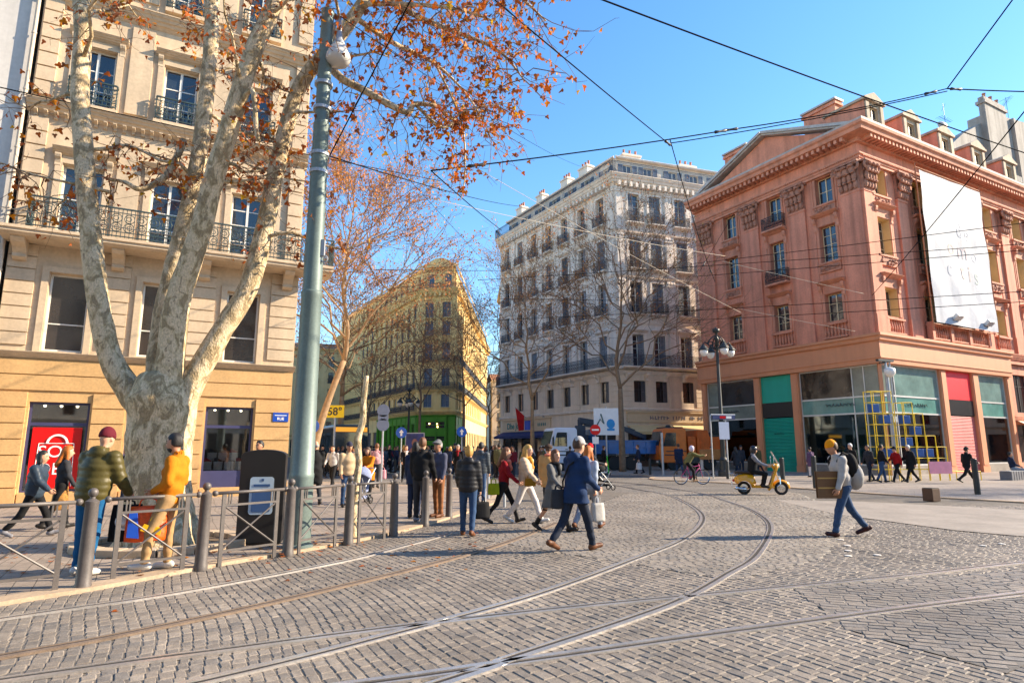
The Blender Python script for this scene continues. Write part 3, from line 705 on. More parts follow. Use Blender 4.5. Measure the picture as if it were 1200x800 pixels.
# giant pilasters with composite capitals
def pilaster(root, M_, u, w):
    mb = MB(); mb.box(u-w/2, u+w/2, -.16, .02, Zb+.1, 18.4); mb.box(u-w/2-.05, u+w/2+.05, -.22, .02, Zb-.02, Zb+1.25); mb.box(u-w/2-.04, u+w/2+.04, -.2, .02, 18.28, 18.42)
    if M_ is not None: mb.xf(M_)
    p = mb.build('pilaster', m_pk, root)
    mb = MB(); mb.box(u-w/2, u+w/2, -.2, .02, 18.42, 20.2); mb.box(u-w/2-.25, u+w/2+.25, -.6, .02, 20.18, 20.3)
    for r_, z, n in ((0, 18.75, 4), (1, 19.3, 4), (2, 19.75, 3)):
        for i in range(n):
            x = u + (i-(n-1)/2)*w/n*1.02
            mb.ell((x, -.26-.10*r_, z), (w/n*.50, .14, .30), 7, 5); mb.ell((x, -.42-.12*r_, z+.24), (w/n*.46, .12, .10), 6, 4)
    for sgn in (-1, 1):
        mb.torus((u+sgn*w*.52, -.48, 19.95), .22, .10, 'y', 9, 4); mb.ell((u+sgn*w*.2, -.45, 20.0), (.2, .16, .16), 6, 4)
    scroll_ornament(mb, u, 19.4, w*.9, 1.6, rnd, -.2, 12, .1)
    if M_ is not None: mb.xf(M_)
    mb.build('capital', m_carv, p)
for u in (-13.3, -8.72, -4.72, -.68): pilaster(PK, ML, u, 1.30)
for u in (.62, 4.4, 9.1, 13.85, 18.55, 23.1): pilaster(PK, None, u, 1.15 if u > 1 else 1.2)
# windows, hoods, carved panels, balustrades and small iron balconies
def bay(M_, c, w, iron, reveal):
    mm = M_ if M_ is not None else Matrix.Identity(4)
    for r_, (a, b) in enumerate(rows):
        put_window(PK, mm @ T(c, reveal-.14, a), w-.06, b-a-.02, 2, ((.33, .66), (.25, .5, .75), (.5,))[r_], m_pwin, m_gl)
    mb = MB()
    for r_, (a, b) in enumerate(rows):
        if r_ < 2:      # hood on consoles above
            z = b+.62; profile(mb, cornice_prof(z, .26, .42, 3), c-w/2-.36, c+w/2+.36)
            for q in (-1, 1): bracket(mb, c+q*(w/2+.2), z, .22, .95, .30)
            mb.box(c-w/2-.08, c+w/2+.08, -.05, .02, b+.03, z)
        for q in (-1, 1): mb.box(c+q*(w/2+.09)-.08, c+q*(w/2+.09)+.08, -.06, .02, a, b+.02)
        if r_ > 0: mb.box(c-w/2-.25, c+w/2+.25, -.20, .02, a-.14, a-.01)
        if r_ > 0 and not iron: mb.box(c-w/2-.18, c+w/2+.18, -.12, .02, a-.72, a-.14)
    for q in (-1, 1): mb.box(c+q*(w/2+.30)-.05, c+q*(w/2+.30)+.05, -.035, .02, Zb+.1, 20.4)
    if M_ is not None: mb.xf(M_)
    absorb(PKW, mb, m_pk2)
    mb = MB()
    if not iron:
        for r_ in (1, 2):
            mb = MB(); scroll_ornament(mb, c, rows[r_][0]-.43, w+.1, .34, rnd, -.12, 14, .10); mb.box(c-w/2-.1, c+w/2+.1, -.125, -.05, rows[r_][0]-.62, rows[r_][0]-.22)
            if M_ is not None: mb.xf(M_)
            mb.build('carved_panel', m_carv, PK)
    else:
        for r_ in (1, 2): part('railing', railing_mesh(w+.55, .95, .42, m_bk, 2), PK, mm @ T(c, -.02, rows[r_][0]-.55))
        for r_ in (1, 2):
            mb2 = MB(); mb2.box(c-w/2-.32, c+w/2+.32, -.5, .02, rows[r_][0]-.70, rows[r_][0]-.56)
            if M_ is not None: mb2.xf(M_)
            mb2.build('balcony_slab', m_pk2, PK)
    mb = MB(); baluster_run(mb, c-w/2-.25, c+w/2+.25, Zb+.12, 1.05, -.1)
    if M_ is not None: mb.xf(M_)
    mb.build('balustrade', m_pk2, PK)
for i, c in enumerate(LC): bay(ML, c, 1.22, i == 1, .45)
for c in RC: bay(None, c, 1.55, False, .62)
for a, b in ((6.0, 7.9), (8.3, 10.3), (10.7, 13.0)):
    mb = MB(); baluster_run(mb, a, b, Zb+.1, 1.1, -.32); mb.build('balustrade', m_pk2, PK)
for u in (5.8, 8.1, 10.5, 13.2):
    mb = MB(); mb.box(u-.16, u+.16, -.5, -.14, Zb+.05, Zb+1.28); mb.build('balustrade_pedestal', m_pk2, PK)
# pediment over the left front, roof, chimneys
mb = MB(); pr = [(-13.4, 22.67), (-.6, 22.67), (-7.0, 25.35)]
mb.prism(pr, .05, .35, 'y'); mb.xf(ML); mb.build('pediment', m_pk, PK)
mb = MB()
for a, b in (((-14.6, 22.71), (-7.0, 25.50)), ((-7.0, 25.50), (.4, 22.71))):
    d = Vector((b[0]-a[0], b[1]-a[1])); ang = math.atan2(d.y, d.x); n0 = len(mb.v)
    mb.box(0, d.length, -.55, .4, 0, .2); mb.box(0, d.length, -.4, .4, -.12, .002)
    mb.xf(Matrix.Translation((a[0], 0, a[1])) @ Matrix.Rotation(-ang, 4, 'Y'), n0)
mb.xf(ML); mb.build('pediment_cornice', m_lead, PK)
mb = MB()
r1 = [ML @ Vector((-14.0, .3, 22.70)), ML @ Vector((-7.0, .3, 25.35)), ML @ Vector((-.5, .3, 22.70)), ML @ Vector((-14.0, 9, 22.75)), ML @ Vector((-7.0, 9, 25.35)), ML @ Vector((-.5, 9, 22.75))]
mb.add(r1, [(0, 1, 4, 3), (1, 2, 5, 4)])
mb.add([(.6, .2, 22.71), (WR, .2, 22.71), (WR, 4.6, 25.95), (4.2, 4.6, 25.95), (WR, 9, 22.75), (.6, 9, 22.75)], [(0, 1, 2, 3), (3, 2, 4, 5)])
mb.build('roof', m_slate, PK)
for u, v, z0, z1, l in ((-3.3, 1.7, 22.85, 26.25, 2.5), (-10.6, 1.2, 22.85, 26.05, 2.2)):
    mb = MB(); mb.box(u-l/2, u+l/2, v-.35, v+.35, z0, z1); mb.box(u-l/2-.12, u+l/2+.12, v-.47, v+.47, z1-.32, z1-.14)
    mb.mi = 1; mb.box(u-l/2-.16, u+l/2+.16, v-.5, v+.5, z1+.004, z1+.14)
    mb.xf(ML); ch = mb.build('chimney', [m_pk, m_lead], PK)
m_dorm = M('dormer_stone', (.46, .37, .28), .85, var=.2, scale=2, fine=.12, streak=.3)
m_pot = M('clay_pot', (.45, .2, .12), .8)
for c in (1.95, 6.4, 10.9, 15.6, 20.6):      # stone dormers along the gutter
    mb = MB(); w, h, z = 1.45, 2.15, 22.77
    wall_holes(mb, c-w/2-.3, c+w/2+.3, z, z+h, [(c-.5, c+.5, z+.35, z+h-.3)], .2, y=-.25)
    mb.mi = 1; mb.box(c-w/2-.302, c-w/2-.1, -.25, 2.6, z, z+h); mb.box(c+w/2+.1, c+w/2+.302, -.25, 2.6, z, z+h); mb.mi = 0
    for q in (-1, 1): mb.box(c+q*.82-.17, c+q*.82+.17, -.36, -.2, z, z+h-.1)
    mb.box(c-1.2, c+1.2, -.45, 2.7, z+h, z+h+.16); mb.prism([(c-1.22, z+h+.16), (c+1.22, z+h+.16), (c, z+h+.74)], -.42, 2.6, 'y')
    d = mb.build('dormer', [m_dorm, m_pk], PK)
    put_window(PK, T(c, -.1, z+.35), 1.0, h-.65, 2, (.5,), m_pwin, m_gl).parent = d
# ---- shop: fascia, terrace edge, piers, glazing units
mb = MB()
def shopband(prof):
    n0 = len(mb.v); profile(mb, prof, WL-.3, 0, None, 0, -1); mb.xf(ML, n0)
    profile(mb, prof, 0, 16.2, None, 1, 0)
shopband([(.4, 6.85), (-.30, 6.88), (-.32, 7.15), (-.38, 7.18), (-.38, 7.26), (-.32, 7.28), (-.33, 8.22), (-.48, 8.3), (-.5, 8.5), (-.62, 8.56), (-.62, 8.72), (.4, 8.76)])
mb.build('fascia', m_fasc, PK)
def pier(M_, a, b, z1=6.86, y0=-.12):
    mb = MB(); n0 = 0; mb.box(a, b, y0, .45, .04, z1); mb.box(a-.03, b+.03, y0-.03, .45, .04, .45); mb.box(a+.1, b-.1, y0-.04, .1, .5, z1-.1)
    if M_ is not None: mb.xf(M_, n0)
    mb.build('pier', m_fasc, PK)
for a, b in ((-6.28, -5.72), (-9.5, -8.95), (-14.75, -14.3)): pier(ML, a, b)
for a, b in ((6.62, 7.35), (10.75, 11.6), (15.6, 16.15)): pier(None, a, b)
# unit: (frame, u0, u1, style); each glazed bay is a window with its panes
Zs = (.62, 3.85, 4.9, 6.84)
def glazed(M_, u0, u1, mats, splits=(), sill=True):
    mm = M_ if M_ is not None else Matrix.Identity(4)
    mb = MB(); t = .06; y0, y1 = .05, .16
    for u in [u0+t/2, *splits, u1-t/2]: mb.box(u-t/2, u+t/2, y0, y1, .3, Zs[3])
    for z in Zs: mb.box(u0, u1, y0+.004, y1-.004, z-.05, z+.05)
    mb.mi = 1; mb.box(u0, u1, .02, .3, .04, .56)
    mb.xf(mm); f = mb.build('shop_window', [m_alu, m_pale], PK)
    us = [u0, *splits, u1]
    for i in range(len(us)-1):
        for k in range(3):
            mt = mats[k][i] if isinstance(mats[k], tuple) else mats[k]
            mb = MB(); mb.box(us[i]+.031, us[i+1]-.031, .10, .112, Zs[k]+.052, Zs[k+1]-.052); mb.xf(mm); mb.build('pane', mt, f)
    return f
glazed(ML, -5.7, -.06, (m_shg, m_gband, (m_gdk, m_film2, m_film2)), (-1.9, -1.1))
glazed(ML, -14.28, -9.52, ((m_shg, m_shg), m_film2, (m_film2, m_gdk)), (-13.1,))
glazed(None, .08, 6.6, (m_shg, m_gband, (m_film2, m_film)), (1.5,))
glazed(None, 11.62, 15.58, (m_shg, m_gband, m_film))
mb = MB(); mb.box(-.1, .1, -.08, .1, .04, 6.86); mb.xf(Matrix.Rotation(R(-45), 4, 'Z')); mb.build('corner_post', m_fasc, PK)
def shutter_unit(M_, u0, u1, mup, mdn):
    mm = M_ if M_ is not None else Matrix.Identity(4)
    mb = MB(); mb.box(u0, u1, .03, .09, 4.92, 6.84); mb.xf(mm); mb.build('upper_panel', mup, PK)
    mb = MB(); mb.box(u0, u1, .0, .12, 3.86, 4.90); mb.xf(mm); mb.build('sign_band', m_blkp, PK)
    mb = MB(); z = .1
    while z < 3.8: mb.prism([(.12, z), (.055, z+.015), (.045, z+.05), (.055, z+.085), (.12, z+.098)], u0, u1, 'x'); z += .1
    mb.box(u0, u1, .03, .12, .04, .1); mb.xf(mm); mb.build('roller_shutter', mdn, PK)
shutter_unit(ML, -8.93, -6.30, m_teal, m_teal)
shutter_unit(None, 7.37, 10.73, m_rpan, m_rshut)
# plain squiggles where the shop's script lettering cannot be read
def scribble(M_, u0, u1, z, y, amp=.09, n=26, r=.022):
    mb = MB(); n0 = 0; pts = []
    rr = random.Random(int(u0*100))
    for i in range(n): pts.append((u0+(u1-u0)*i/(n-1)+.05*math.sin(i*2.1), y, z+amp*math.sin(i*1.9+rr.random())*(1.5 if i % 7 == 0 else 1)))
    mb.tube(pts, r, 4)
    if M_ is not None: mb.xf(M_, n0)
    mb.build('script_lettering', m_blkp, PK)
scribble(ML, -3.9, -1.9, 4.45, .03); scribble(ML, -12.7, -11.2, 4.45, .03); scribble(None, 2.6, 4.9, 4.4, .03); scribble(ML, -8.1, -7.3, 2.7, .0, .04, 20, .016)
# shop interior seen through the glass
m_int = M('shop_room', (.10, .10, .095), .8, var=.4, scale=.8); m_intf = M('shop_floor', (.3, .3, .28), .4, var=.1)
mb = MB()
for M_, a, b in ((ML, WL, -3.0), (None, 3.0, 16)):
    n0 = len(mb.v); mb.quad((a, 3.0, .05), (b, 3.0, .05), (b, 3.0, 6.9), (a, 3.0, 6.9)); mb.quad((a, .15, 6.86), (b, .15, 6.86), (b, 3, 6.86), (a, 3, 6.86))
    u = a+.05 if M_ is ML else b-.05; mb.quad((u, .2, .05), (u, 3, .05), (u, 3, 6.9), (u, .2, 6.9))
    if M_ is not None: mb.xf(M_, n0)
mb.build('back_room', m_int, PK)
rr = random.Random(8); cols = [M('garment_'+n, c, .8) for n, c in (('red', (.4, .03, .03)), ('blue', (.03, .12, .3)), ('white', (.6, .6, .58)), ('tan', (.4, .3, .2)), ('black', (.02, .02, .02)))]
k = 0
for M_, us in ((ML, (-13.6, -12.4, -11.2, -10.2, -5.2, -4.3, -3.4, -2.5, -1.6)), (None, (1.2, 2.2, 3.3, 4.6, 5.6, 12.2, 13.3, 14.4))):
    for u in us:
        p = (PKM @ (M_ if M_ is not None else Matrix.Identity(4))) @ Vector((u, 1.0+rr.random()*.7, .06))
        t = thing('shop_mannequin', p, rr.random()*6, 'dressed shop mannequin on a stand behind the glass of the terracotta corner shop', 'mannequin', 'mannequins in the corner shop')
        mb = MB(); mb.lathe([(.16, 0), (.16, .02), (.02, .04), (.02, .8)], 10); mb.build('stand', m_alu, t)
        mb = MB(); mb.lathe([(.10, .78), (.19, .9), (.15, 1.12), (.2, 1.35), (.19, 1.45), (.06, 1.54), (.05, 1.6), (.09, 1.68), (.07, 1.82), (.01, 1.84)], 10); mb.build('torso', cols[k % 5], t, smooth=True)
        k += 1
for M_, u, v, w in ((ML, -4.0, 2.2, 2.4), (ML, -11.5, 2.3, 2.2), (None, 3.2, 2.2, 2.6)):
    p = (PKM @ (M_ if M_ is not None else Matrix.Identity(4))) @ Vector((u, v, .06)); t = thing('clothes_rack', p, AR if M_ is None else AL, 'clothes rack with coloured garments at the back of the corner shop', 'rack', 'clothes racks in the corner shop')
    mb = MB(); mb.tube([(-w/2, 0, 0), (-w/2, 0, 1.7), (w/2, 0, 1.7), (w/2, 0, 0)], .02, 6); mb.build('rail', m_alu, t)
    for i in range(9):
        mb = MB(); x = -w/2+.2+(w-.4)*i/8; mb.prism([(-.22, 1.62), (.22, 1.62), (.24, .75+.2*rr.random()), (-.24, .8)], x-.03, x+.03, 'x'); mb.build('garment', cols[rr.randrange(5)], t)
# far bay beyond the shop: low wing of the same facade
m_awn = M('ivory_awning', (.62, .55, .42), .8, var=.06)
mb = MB(); hs = [(17.2, 20.2, .6, 3.4), (17.6, 19.8, 4.3, 7.2), (21.5, 25.0, .6, 3.4), (22, 24.5, 4.3, 7.2)]
wall_holes(mb, 16.15, WR, 0, Zb-.78, hs, .4, y=.25, reveal_mi=0); mb.box(16.15, 16.3, .0, 3.2, 0.03, Zb-.8); profile(mb, cornice_prof(8.2, .5, .3), 16.2, WR)
profile(mb, cornice_prof(3.7, .3, .1), 16.3, WR); mb.build('wing_wall', m_pk, PK)
for a, b, c, d in hs: put_window(PK, T((a+b)/2, .45, c), b-a, d-c, 2, (.7,), m_bk, m_gl2)
mb = MB(); mb.add([(16.9, .2, 3.75), (20.6, .2, 3.75), (20.6, -.9, 3.15), (16.9, -.9, 3.15), (16.9, -.9, 2.95), (20.6, -.9, 2.95)], [(0, 1, 2, 3), (3, 2, 5, 4)]); mb.build('awning', m_awn, PK)
# big weathered white banner on its lashing frame
BN = thing('banner', PKM @ Vector((9.55, -.82, 9.9)), AR, 'huge faded white banner hung across the terracotta front, its letters washed out', 'banner')
m_ban = M('faded_canvas', (.42, .43, .46), .75, var=.09, scale=.7, fine=.04, bump=.35, bscale=2.0, streak=.12, dist=.05)
mb = MB(); nx, nz = 24, 30
def cv(u, z): return -.05+.03*math.sin((u+4.05)*2.07)*math.cos(z*1.25)+.06*noise.noise((u*.8, z*.5, 3))+.015*noise.noise((u*2.1, z*2.1, 7))
vs = []; 
for j in range(nz+1):
    for i in range(nx+1):
        u = -4.05+8.1*i/nx; z = 10.75*j/nz; vs.append((u + .06*math.sin(j*.5), cv(u, z), z))
mb.add(vs, [(j*(nx+1)+i, j*(nx+1)+i+1, (j+1)*(nx+1)+i+1, (j+1)*(nx+1)+i) for j in range(nz) for i in range(nx)])
mb.build('canvas', m_ban, BN, smooth=True)
m_scaf = M('rust_rail', (.5, .2, .1), .6)
mb = MB()
for u in (-4.3, 4.3): mb.tube([(u, 0.05, -.6), (u, .05, 11.2)], .05, 6)
for z in (-.1, 10.95): mb.tube([(-4.3, .05, z), (4.3, .05, z)], .035, 6)
for i in range(14):
    for u in (-4.3, 4.3): mb.tube([(u, .05, .2+i*.8), (u*.945, -.02, .2+i*.8)], .008, 4)
mb.build('hanging_frame', m_scaf, BN)
fc = [M('faded_'+n, c, .8) for n, c in (('orange', (.47, .40, .37)), ('pink', (.47, .41, .42)), ('blue', (.39, .405, .455)), ('green', (.42, .45, .42)))]
for i, (t_, x, z, s_, m_) in enumerate((('d', .2, 7.0, 1.5, 2), ('e', 1.3, 6.9, 1.5, 2), ('o', -1.1, 5.6, 1.7, 0), ('m', .4, 5.5, 1.7, 1), ('o', 2.0, 5.4, 1.5, 2), ('c', -1.6, 4.0, 1.6, 2), ('t', .1, 4.0, 1.7, 0), ('i', 1.0, 3.9, 1.7, 0), ('s', 1.9, 3.8, 1.7, 3))):
    me = text_mesh(t_, s_, fc[m_], .002)
    for v_ in me.vertices: v_.co.z += -cv(x+v_.co.x, z+v_.co.y)+.012
    part('faded_letter', me, BN, face_up(x, 0, z))
for u in (7.9, 12.1):
    p = PKM @ Vector((u, -1.05, Zb+1.22)); t = thing('floodlight', p, AR, ('grey floodlight on the balustrade below the ' + ('left' if u < 9 else 'right') + ' half of the white banner'), 'floodlight', 'banner floodlights')
    mb = MB(); mb.tube([(0, .6, 0), (0, .3, .15), (0, 0, .3)], .03, 6); mb.build('bracket', m_bk, t)
    mb = MB(); n0 = 0; mb.box(-.4, .4, -.12, .12, -.22, .22); mb.xf(Matrix.Translation((0, 0, .45)) @ Matrix.Rotation(R(50), 4, 'X')); mb.build('lamp_head', m_alu, t, bevel=.03)
# grey party-wall house standing higher behind
m_gh = M('weathered_render', (.36, .33, .30), .9, var=.15, scale=.5, fine=.1, bump=.25, streak=.4)
GH = thing('party_wall_house', PKM @ Vector((20, 3.5, 0)), AR, 'taller weathered grey house rising behind the terracotta roof dormers', 'building', 'buildings round the square')
mb = MB(); mb.prism([(0, 20), (18.6, 20), (18.6, 34.9), (11, 33.9), (10.4, 33.9), (10.4, 32.7), (6.4, 32.7), (6.4, 31.9), (2.7, 29.9), (0, 28.0)], 0, 1.1, 'y'); mb.prism([(0.1, 20), (9.8, 20), (9.8, 32.4), (6.6, 31.6), (2.7, 29.6), (0.1, 27.8)], 1.1, 5.5, 'y'); mb.box(6.38, 10.42, -.5, .012, 24, 34.5); mb.box(6.25, 10.55, -.62, .2, 33.8, 34.1); mb.box(12.5, 12.9, -.3, .012, 24, 34.0); mb.box(10.4, 18.6, -.28, .011, 27.1, 27.7); mb.build('wall', m_gh, GH)
for u in (7.2, 8.4, 9.6): mb = MB(); mb.lathe([(.16, 34.5), (.13, 35.0), (.17, 35.0), (.17, 35.1)], 8, (u, -.2, 0)); mb.build('chimney_pot', m_pot, GH)
def aerial(p, rz, h, label):
    t = thing('tv_aerial', p, rz, label, 'aerial', 'roof aerials'); mb = MB(); mb.tube([(0, 0, 0), (0, 0, h)], .02, 5); mb.build('mast', m_bk, t)
    mb = MB(); mb.tube([(-1.0, 0, h*.8), (1.0, 0, h*.8)], .02, 4)
    for i in range(7): x = -.9+.3*i; mb.tube([(x, -.35+.02*i, h*.8), (x, .35-.02*i, h*.8)], .012, 4)
    mb.tube([(-.5, -.4, h*.95), (.5, .4, h*.95)], .015, 4); mb.build('yagi', m_bk, t); return t
aerial(PKM @ Vector((22.6, 4.75, 25.5)), .5, 8.0, 'thin tv aerial between the third and fourth dormers of the terracotta roof')
aerial(PKM @ Vector((38.0, 5.6, 36.5)), 1.2, 2.6, 'tv aerial on the grey house at the upper right edge')
t = thing('satellite_dish', PKM @ Vector((21.6, 4.7, 25.5)), 0, 'small grey satellite dish beside the tv aerial above the dormers', 'satellite dish')
mb = MB(); mb.lathe([(.02, .16), (.3, .08), (.45, 0), (.46, .02), (.3, .11), (.02, .2)], 14); mb.xf(Matrix.Translation((0, -.2, 5.4)) @ Matrix.Rotation(R(75), 4, 'X')); mb.build('reflector', m_lead, t, smooth=True)
mb = MB(); mb.tube([(0, 0, 0), (0, 0, 5.4), (0, -.2, 5.4)], .03, 6); mb.build('bracket', m_bk, t)
# ================================================================ CENTRE: white corner block, yellow block, far houses
m_ws = M('white_limestone', (.78, .675, .57), .8, var=.08, scale=.6, fine=.05, bump=.15, bscale=30, streak=.18)
m_wst = M('limestone_trim', (.80, .70, .60), .8, var=.08, scale=1, fine=.05, streak=.15)
m_warm = M('bounce_tinted_stone', (.74, .60, .46), .8, var=.08, scale=.9, fine=.06, streak=.12)  # base storey limestone, warm bounced light put into its colour
m_shut = M('grey_shutter', (.20, .215, .235), .6, var=.12, scale=2)
m_shutd = M('dark_shutter', (.085, .085, .09), .6, var=.15, scale=2)
m_irn = M('navy_iron', (.022, .028, .045), .5, var=.2)
m_blu = M('blue_shutter', (.09, .15, .24), .6, var=.1)
def balcony(mb, u0, u1, z, out=.55, t=.16):
    profile(mb, [(.02, z-t-.1), (-out*.8, z-t), (-out, z-t*.6), (-out, z), (.02, z+.01)], u0, u1)
WA, WLA = math.atan2(.309, .951), math.atan2(-.86, .51)
WB = thing('corner_building', (9.65, 55, 0), WA, 'white limestone corner block with grey shutters and blue roof railing behind the parked trucks', 'building', 'buildings round the square')
WBM = Matrix.Translation((9.65, 55, 0)) @ Matrix.Rotation(WA, 4, 'Z'); WB.matrix_basis = WBM
FL = Matrix.Rotation(WLA-WA, 4, 'Z'); FE = Matrix.Translation(FL @ Vector((-21.6, 0, 0))) @ Matrix.Rotation(WLA-WA-R(62), 4, 'Z')
frames = [(FL, -21.6, 0, [-2.1-2.98*i for i in range(7)], 1.12), (None, 0, 14.5, [2.05, 4.32, 7.15, 9.62, 12.2], 1.18), (FE, -6, 0, [-1.6, -4.2], 1.1)]
floors = [(8.95, 11.95, 'win'), (13.95, 16.95, 'win'), (18.25, 21.25, 'win'), (22.75, 25.6, 'win')]
rnd = random.Random(21)
mb = MB()
for M_, a, b, cs, w in frames:
    n0 = len(mb.v)
    hs = [(c-w/2, c+w/2, z0, z1) for c in cs for z0, z1, _ in floors]
    mb.mi = 0; wall_holes(mb, a, b, 8.5, 27.3, hs, .35)
    he = [(c-.6, c+.6, 5.75, 7.7) for c in cs]
    mb.mi = 1; wall_holes(mb, a, b, 4.9, 8.5, he, .3)
    for i in range(len(cs)+1):        # block piers of the mezzanine
        us = sorted(cs); l = a if i == 0 else us[i-1]+.75; r = b if i == len(us) else us[i]-.75
        for k in range(6): mb.box(l+.06, r-.06, -.06, .02, 5.35+k*.46, 5.35+k*.46+.42)
    mb.mi = 0
    hm = [(c-.5, c+.5, 27.6, 29.0) for c in cs]
    wall_holes(mb, a+.5, b-.5, 27.3, 29.55, hm, .25, y=.9)
    if M_ is not None: mb.xf(M_, n0)
def wfoot(d):
    q = FL @ Vector((-21.6+d*.3, d, 0)); e = FE @ Vector((-6, d, 0)); p = (Vector((d, d, 0)) + FL @ Vector((-d, d, 0)))/2; r = Vector((14.5, d, 0))
    return [(p.x, p.y), (r.x, r.y), (r.x+2, r.y+14), (e.x+6, e.y+8), (e.x, e.y), (q.x, q.y)]
mb.prism(wfoot(.55), 4.95, 27.4); mb.prism(wfoot(3.0), .05, 4.96); mb.prism(wfoot(1.4), 27.4, 29.5)
WBW = mb.build('wall', [m_ws, m_warm], WB)
mb = MB()
for M_, a, b, s0, s1 in ((FL, -21.6, 0, .4, -1), (None, 0, 14.5, 1, 0), (FE, -6, 0, 0, -.4)):
    n0 = len(mb.v)
    P = lambda pr: profile(mb, pr, a, b, None, s0, s1)
    P(cornice_prof(26.3, 1.0, .75)); P(cornice_prof(8.2, .35, .3, 3)); P(cornice_prof(12.9, .22, .14, 2)); P(cornice_prof(17.35, .2, .14, 2)); P(cornice_prof(21.7, .2, .14, 2))
    P([(.02, 5.0), (-.12, 5.02), (-.16, 5.2), (.02, 5.25)])
    P([(.95, 29.5), (.55, 29.5), (.5, 29.62), (.7, 29.75), (2.2, 29.8)])
    for i in range(int((b-a)/.62)):
        u = a+.25+.62*i; mb.box(u, u+.24, -.55, -.04, 26.15, 26.62)
    for i in range(int((b-a)/2.0)): bracket(mb, a+.7+2.0*i, 8.35, .3, .7, .55)
    if M_ is not None: mb.xf(M_, n0)
mb.build('cornice', m_wst, WB)
for M_, a, b, cs, w in frames:
    mm = M_ if M_ is not None else Matrix.Identity(4)
    mb = MB(); pil = []
    us = sorted(cs)
    for c in cs:
        for k, (z0, z1, _) in enumerate(floors):
            for q in (-1, 1): mb.box(c+q*(w/2+.14)-.11, c+q*(w/2+.14)+.11, -.07, .02, z0-.02, z1+.2)
            mb.box(c-w/2-.03, c+w/2+.03, -.07, .02, z1+.02, z1+.2)
            profile(mb, cornice_prof(z1+.2, .22, .30 if k in (0, 2) else .2, 3), c-w/2-.38, c+w/2+.38)
            if k == 0: mb.prism([(c-w/2-.36, z1+.44), (c+w/2+.36, z1+.44), (c, z1+.86)], -.26, .02, 'y')
            balcony(mb, c-w/2-.34, c+w/2+.34, z0, .42)
            for q in (-1, 1): bracket(mb, c+q*(w/2+.05), z0-.2, .16, .45, .26)
    lo = [a+.45] + [(us[i]+us[i+1])/2 for i in range(len(us)-1)] + [b-.45]
    for i, u in enumerate(lo):
        ww = .42 if 0 < i < len(lo)-1 else .38
        if M_ is None and i in (2, 4) or i in (0, len(lo)-1) or (M_ is FL and i % 2 == 1):
            for z0, z1 in ((8.7, 12.8), (13.2, 17.2), (17.6, 21.6), (22.0, 26.2)):
                mb.box(u-ww, u+ww, -.12, .02, z0, z1); mb.box(u-ww-.06, u+ww+.06, -.2, .02, z1-.5, z1-.34); mb.box(u-ww+.08, u+ww-.08, -.15, .02, z0+.3, z1-.8)
                for q in (-1, 0, 1): mb.ell((u+q*ww*.7, -.17, z1-.2), (.17, .1, .16), 6, 4)
    if M_ is not None: mb.xf(M_)
    absorb(WBW, mb, m_wst)
    for c in cs:
        for k, (z0, z1, _) in enumerate(floors):
            put_window(WB, mm @ T(c, .24, z0), w, z1-z0, 2, (.3, .58, .8), m_wfr, m_gl)
            sh = shutter_mesh(w*.46, z1-z0-.06, m_shut if rnd.random() < .75 else m_shutd)
            v = rnd.random()
            if v < .8 and M_ is not FE: part('shutter', sh, WB, mm @ T(c+w*.5-w*.46-.01, .06, z0+.03))
            if v > .55: part('shutter', sh, WB, mm @ T(c-w*.5+.01, .06, z0+.03))
            if k > 0 or M_ is FE: part('railing', railing_mesh(w+.5, .98, .36, m_irn, 1), WB, mm @ T(c, -.02, z0))
        o = put_window(WB, mm @ T(c, .2, 5.76), 1.18, 1.92, 2, (.6,), m_bk, m_gl2)
        part('shutter', shutter_mesh(.42, 1.86, m_shutd), WB, mm @ T(c+.17, .08, 5.79))
        put_window(WB, mm @ T(c, 1.05, 27.6), .98, 1.38, 2, (.5,), m_wfr, m_gl)
        for q in (() if M_ is FE else (-1.06, .52)): part('shutter', shutter_mesh(.5, 1.4, m_blu), WB, mm @ T(c+q, .84, 27.58))
    if M_ is not FE:                    # long first-floor balcony
        mb = MB(); balcony(mb, a+.1, b-.1 if M_ is None else b+.3, 8.95, .75, .2)
        if M_ is not None: mb.xf(M_)
        mb.build('balcony_slab', m_wst, WB)
    part('railing', railing_mesh(b-a-.2, 1.05, .68, m_irn, 1), WB, mm @ T((a+b)/2, 0, 8.96))
    part('railing', railing_mesh(b-a+.7, 1.15, .62, m_irn, 0), WB, mm @ T((a+b)/2, 0, 27.33))
mb = MB(); pts = wfoot(1.5); cxy = (sum(p[0] for p in pts)/6, sum(p[1] for p in pts)/6)
mb.add([(p[0], p[1], 29.52) for p in pts] + [(cxy[0]+(p[0]-cxy[0])*.75, cxy[1]+(p[1]-cxy[1])*.75, 30.3) for p in pts], [(i, (i+1) % 6, 6+(i+1) % 6, 6+i) for i in range(6)] + [tuple(range(6, 12))])
mb.build('roof', m_zinc, WB)
for M_, u, v, l, z in ((FL, -6.0, 1.4, 1.5, 30.9), (FL, -9.4, 1.4, 1.3, 30.9), (FL, -14.4, 1.4, 1.2, 30.9), (FL, -18.9, 1.4, 1.3, 30.9), (None, 3.2, 2.4, 2.0, 30.9), (None, 9.6, 2.2, 1.9, 30.6)):
    mb = MB(); mb.mi = 0; mb.box(u-l/2, u+l/2, v-.4, v+.4, 29.4, z); mb.box(u-l/2-.1, u+l/2+.1, v-.5, v+.5, z-.25, z-.08)
    mb.mi = 1
    for i in range(3): mb.lathe([(.13, z), (.11, z+.45), (.14, z+.47), (.14, z+.52)], 7, (u-l/3+i*l/3, v, 0))
    if M_ is not None: mb.xf(M_)
    mb.build('chimney', [m_ws, m_pot], WB)
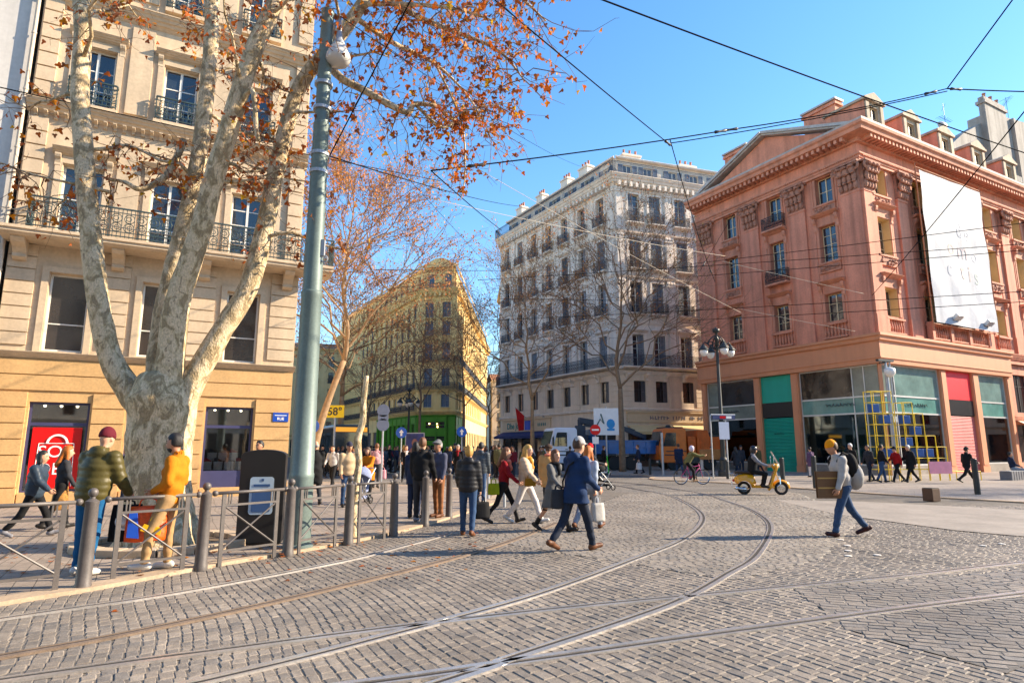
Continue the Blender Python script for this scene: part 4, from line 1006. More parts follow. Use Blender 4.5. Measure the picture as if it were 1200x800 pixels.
# ground floor shops of the white block
m_shopc = M('cream_shop_board', (.62, .48, .32), .6, var=.05)
m_navyaw = M('navy_awning', (.02, .025, .09), .8)
m_brn = M('brown_shopfront', (.10, .06, .04), .5, var=.2)
m_tealp = M('sign_teal', (.02, .16, .15), .5); m_bluep = M('sign_blue', (.02, .08, .45), .5)
def shopfront(M_, cuts, z1=3.4):
    mm = M_ if M_ is not None else Matrix.Identity(4)
    for a, b, mt in cuts:
        mb = MB(); mb.box(a, a+.09, .05, .18, .1, z1); mb.box(b-.09, b, .05, .18, .1, z1); mb.box(a+.09, b-.09, .05, .18, z1-.1, z1); mb.box(a+.09, b-.09, .04, .25, .1, .55)
        n = max(1, int((b-a)/1.5))
        for i in range(1, n): x = a+(b-a)*i/n; mb.box(x-.035, x+.035, .06, .17, .55, z1-.1)
        mb.xf(mm); f = mb.build('shop_window', mt, WB)
        mb = MB(); mb.box(a+.06, b-.06, .11, .12, .5, z1-.06); mb.xf(mm); mb.build('pane', m_gl2, f)
shopfront(FL, [(-20.9, -17.4, m_brn), (-17.1, -13.4, m_brn), (-13.0, -9.4, m_brn), (-9.0, -5.2, m_brn), (-4.8, -.7, m_brn)])
shopfront(None, [(.7, 4.2, m_brn), (4.7, 8.4, m_brn), (8.9, 13.6, m_brn)])
shopfront(FE, [(-5.2, -.8, m_brn)])
mb = MB()
for M_, a, b, gaps in ((FL, -21.6, 0, (-21.25, -17.25, -13.2, -9.2, -5.0, -.35)), (None, 0, 14.5, (.35, 4.45, 8.65, 14.0)), (FE, -6, 0, (-5.6, -.4))):
    n0 = len(mb.v); mb.box(a, b, 0, .3, 3.42, 4.92)
    for g in gaps: mb.box(g-.34, g+.34, -.02, .5, .04, 3.44); mb.box(g-.38, g+.38, -.06, .5, .04, .6)
    if M_ is not None: mb.xf(M_, n0)
mb.build('shop_wall', m_warm, WB)
def board(M_, a, b, z0, z1, mat, name='sign_board', y=-.14):
    mm = M_ if M_ is not None else Matrix.Identity(4)
    mb = MB(); mb.box(a, b, y, .02, z0, z1); mb.box(a-.08, b+.08, y-.1, .02, z1+.002, z1+.1); mb.xf(mm); return mb.build(name, mat, WB)
s = board(FL, -20.9, -10.9, 3.5, 4.75, m_shopc)
part('lettering', text_mesh('Dhe Jou', .95, m_tealp, .01, .02), s, FL @ face_up(-18.2, -.16, 4.1))
mb = MB(); mb.box(-15.9, -14.6, -.17, -.141, 3.62, 4.65); mb.xf(FL); mb.build('emblem', m_bluep, s)
mb = MB()
for i in range(5): mb.ell((-13.2+i*.34, -.15, 4.15), (.12, .02, .2), 6, 4)
mb.xf(FL); mb.build('small_mark', m_tealp, s)
mb = MB()
mb.add([(-20.9, -.1, 3.45), (-9.2, -.1, 3.45), (-9.2, -1.3, 2.95), (-20.9, -1.3, 2.95), (-20.9, -1.3, 2.7), (-9.2, -1.3, 2.7)], [(0, 1, 2, 3), (3, 2, 5, 4)]); mb.xf(FL); mb.build('awning', m_navyaw, WB)
m_letd = M('letter_slate', (.13, .13, .16), .5)
s = board(None, .6, 13.9, 3.95, 4.8, m_shopc)
mb = MB(); rr = random.Random(4); u = 2.9
while u < 12.6:                                   # small capitals too far off to read: plain strokes
    w_ = .16+.12*rr.random(); mb.box(u, u+w_*.3, -.17, -.142, 4.2, 4.52)
    if rr.random() < .7: mb.box(u+w_*.3, u+w_, -.168, -.142, 4.2+.12*rr.randrange(3), 4.28+.12*rr.randrange(3))
    u += w_+.07+(.35 if rr.random() < .1 else 0)
mb.build('lettering', m_letd, s)
m_ylaw = M('straw_awning', (.62, .47, .26), .8, var=.05)
mb = MB()
for a, b in ((.6, 5.0), (5.2, 9.6), (9.8, 14.2)):
    mb.add([(a, -.1, 3.7), (b, -.1, 3.7), (b, -1.5, 3.1), (a, -1.5, 3.1), (a, -1.5, 2.85), (b, -1.5, 2.85)], [(0, 1, 2, 3), (3, 2, 5, 4)])
mb.build('awning', m_ylaw, WB)
# ---------------------------------------------------------------- yellow block at the head of the street
m_ys = M('yellow_stone', (.80, .575, .27), .8, var=.08, scale=.7, fine=.05, bump=.15, streak=.14)
m_yst = M('yellow_trim', (.82, .60, .30), .8, var=.1, scale=1, fine=.06, streak=.16)
m_grn = M('green_shopfront', (.085, .28, .035), .45, var=.08, scale=.8, streak=.1)
m_shbl = M('slate_blue_shutter', (.13, .15, .18), .6, var=.1)
YA = math.atan2(-.18, .98)
YB = thing('corner_building', (-7.8, 85, 0), YA, 'yellow stone block with pediment top and bright green shop at its narrow corner front', 'building', 'buildings round the square')
YBM = Matrix.Translation((-7.8, 85, 0)) @ Matrix.Rotation(YA, 4, 'Z'); YB.matrix_basis = YBM
YL = Matrix.Translation((-5.5, 0, 0)) @ Matrix.Rotation(math.atan2(-.866, .5)-YA, 4, 'Z'); YR = Matrix.Rotation(R(88)-YA, 4, 'Z')
yf = [(None, -5.5, 0, [-4.05, -1.5], 1.15), (YL, -46, 0, [-1.7-2.55*i for i in range(11)], 1.05), (YR, 0, 58, [1.8+3.1*i for i in range(13)], 1.1)]
yfl = [(7.25, 9.05), (10.2, 12.7), (13.9, 16.3), (17.4, 19.4), (20.0, 22.2)]
mb = MB()
for M_, a, b, cs, w in yf:
    n0 = len(mb.v); wall_holes(mb, a, b, 6.4, 24.0, [(c-w/2, c+w/2, z0, z1) for c in cs for z0, z1 in yfl], .3)
    wall_holes(mb, a+.3, b-.3, 24.0, 27.6, [(c-.5, c+.5, 24.6, 26.5) for c in cs], .25, y=.5)
    if M_ is not None: mb.xf(M_, n0)
def yfoot(d):
    p = Vector((-d*.6, d, 0)); q = Vector((-5.5+d*.6, d, 0)); e = YL @ Vector((-46, d, 0)); r = YR @ Vector((58, d, 0))
    return [(p.x, p.y), (r.x, r.y), (e.x, e.y), (q.x, q.y)]
mb.prism(yfoot(.5), 6.45, 24.2); mb.prism(yfoot(1.6), .05, 6.46); mb.prism(yfoot(1.0), 24.2, 27.5)
YBW = mb.build('wall', m_ys, YB)
mb = MB()
for M_, a, b, s0, s1 in ((None, -5.5, 0, .35, -.5), (YL, -46, 0, 0, -.35), (YR, 0, 58, .5, 0)):
    n0 = len(mb.v)
    P = lambda pr: profile(mb, pr, a, b, None, s0, s1)
    P(cornice_prof(23.2, .85, .85)); P(cornice_prof(6.2, .5, .5, 3)); P(cornice_prof(9.4, .3, .3, 3)); P(cornice_prof(13.2, .25, .2, 2)); P(cornice_prof(16.8, .2, .15, 2)); P(cornice_prof(27.4, .3, -.2, 2))
    for i in range(int((b-a)/.7)): mb.box(a+.2+.7*i, a+.45+.7*i, -.6, -.04, 23.0, 23.5); 
    for i in range(int((b-a)/1.3)): bracket(mb, a+.4+1.3*i, 9.5, .22, .5, .5)
    if M_ is not None: mb.xf(M_, n0)
mb.prism([(-5.2, 27.68), (-.3, 27.68), (-.3, 27.9), (-1.0, 28.1), (-1.5, 28.5), (-2.1, 28.75), (-2.75, 28.85), (-3.4, 28.75), (-4.0, 28.5), (-4.5, 28.1), (-5.2, 27.9)], .3, .9, 'y')
mb.build('cornice', m_yst, YB)
fmb = MB()
for M_, a, b, cs, w in yf:
    mm = M_ if M_ is not None else Matrix.Identity(4)
    mb = MB()
    for c in cs:
        for k, (z0, z1) in enumerate(yfl):
            for q in (-1, 1): mb.box(c+q*(w/2+.12)-.09, c+q*(w/2+.12)+.09, -.06, .02, z0, z1+.16)
            mb.box(c-w/2-.03, c+w/2+.03, -.06, .02, z1+.01, z1+.16); profile(mb, cornice_prof(z1+.17, .16, .22, 2), c-w/2-.28, c+w/2+.28); mb.box(c-w/2-.15, c+w/2+.15, -.16, .02, z0-.14, z0-.01)
    if M_ is not None: mb.xf(M_)
    absorb(YBW, mb, m_yst)
    for i, c in enumerate(cs):
        if (M_ is YR and i > 5) or (M_ is YL and i > 7):      # the far bays, only pixels wide, share one part
            n0 = len(fmb.v)
            for z0, z1 in yfl: fmb.box(c-w/2, c+w/2, .2, .24, z0, z1); fmb.box(c-w/2, c-.05, .07, .11, z0+.02, z1-.03)
            fmb.box(c-.5, c+.5, .66, .7, 24.6, 26.5); fmb.xf(mm, n0); continue
        for k, (z0, z1) in enumerate(yfl):
            if M_ is not None and k > 2 and i > 5: continue
            put_window(YB, mm @ T(c, .2, z0), w, z1-z0, 2, (.5,), m_wfr, m_gl)
            for q in (-w/2+.01, .03): 
                if M_ is None or (q < 0 if (i+k) % 3 else q > 0): part('shutter', shutter_mesh(w*.47, z1-z0-.05, m_shbl if M_ is None else m_shutd), YB, mm @ T(c+q, .07, z0+.02))
        put_window(YB, mm @ T(c, .66, 24.6), .98, 1.86, 2, (.5,), m_blu, m_gl)
    for z in (9.7, 6.75) if M_ is YL else (9.7, 23.95, 13.5): part('railing', railing_mesh(b-a-.2, 1.0, .42, m_irn, 1), YB, mm @ T((a+b)/2, 0, z))
# green shop: chamfer front and first bays of both sides
mb = MB()
def green(M_, a, b, holes):
    n0 = len(mb.v); wall_holes(mb, a, b, .1, 6.2, holes, .3, y=-.08)
    for u in [a+.12] + [h[1]+.22 for h in holes]: mb.box(u-.1, u+.1, -.14, -.06, .1, 6.0)
    profile(mb, cornice_prof(5.85, .28, .25, 2), a, b)
    if M_ is not None: mb.xf(M_, n0)
gh = [(-4.3, -1.3, 4.3, 5.3), (-4.3, -1.3, 2.6, 3.3), (-4.0, -2.95, .12, 2.1), (-2.7, -1.6, .12, 2.1)]
gl_ = [(-1.9-1.9*i, -.7-1.9*i, .5, 5.0) for i in range(9)]; gr_ = [(1.0+2.2*i, 2.5+2.2*i, .3, 4.3) for i in range(3)]
green(None, -5.5, 0, gh); green(YL, -17.5, 0, gl_); green(YR, 0, 8, gr_)
mb.build('green_shopfront', m_grn, YB)
m_sglow = bpy.data.materials.new('warm_bulb'); m_sglow.use_nodes = True
_b = m_sglow.node_tree.nodes['Principled BSDF']; _b.inputs['Emission Color'].default_value = (1, .6, .2, 1); _b.inputs['Emission Strength'].default_value = 6
for M_, hs in ((None, gh), (YL, gl_), (YR, gr_)):
    for h in hs: put_window(YB, (M_ if M_ is not None else Matrix.Identity(4)) @ T((h[0]+h[1])/2, .05, h[2]), h[1]-h[0], h[3]-h[2], 2, (.5,), m_grn, m_gl2)
mb = MB()
for u, z in ((-3.7, 5.0), (-2.6, 4.95), (-2.5, 4.55)): mb.ell((u, -.02, z), .1, 8, 6)
mb.build('shop_lamp', m_sglow, YB, smooth=True)
mb = MB()
wall_holes(mb, -46, -17.5, .1, 6.3, [(-19.8-2.9*i, -17.9-2.9*i, .3, 4.2) for i in range(9)], .3); mb.xf(YL); mb.build('shop_wall', m_yst, YB)
mb = MB(); n0 = 0; wall_holes(mb, 8, 58, .1, 6.3, [(8.7+3*i, 10.8+3*i, .3, 4.2) for i in range(16)], .3); mb.xf(YR, n0)
mb.build('shop_wall', m_yst, YB)
for i in range(9): n0 = len(fmb.v); fmb.box(-19.8-2.9*i, -17.9-2.9*i, .2, .24, .3, 4.2); fmb.xf(YL, n0)
for i in range(16): n0 = len(fmb.v); fmb.box(8.7+3*i, 10.8+3*i, .2, .24, .3, 4.2); fmb.xf(YR, n0)
tag(fmb.build('far_windows', m_shutd, YB), kind='stuff')
mb = MB(); pts = yfoot(1.2); mb.add([(p[0], p[1], 27.52) for p in pts], [tuple(range(4))]); mb.build('roof', m_zinc, YB)
# ---------------------------------------------------------------- houses far down the street and across the boulevard
def far_house(x, y, rz, w, d, h, mat, mfr, label, nb, nf, base=4.2, rail=True):
    t = thing('townhouse', (x, y, 0), rz, label, 'building', 'houses in the distance'); mb = MB()
    hs = []; bw = w/nb; fh = (h-base-.8)/nf
    for i in range(nb):
        for k in range(nf): hs.append((bw*(i+.5)-.5, bw*(i+.5)+.5, base+.4+k*fh, base+.4+k*fh+fh*.66))
        hs.append((bw*i+.35, bw*(i+1)-.35, .2, base-.9))
    wall_holes(mb, 0, w, 0, h, hs, .3); mb.box(.02, w-.02, .45, d, .05, h-.02); profile(mb, cornice_prof(h-.5, .5, .5), -.1, w+.1); profile(mb, cornice_prof(base-.3, .3, .25, 3), 0, w)
    mb.quad((0, 0, 0), (0, .5, 0), (0, .5, h), (0, 0, h)); mb.quad((w, 0, 0), (w, .5, 0), (w, .5, h), (w, 0, h)); mb.build('wall', mat, t)
    for a, b, c, dd in hs: put_window(t, T((a+b)/2, .18, c), b-a, dd-c, 2, (.5,), mfr, m_gl)
    for a, b, c, dd in hs:
        if c > base and rail: part('railing', railing_mesh(1.3, .9, .3, m_irn, 0), t, T((a+b)/2, 0, c))
    mb = MB(); mb.prism([(0, h), (w, h), (w, h), (0, h)], .3, d, 'y') if 0 else mb.add([(-.2, -.2, h+.03), (w+.2, -.2, h+.03), (w+.2, d/2, h+2), (-.2, d/2, h+2), (w+.2, d, h), (-.2, d, h)], [(0, 1, 2, 3), (3, 2, 4, 5)]); mb.build('roof', m_tile, t)
    return t
m_tile = M('clay_tiles', (.34, .17, .10), .85, var=.2, scale=3, fine=.15, bump=.4, bscale=20)
m_fh = [M('far_house_'+n, c, .85, var=.1, scale=.6, streak=.15) for n, c in (('straw', (.6, .46, .26)), ('rose', (.55, .38, .30)), ('pale', (.60, .52, .42)), ('grey', (.46, .43, .40)))]
far_house(-4.5, 140, R(10), 16, 10, 17, m_fh[2], m_bk, 'pale narrow house closing the view at the end of the side street', 5, 4)
far_house(-45.5, 118, R(14), 26, 12, 21, m_fh[0], m_bk, 'straw coloured house with balconies at the far boulevard end beside the yellow 58 sign', 9, 5)
far_house(-70, 100, R(55), 30, 12, 19, m_fh[1], m_bk, 'rose rendered house far behind the lamp mast along the boulevard', 10, 4)
far_house(-1.9, 93, R(-86), 15, 10, 24, m_fh[3], m_bk, 'greyish house lining the side street beyond the white block', 5, 5)

far_house(48, -24, R(178), 52, 12, 21, m_fh[2], m_bk, 'pale house row across the street behind the viewer, mirrored in the shop glass', 14, 4, rail=False)
far_house(-8, -22, R(183), 44, 12, 22, m_fh[0], m_bk, 'straw house row behind the viewer, mirrored in the sandstone windows', 12, 4, rail=False)

far_house(72, 66, R(-90), 84, 10, 13, m_fh[2], m_bk, 'long pale house row beyond the right edge, mirrored in the corner shop glass', 22, 2, rail=False)
far_house(-18, 41, R(120), 56, 9, 20, m_fh[3], m_bk, 'grey house row along the left of the boulevard behind the sandstone house', 16, 4, rail=False)
# ================================================================ TREES
def bark_plane(name):
    m = bpy.data.materials.new(name); m.use_nodes = True; nt = m.node_tree; N = nt.nodes; L = nt.links
    b = N['Principled BSDF']; b.inputs['Roughness'].default_value = .8; b.inputs['Specular IOR Level'].default_value = .25
    geo = N.new('ShaderNodeNewGeometry'); vm = N.new('ShaderNodeVectorMath'); vm.operation = 'MULTIPLY'; vm.inputs[1].default_value = (1, 1, .55)
    L.new(geo.outputs['Position'], vm.inputs[0])
    def nz(sc_, det, dist=0.0):
        n = N.new('ShaderNodeTexNoise'); n.inputs['Scale'].default_value = sc_; n.inputs['Detail'].default_value = det; n.inputs['Distortion'].default_value = dist
        L.new(vm.outputs[0], n.inputs['Vector']); return n
    a = nz(6.5, 4, 1.0); c = nz(11, 4, 1.2); e = nz(45, 4); big = nz(1.1, 3)
    r1 = N.new('ShaderNodeValToRGB'); r1.color_ramp.interpolation = 'EASE'
    els = r1.color_ramp.elements; els[0].position = .36; els[0].color = (.34, .255, .15, 1); els[1].position = .56; els[1].color = (.64, .50, .32, 1)
    x = els.new(.42); x.color = (.32, .235, .125, 1); x = els.new(.49); x.color = (.52, .40, .235, 1)
    L.new(a.outputs['Fac'], r1.inputs[0])
    r2 = N.new('ShaderNodeValToRGB'); els = r2.color_ramp.elements; els[0].position = .61; els[0].color = (0, 0, 0, 1); els[1].position = .65; els[1].color = (1, 1, 1, 1)
    L.new(c.outputs['Fac'], r2.inputs[0])
    mx = N.new('ShaderNodeMix'); mx.data_type = 'RGBA'; L.new(r2.outputs[0], mx.inputs[0]); L.new(r1.outputs[0], mx.inputs[6]); mx.inputs[7].default_value = (.31, .235, .145, 1)
    mp = N.new('ShaderNodeMapRange'); mp.inputs[1].default_value = .3; mp.inputs[2].default_value = .7; mp.inputs[3].default_value = .72; mp.inputs[4].default_value = 1.25; L.new(e.outputs['Fac'], mp.inputs[0])
    sc_ = N.new('ShaderNodeVectorMath'); sc_.operation = 'SCALE'; L.new(mx.outputs[2], sc_.inputs[0]); L.new(mp.outputs[0], sc_.inputs['Scale'])
    L.new(sc_.outputs[0], b.inputs['Base Color'])
    h = N.new('ShaderNodeMath'); h.operation = 'MULTIPLY_ADD'; h.inputs[1].default_value = .5; L.new(c.outputs['Fac'], h.inputs[0]); L.new(e.outputs['Fac'], h.inputs[2])
    bp = N.new('ShaderNodeBump'); bp.inputs['Strength'].default_value = .7; bp.inputs['Distance'].default_value = .03; L.new(h.outputs[0], bp.inputs['Height']); L.new(bp.outputs[0], b.inputs['Normal'])
    return m
m_bark = bark_plane('plane_bark')
m_bark2 = M('winter_bark', (.19, .135, .09), .9, var=.3, scale=4, fine=.2, bump=.5, bscale=30)
m_bark3 = M('pale_winter_bark', (.30, .20, .12), .9, var=.3, scale=4, fine=.2, bump=.5, bscale=30)
m_twig = M('twig_bark', (.19, .12, .075), .9, var=.25, scale=8)
def leaf_mat(name, col):
    m = M(name, col, .6, var=.35, scale=5, spec=.3); nt = m.node_tree; b = nt.nodes['Principled BSDF']
    b.inputs['Subsurface Weight'].default_value = 0
    tr = nt.nodes.new('ShaderNodeBsdfTranslucent'); ms = nt.nodes.new('ShaderNodeMixShader'); ms.inputs[0].default_value = .4
    src = b.inputs['Base Color'].links[0].from_socket; nt.links.new(src, tr.inputs[0])
    out = nt.nodes['Material Output']; nt.links.new(b.outputs[0], ms.inputs[1]); nt.links.new(tr.outputs[0], ms.inputs[2]); nt.links.new(ms.outputs[0], out.inputs[0]); return m
m_lf = [leaf_mat('leaf_rust', (.42, .115, .035)), leaf_mat('leaf_brown', (.24, .09, .04)), leaf_mat('leaf_orange', (.52, .20, .04)), leaf_mat('leaf_gold', (.55, .33, .05))]
m_lp = [leaf_mat('leaf_pinkish', (.52, .25, .11)), leaf_mat('leaf_tan', (.50, .30, .13)), leaf_mat('leaf_russet', (.44, .17, .08))]
LEAF = [(0, 0), (.30, -.08), (.62, .12), (.46, .42), (.30, .38), (.22, .78), (0, 1.0), (-.22, .78), (-.30, .38), (-.46, .42), (-.62, .12), (-.30, -.08)]
def add_leaf(mb, p, size, rnd, lite=False):
    n = Vector((rnd.gauss(0, 1), rnd.gauss(0, 1), rnd.gauss(0, 1)))
    if n.length < .01: n = Vector((0, 0, 1))
    n.normalize(); d = Vector((rnd.gauss(0, .7), rnd.gauss(0, .7), -1 + rnd.gauss(0, .6))).normalized()
    u = d.cross(n)
    if u.length < .01: u = d.orthogonal()
    u.normalize(); w = u.cross(d); curl = rnd.uniform(-.35, .35)
    if lite:
        pts = [p, p + u*size*.42 + d*size*.4 + w*curl*size*.4, p + d*size, p - u*size*.42 + d*size*.45 + w*curl*size*.4]
    else:
        pts = [p + u*x*size*.8 + d*y*size + w*(abs(x)*curl*size + .1*curl*size*y) for x, y in LEAF]
    i0 = len(mb.v); mb.v += [tuple(q) for q in pts]; 
    if lite: mb.f.append((i0, i0+1, i0+2, i0+3))
    else: mb.f += [(i0, i0+1, i0+2, i0+3, i0+4), (i0, i0+4, i0+5, i0+6), (i0, i0+6, i0+7, i0+8), (i0, i0+8, i0+9, i0+10, i0+11)]; mb.m += [mb.mi]*3
    mb.m.append(mb.mi)
def wander(a, b, rnd, n=6, amp=.12, sag=0.0):
    a, b = Vector(a), Vector(b); L_ = (b-a).length; out = []
    o = Vector((0, 0, 0))
    for i in range(n+1):
        t = i/n; k = math.sin(math.pi*t)
        if 0 < i < n: o = o*.6 + Vector((rnd.gauss(0, 1), rnd.gauss(0, 1), rnd.gauss(0, 1)))*amp*L_/n
        out.append(a.lerp(b, t) + (o if 0 < i < n else Vector((0, 0, 0))) + Vector((0, 0, -sag*k*L_)))
    return out
def knobbly(path, r, rnd, n=14, seg=3, lump=.10):
    """trunk or limb skin: ring noise gives burls and dents"""
    P = smooth3(path, seg); k = len(P); mb = MB(); rs = []
    for i in range(k):
        t = i/(k-1)*(len(r)-1); j = min(int(t), len(r)-2); rs.append(r[j]+(r[j+1]-r[j])*(t-j))
    mb.tube(P, rs, n)
    for i in range(k):
        for j in range(n):
            v = Vector(mb.v[i*n+j]); d = (v-P[i]); f = 1 + lump*noise.noise(v*2.2) + lump*.7*noise.noise(v*6.0)
            mb.v[i*n+j] = tuple(P[i] + d*f)
    return mb, P, rs
def smooth3(pts, n=4):
    P = [Vector(p) for p in pts]; out = []
    for i in range(len(P)-1):
        a = P[max(i-1, 0)]; b = P[i]; c = P[i+1]; d = P[min(i+2, len(P)-1)]
        for k in range(n):
            t = k/n; out.append(.5*((2*b)+(c-a)*t+(2*a-5*b+4*c-d)*t*t+(-a+3*b-3*c+d)*t**3))
    out.append(P[-1]); return out
def merge(mb, other): mb.add(other.v, other.f); return mb
# ---------------------------------------------------------------- the big plane tree
rnd = random.Random(42)
BASE = G(188, 640, .05); BY = BASE.y
PT_ = thing('plane_tree', BASE, 0, 'big old plane tree with mottled pale bark, four upright limbs and rust leaves', 'tree')
def loc(px, py, dY): return AT(px, py, BY + dY) - BASE
mb = MB()
tr, P, rs = knobbly([(0, 0, -.1), (0, .02, .12), loc(185, 590, 0), loc(186, 540, 0), loc(188, 500, 0), loc(190, 470, .02), loc(193, 440, .05)], [.70, .58, .51, .49, .52, .55, .40], rnd, 22, 4, .10)
merge(mb, tr)
limbs = [
    ([loc(178, 490, 0), loc(150, 455, -.05), loc(130, 420, -.1), loc(118, 370, -.15), loc(108, 290, -.15), loc(100, 200, -.1), loc(94, 110, 0), loc(97, 40, .1), loc(97, -30, .2), loc(120, -160, .5), loc(90, -330, .6)], [.30, .25, .21, .205, .20, .19, .18, .175, .17, .14, .05]),
    ([loc(188, 480, .15), loc(187, 420, .35), loc(195, 350, .5), loc(215, 270, .6), loc(232, 190, .7), loc(242, 110, .8), loc(248, 30, .9), loc(243, -40, 1.0), loc(200, -200, 1.2), loc(215, -350, 1.0)], [.28, .24, .20, .19, .175, .17, .165, .16, .12, .04]),
    ([loc(196, 480, -.1), loc(200, 420, -.12), loc(210, 350, -.15), loc(232, 280, -.2), loc(252, 205, -.25), loc(272, 140, -.3), loc(297, 60, -.3), loc(322, 5, -.3), loc(348, -60, -.2), loc(380, -200, .2), loc(360, -360, .2)], [.30, .27, .235, .215, .20, .19, .185, .18, .16, .12, .04]),
    ([loc(205, 490, 0), loc(230, 440, .1), loc(262, 385, .2), loc(292, 335, .3), loc(312, 260, .4), loc(328, 180, .5), loc(352, 100, .6), loc(392, 50, .6), loc(428, 0, .7), loc(470, -60, .9), loc(560, -150, 1.2)], [.30, .25, .21, .20, .20, .18, .165, .155, .15, .12, .04]),
]
LP = []
for pts, r in limbs:
    r = [x*.86 for x in r]
    b, P, rs = knobbly(pts, r, rnd, 14, 4, .085); merge(mb, b); LP.append((P, rs))
for i in range(7):      # root flare
    a = i*.9+.3; mb.tube([(math.cos(a)*.35, math.sin(a)*.34, .40), (math.cos(a)*.55, math.sin(a)*.55, .10), (math.cos(a)*.78, math.sin(a)*.78, -.05)], [.18, .13, .04], 8)
mb.build('trunk', m_bark, PT_, smooth=True)
# secondary boughs with their own direction, then twigs and leaves
bough = MB(); twig = MB(); leaves = MB()
def grow_twigs(path, r0, n, length, leafn, size, rnd, droop=.35, spread=1.0, lite=False, out=None):
    tips = []
    for i in range(n):
        t = rnd.uniform(.15, 1); j = min(int(t*(len(path)-1)), len(path)-2); p = path[j].lerp(path[j+1], t*(len(path)-1)-j)
        d = (path[j+1]-path[j]).normalized()*rnd.uniform(0, .8) + Vector((rnd.gauss(0, spread), rnd.gauss(0, spread), rnd.gauss(0, .7*spread)-.15))
        d.normalize(); L_ = length*rnd.uniform(.5, 1.25)
        q = p + d*L_ + Vector((0, 0, -droop*L_*rnd.random()))
        w = wander(p, q, rnd, 5, .35, -.04); twig.tube(w, [r0, r0*.8, r0*.65, r0*.5, r0*.4, r0*.25], 4, cap=False); tips.append(w)
        for k in range(2):
            s = w[2+k]; e = s + Vector((rnd.gauss(0, 1), rnd.gauss(0, 1), rnd.gauss(0, .8)-.25)).normalized()*L_*.5
            ww = wander(s, e, rnd, 3, .3); twig.tube(ww, [r0*.5, r0*.42, r0*.32, r0*.2], 3, cap=False); tips.append(ww)
    for w in tips:
        for k in range(leafn):
            if rnd.random() < .5: continue
            t = rnd.uniform(.3, 1)*(len(w)-1); j = min(int(t), len(w)-2); p = w[j].lerp(w[j+1], t-j) + Vector((rnd.gauss(0, .05), rnd.gauss(0, .05), rnd.gauss(-.02, .05)))
            leaves.mi = rnd.choices((0, 1, 2, 3), (6, 4, 3, .6))[0]; add_leaf(leaves, p, size*rnd.uniform(.6, 1.25), rnd, lite)
    return tips
def make_bough(pts, r, ntw, tl, leafn, size=.10):
    P = smooth3(pts, 4); k = len(P); rr = []
    for i in range(k):
        t = i/(k-1)*(len(r)-1); j = min(int(t), len(r)-2); rr.append(r[j]+(r[j+1]-r[j])*(t-j))
    bough.tube(P, rr, 8); grow_twigs(P, .012, int(ntw*1.3), tl, int(leafn*1.1), size, rnd)
# right-hand spray over the street
make_bough([loc(380, 70, .6), loc(400, 92, .4), loc(425, 105, .3), loc(455, 122, .2), loc(478, 132, .2), loc(486, 122, .3), loc(512, 124, .4)], [.09, .075, .07, .065, .055, .05, .035], 16, 1.3, 5)
make_bough([loc(440, -10, .8), loc(490, 20, .6), loc(540, 40, .3), loc(585, 60, 0), loc(615, 95, -.2)], [.08, .06, .045, .03, .012], 30, 1.5, 9)
make_bough([loc(470, -60, .9), loc(540, -40, 1.0), loc(600, -10, 1.2), loc(640, 25, 1.4)], [.09, .06, .04, .012], 30, 1.5, 9)
make_bough([loc(415, 20, .7), loc(460, 50, 1.4), loc(510, 75, 2.0), loc(550, 115, 2.4), loc(575, 160, 2.6)], [.06, .05, .035, .022, .01], 26, 1.5, 8)
make_bough([loc(425, 5, .7), loc(470, 5, -.4), loc(530, 10, -1.0), loc(580, 25, -1.3)], [.06, .045, .03, .01], 20, 1.2, 9)
make_bough([loc(510, 75, 2.0), loc(540, 140, 1.6), loc(545, 200, 1.4), loc(540, 235, 1.3)], [.03, .022, .015, .008], 14, .8, 9)
make_bough([loc(486, 122, .3), loc(520, 150, .6), loc(545, 130, .8), loc(600, 120, 1.0)], [.035, .025, .018, .008], 18, 1.1, 9)
# upward sprays from the limbs and the crown above the picture
for (P, rs), k0, n in ((LP[0], .45, 9), (LP[1], .4, 10), (LP[2], .35, 11), (LP[3], .35, 11)):
    for i in range(n):
        t = k0+(1-k0)*(i+.5)/n; j = min(int(t*(len(P)-1)), len(P)-2); p = P[j]
        ang = rnd.uniform(0, 6.28); L_ = rnd.uniform(1.1, 2.4)*(1.0 if t < .75 else 1.4)
        q = p + Vector((math.cos(ang)*L_, math.sin(ang)*L_*.8, rnd.uniform(-.2, 1.1)*L_*.7))
        w = wander(p, q, rnd, 5, .25); bough.tube(w, [.04, .034, .028, .022, .016, .01], 6); grow_twigs(w, .010, 10 if t < .8 else 14, 1.0, 4 if t < .7 else 7, .10, rnd)
# knotted side bough across the front windows
make_bough([loc(215, 165, .7), loc(205, 190, .5), loc(190, 210, .3), loc(165, 222, .1), loc(145, 213, 0), loc(125, 210, 0)], [.07, .06, .06, .05, .035, .02], 10, .8, 4)
make_bough([loc(272, 140, -.3), loc(295, 105, -.5), loc(300, 150, -.6), loc(303, 165, -.6)], [.05, .045, .04, .035], 5, .7, 4)
make_bough([loc(128, 225, 0), loc(85, 215, -.2), loc(40, 205, -.4), loc(0, 190, -.5)], [.035, .025, .018, .008], 10, .9, 3)
bough.build('bough', m_bark, PT_, smooth=True)
twig.build('twigs', m_twig, PT_, recalc=False)
leaves.build('crown', m_lf, PT_, recalc=False)
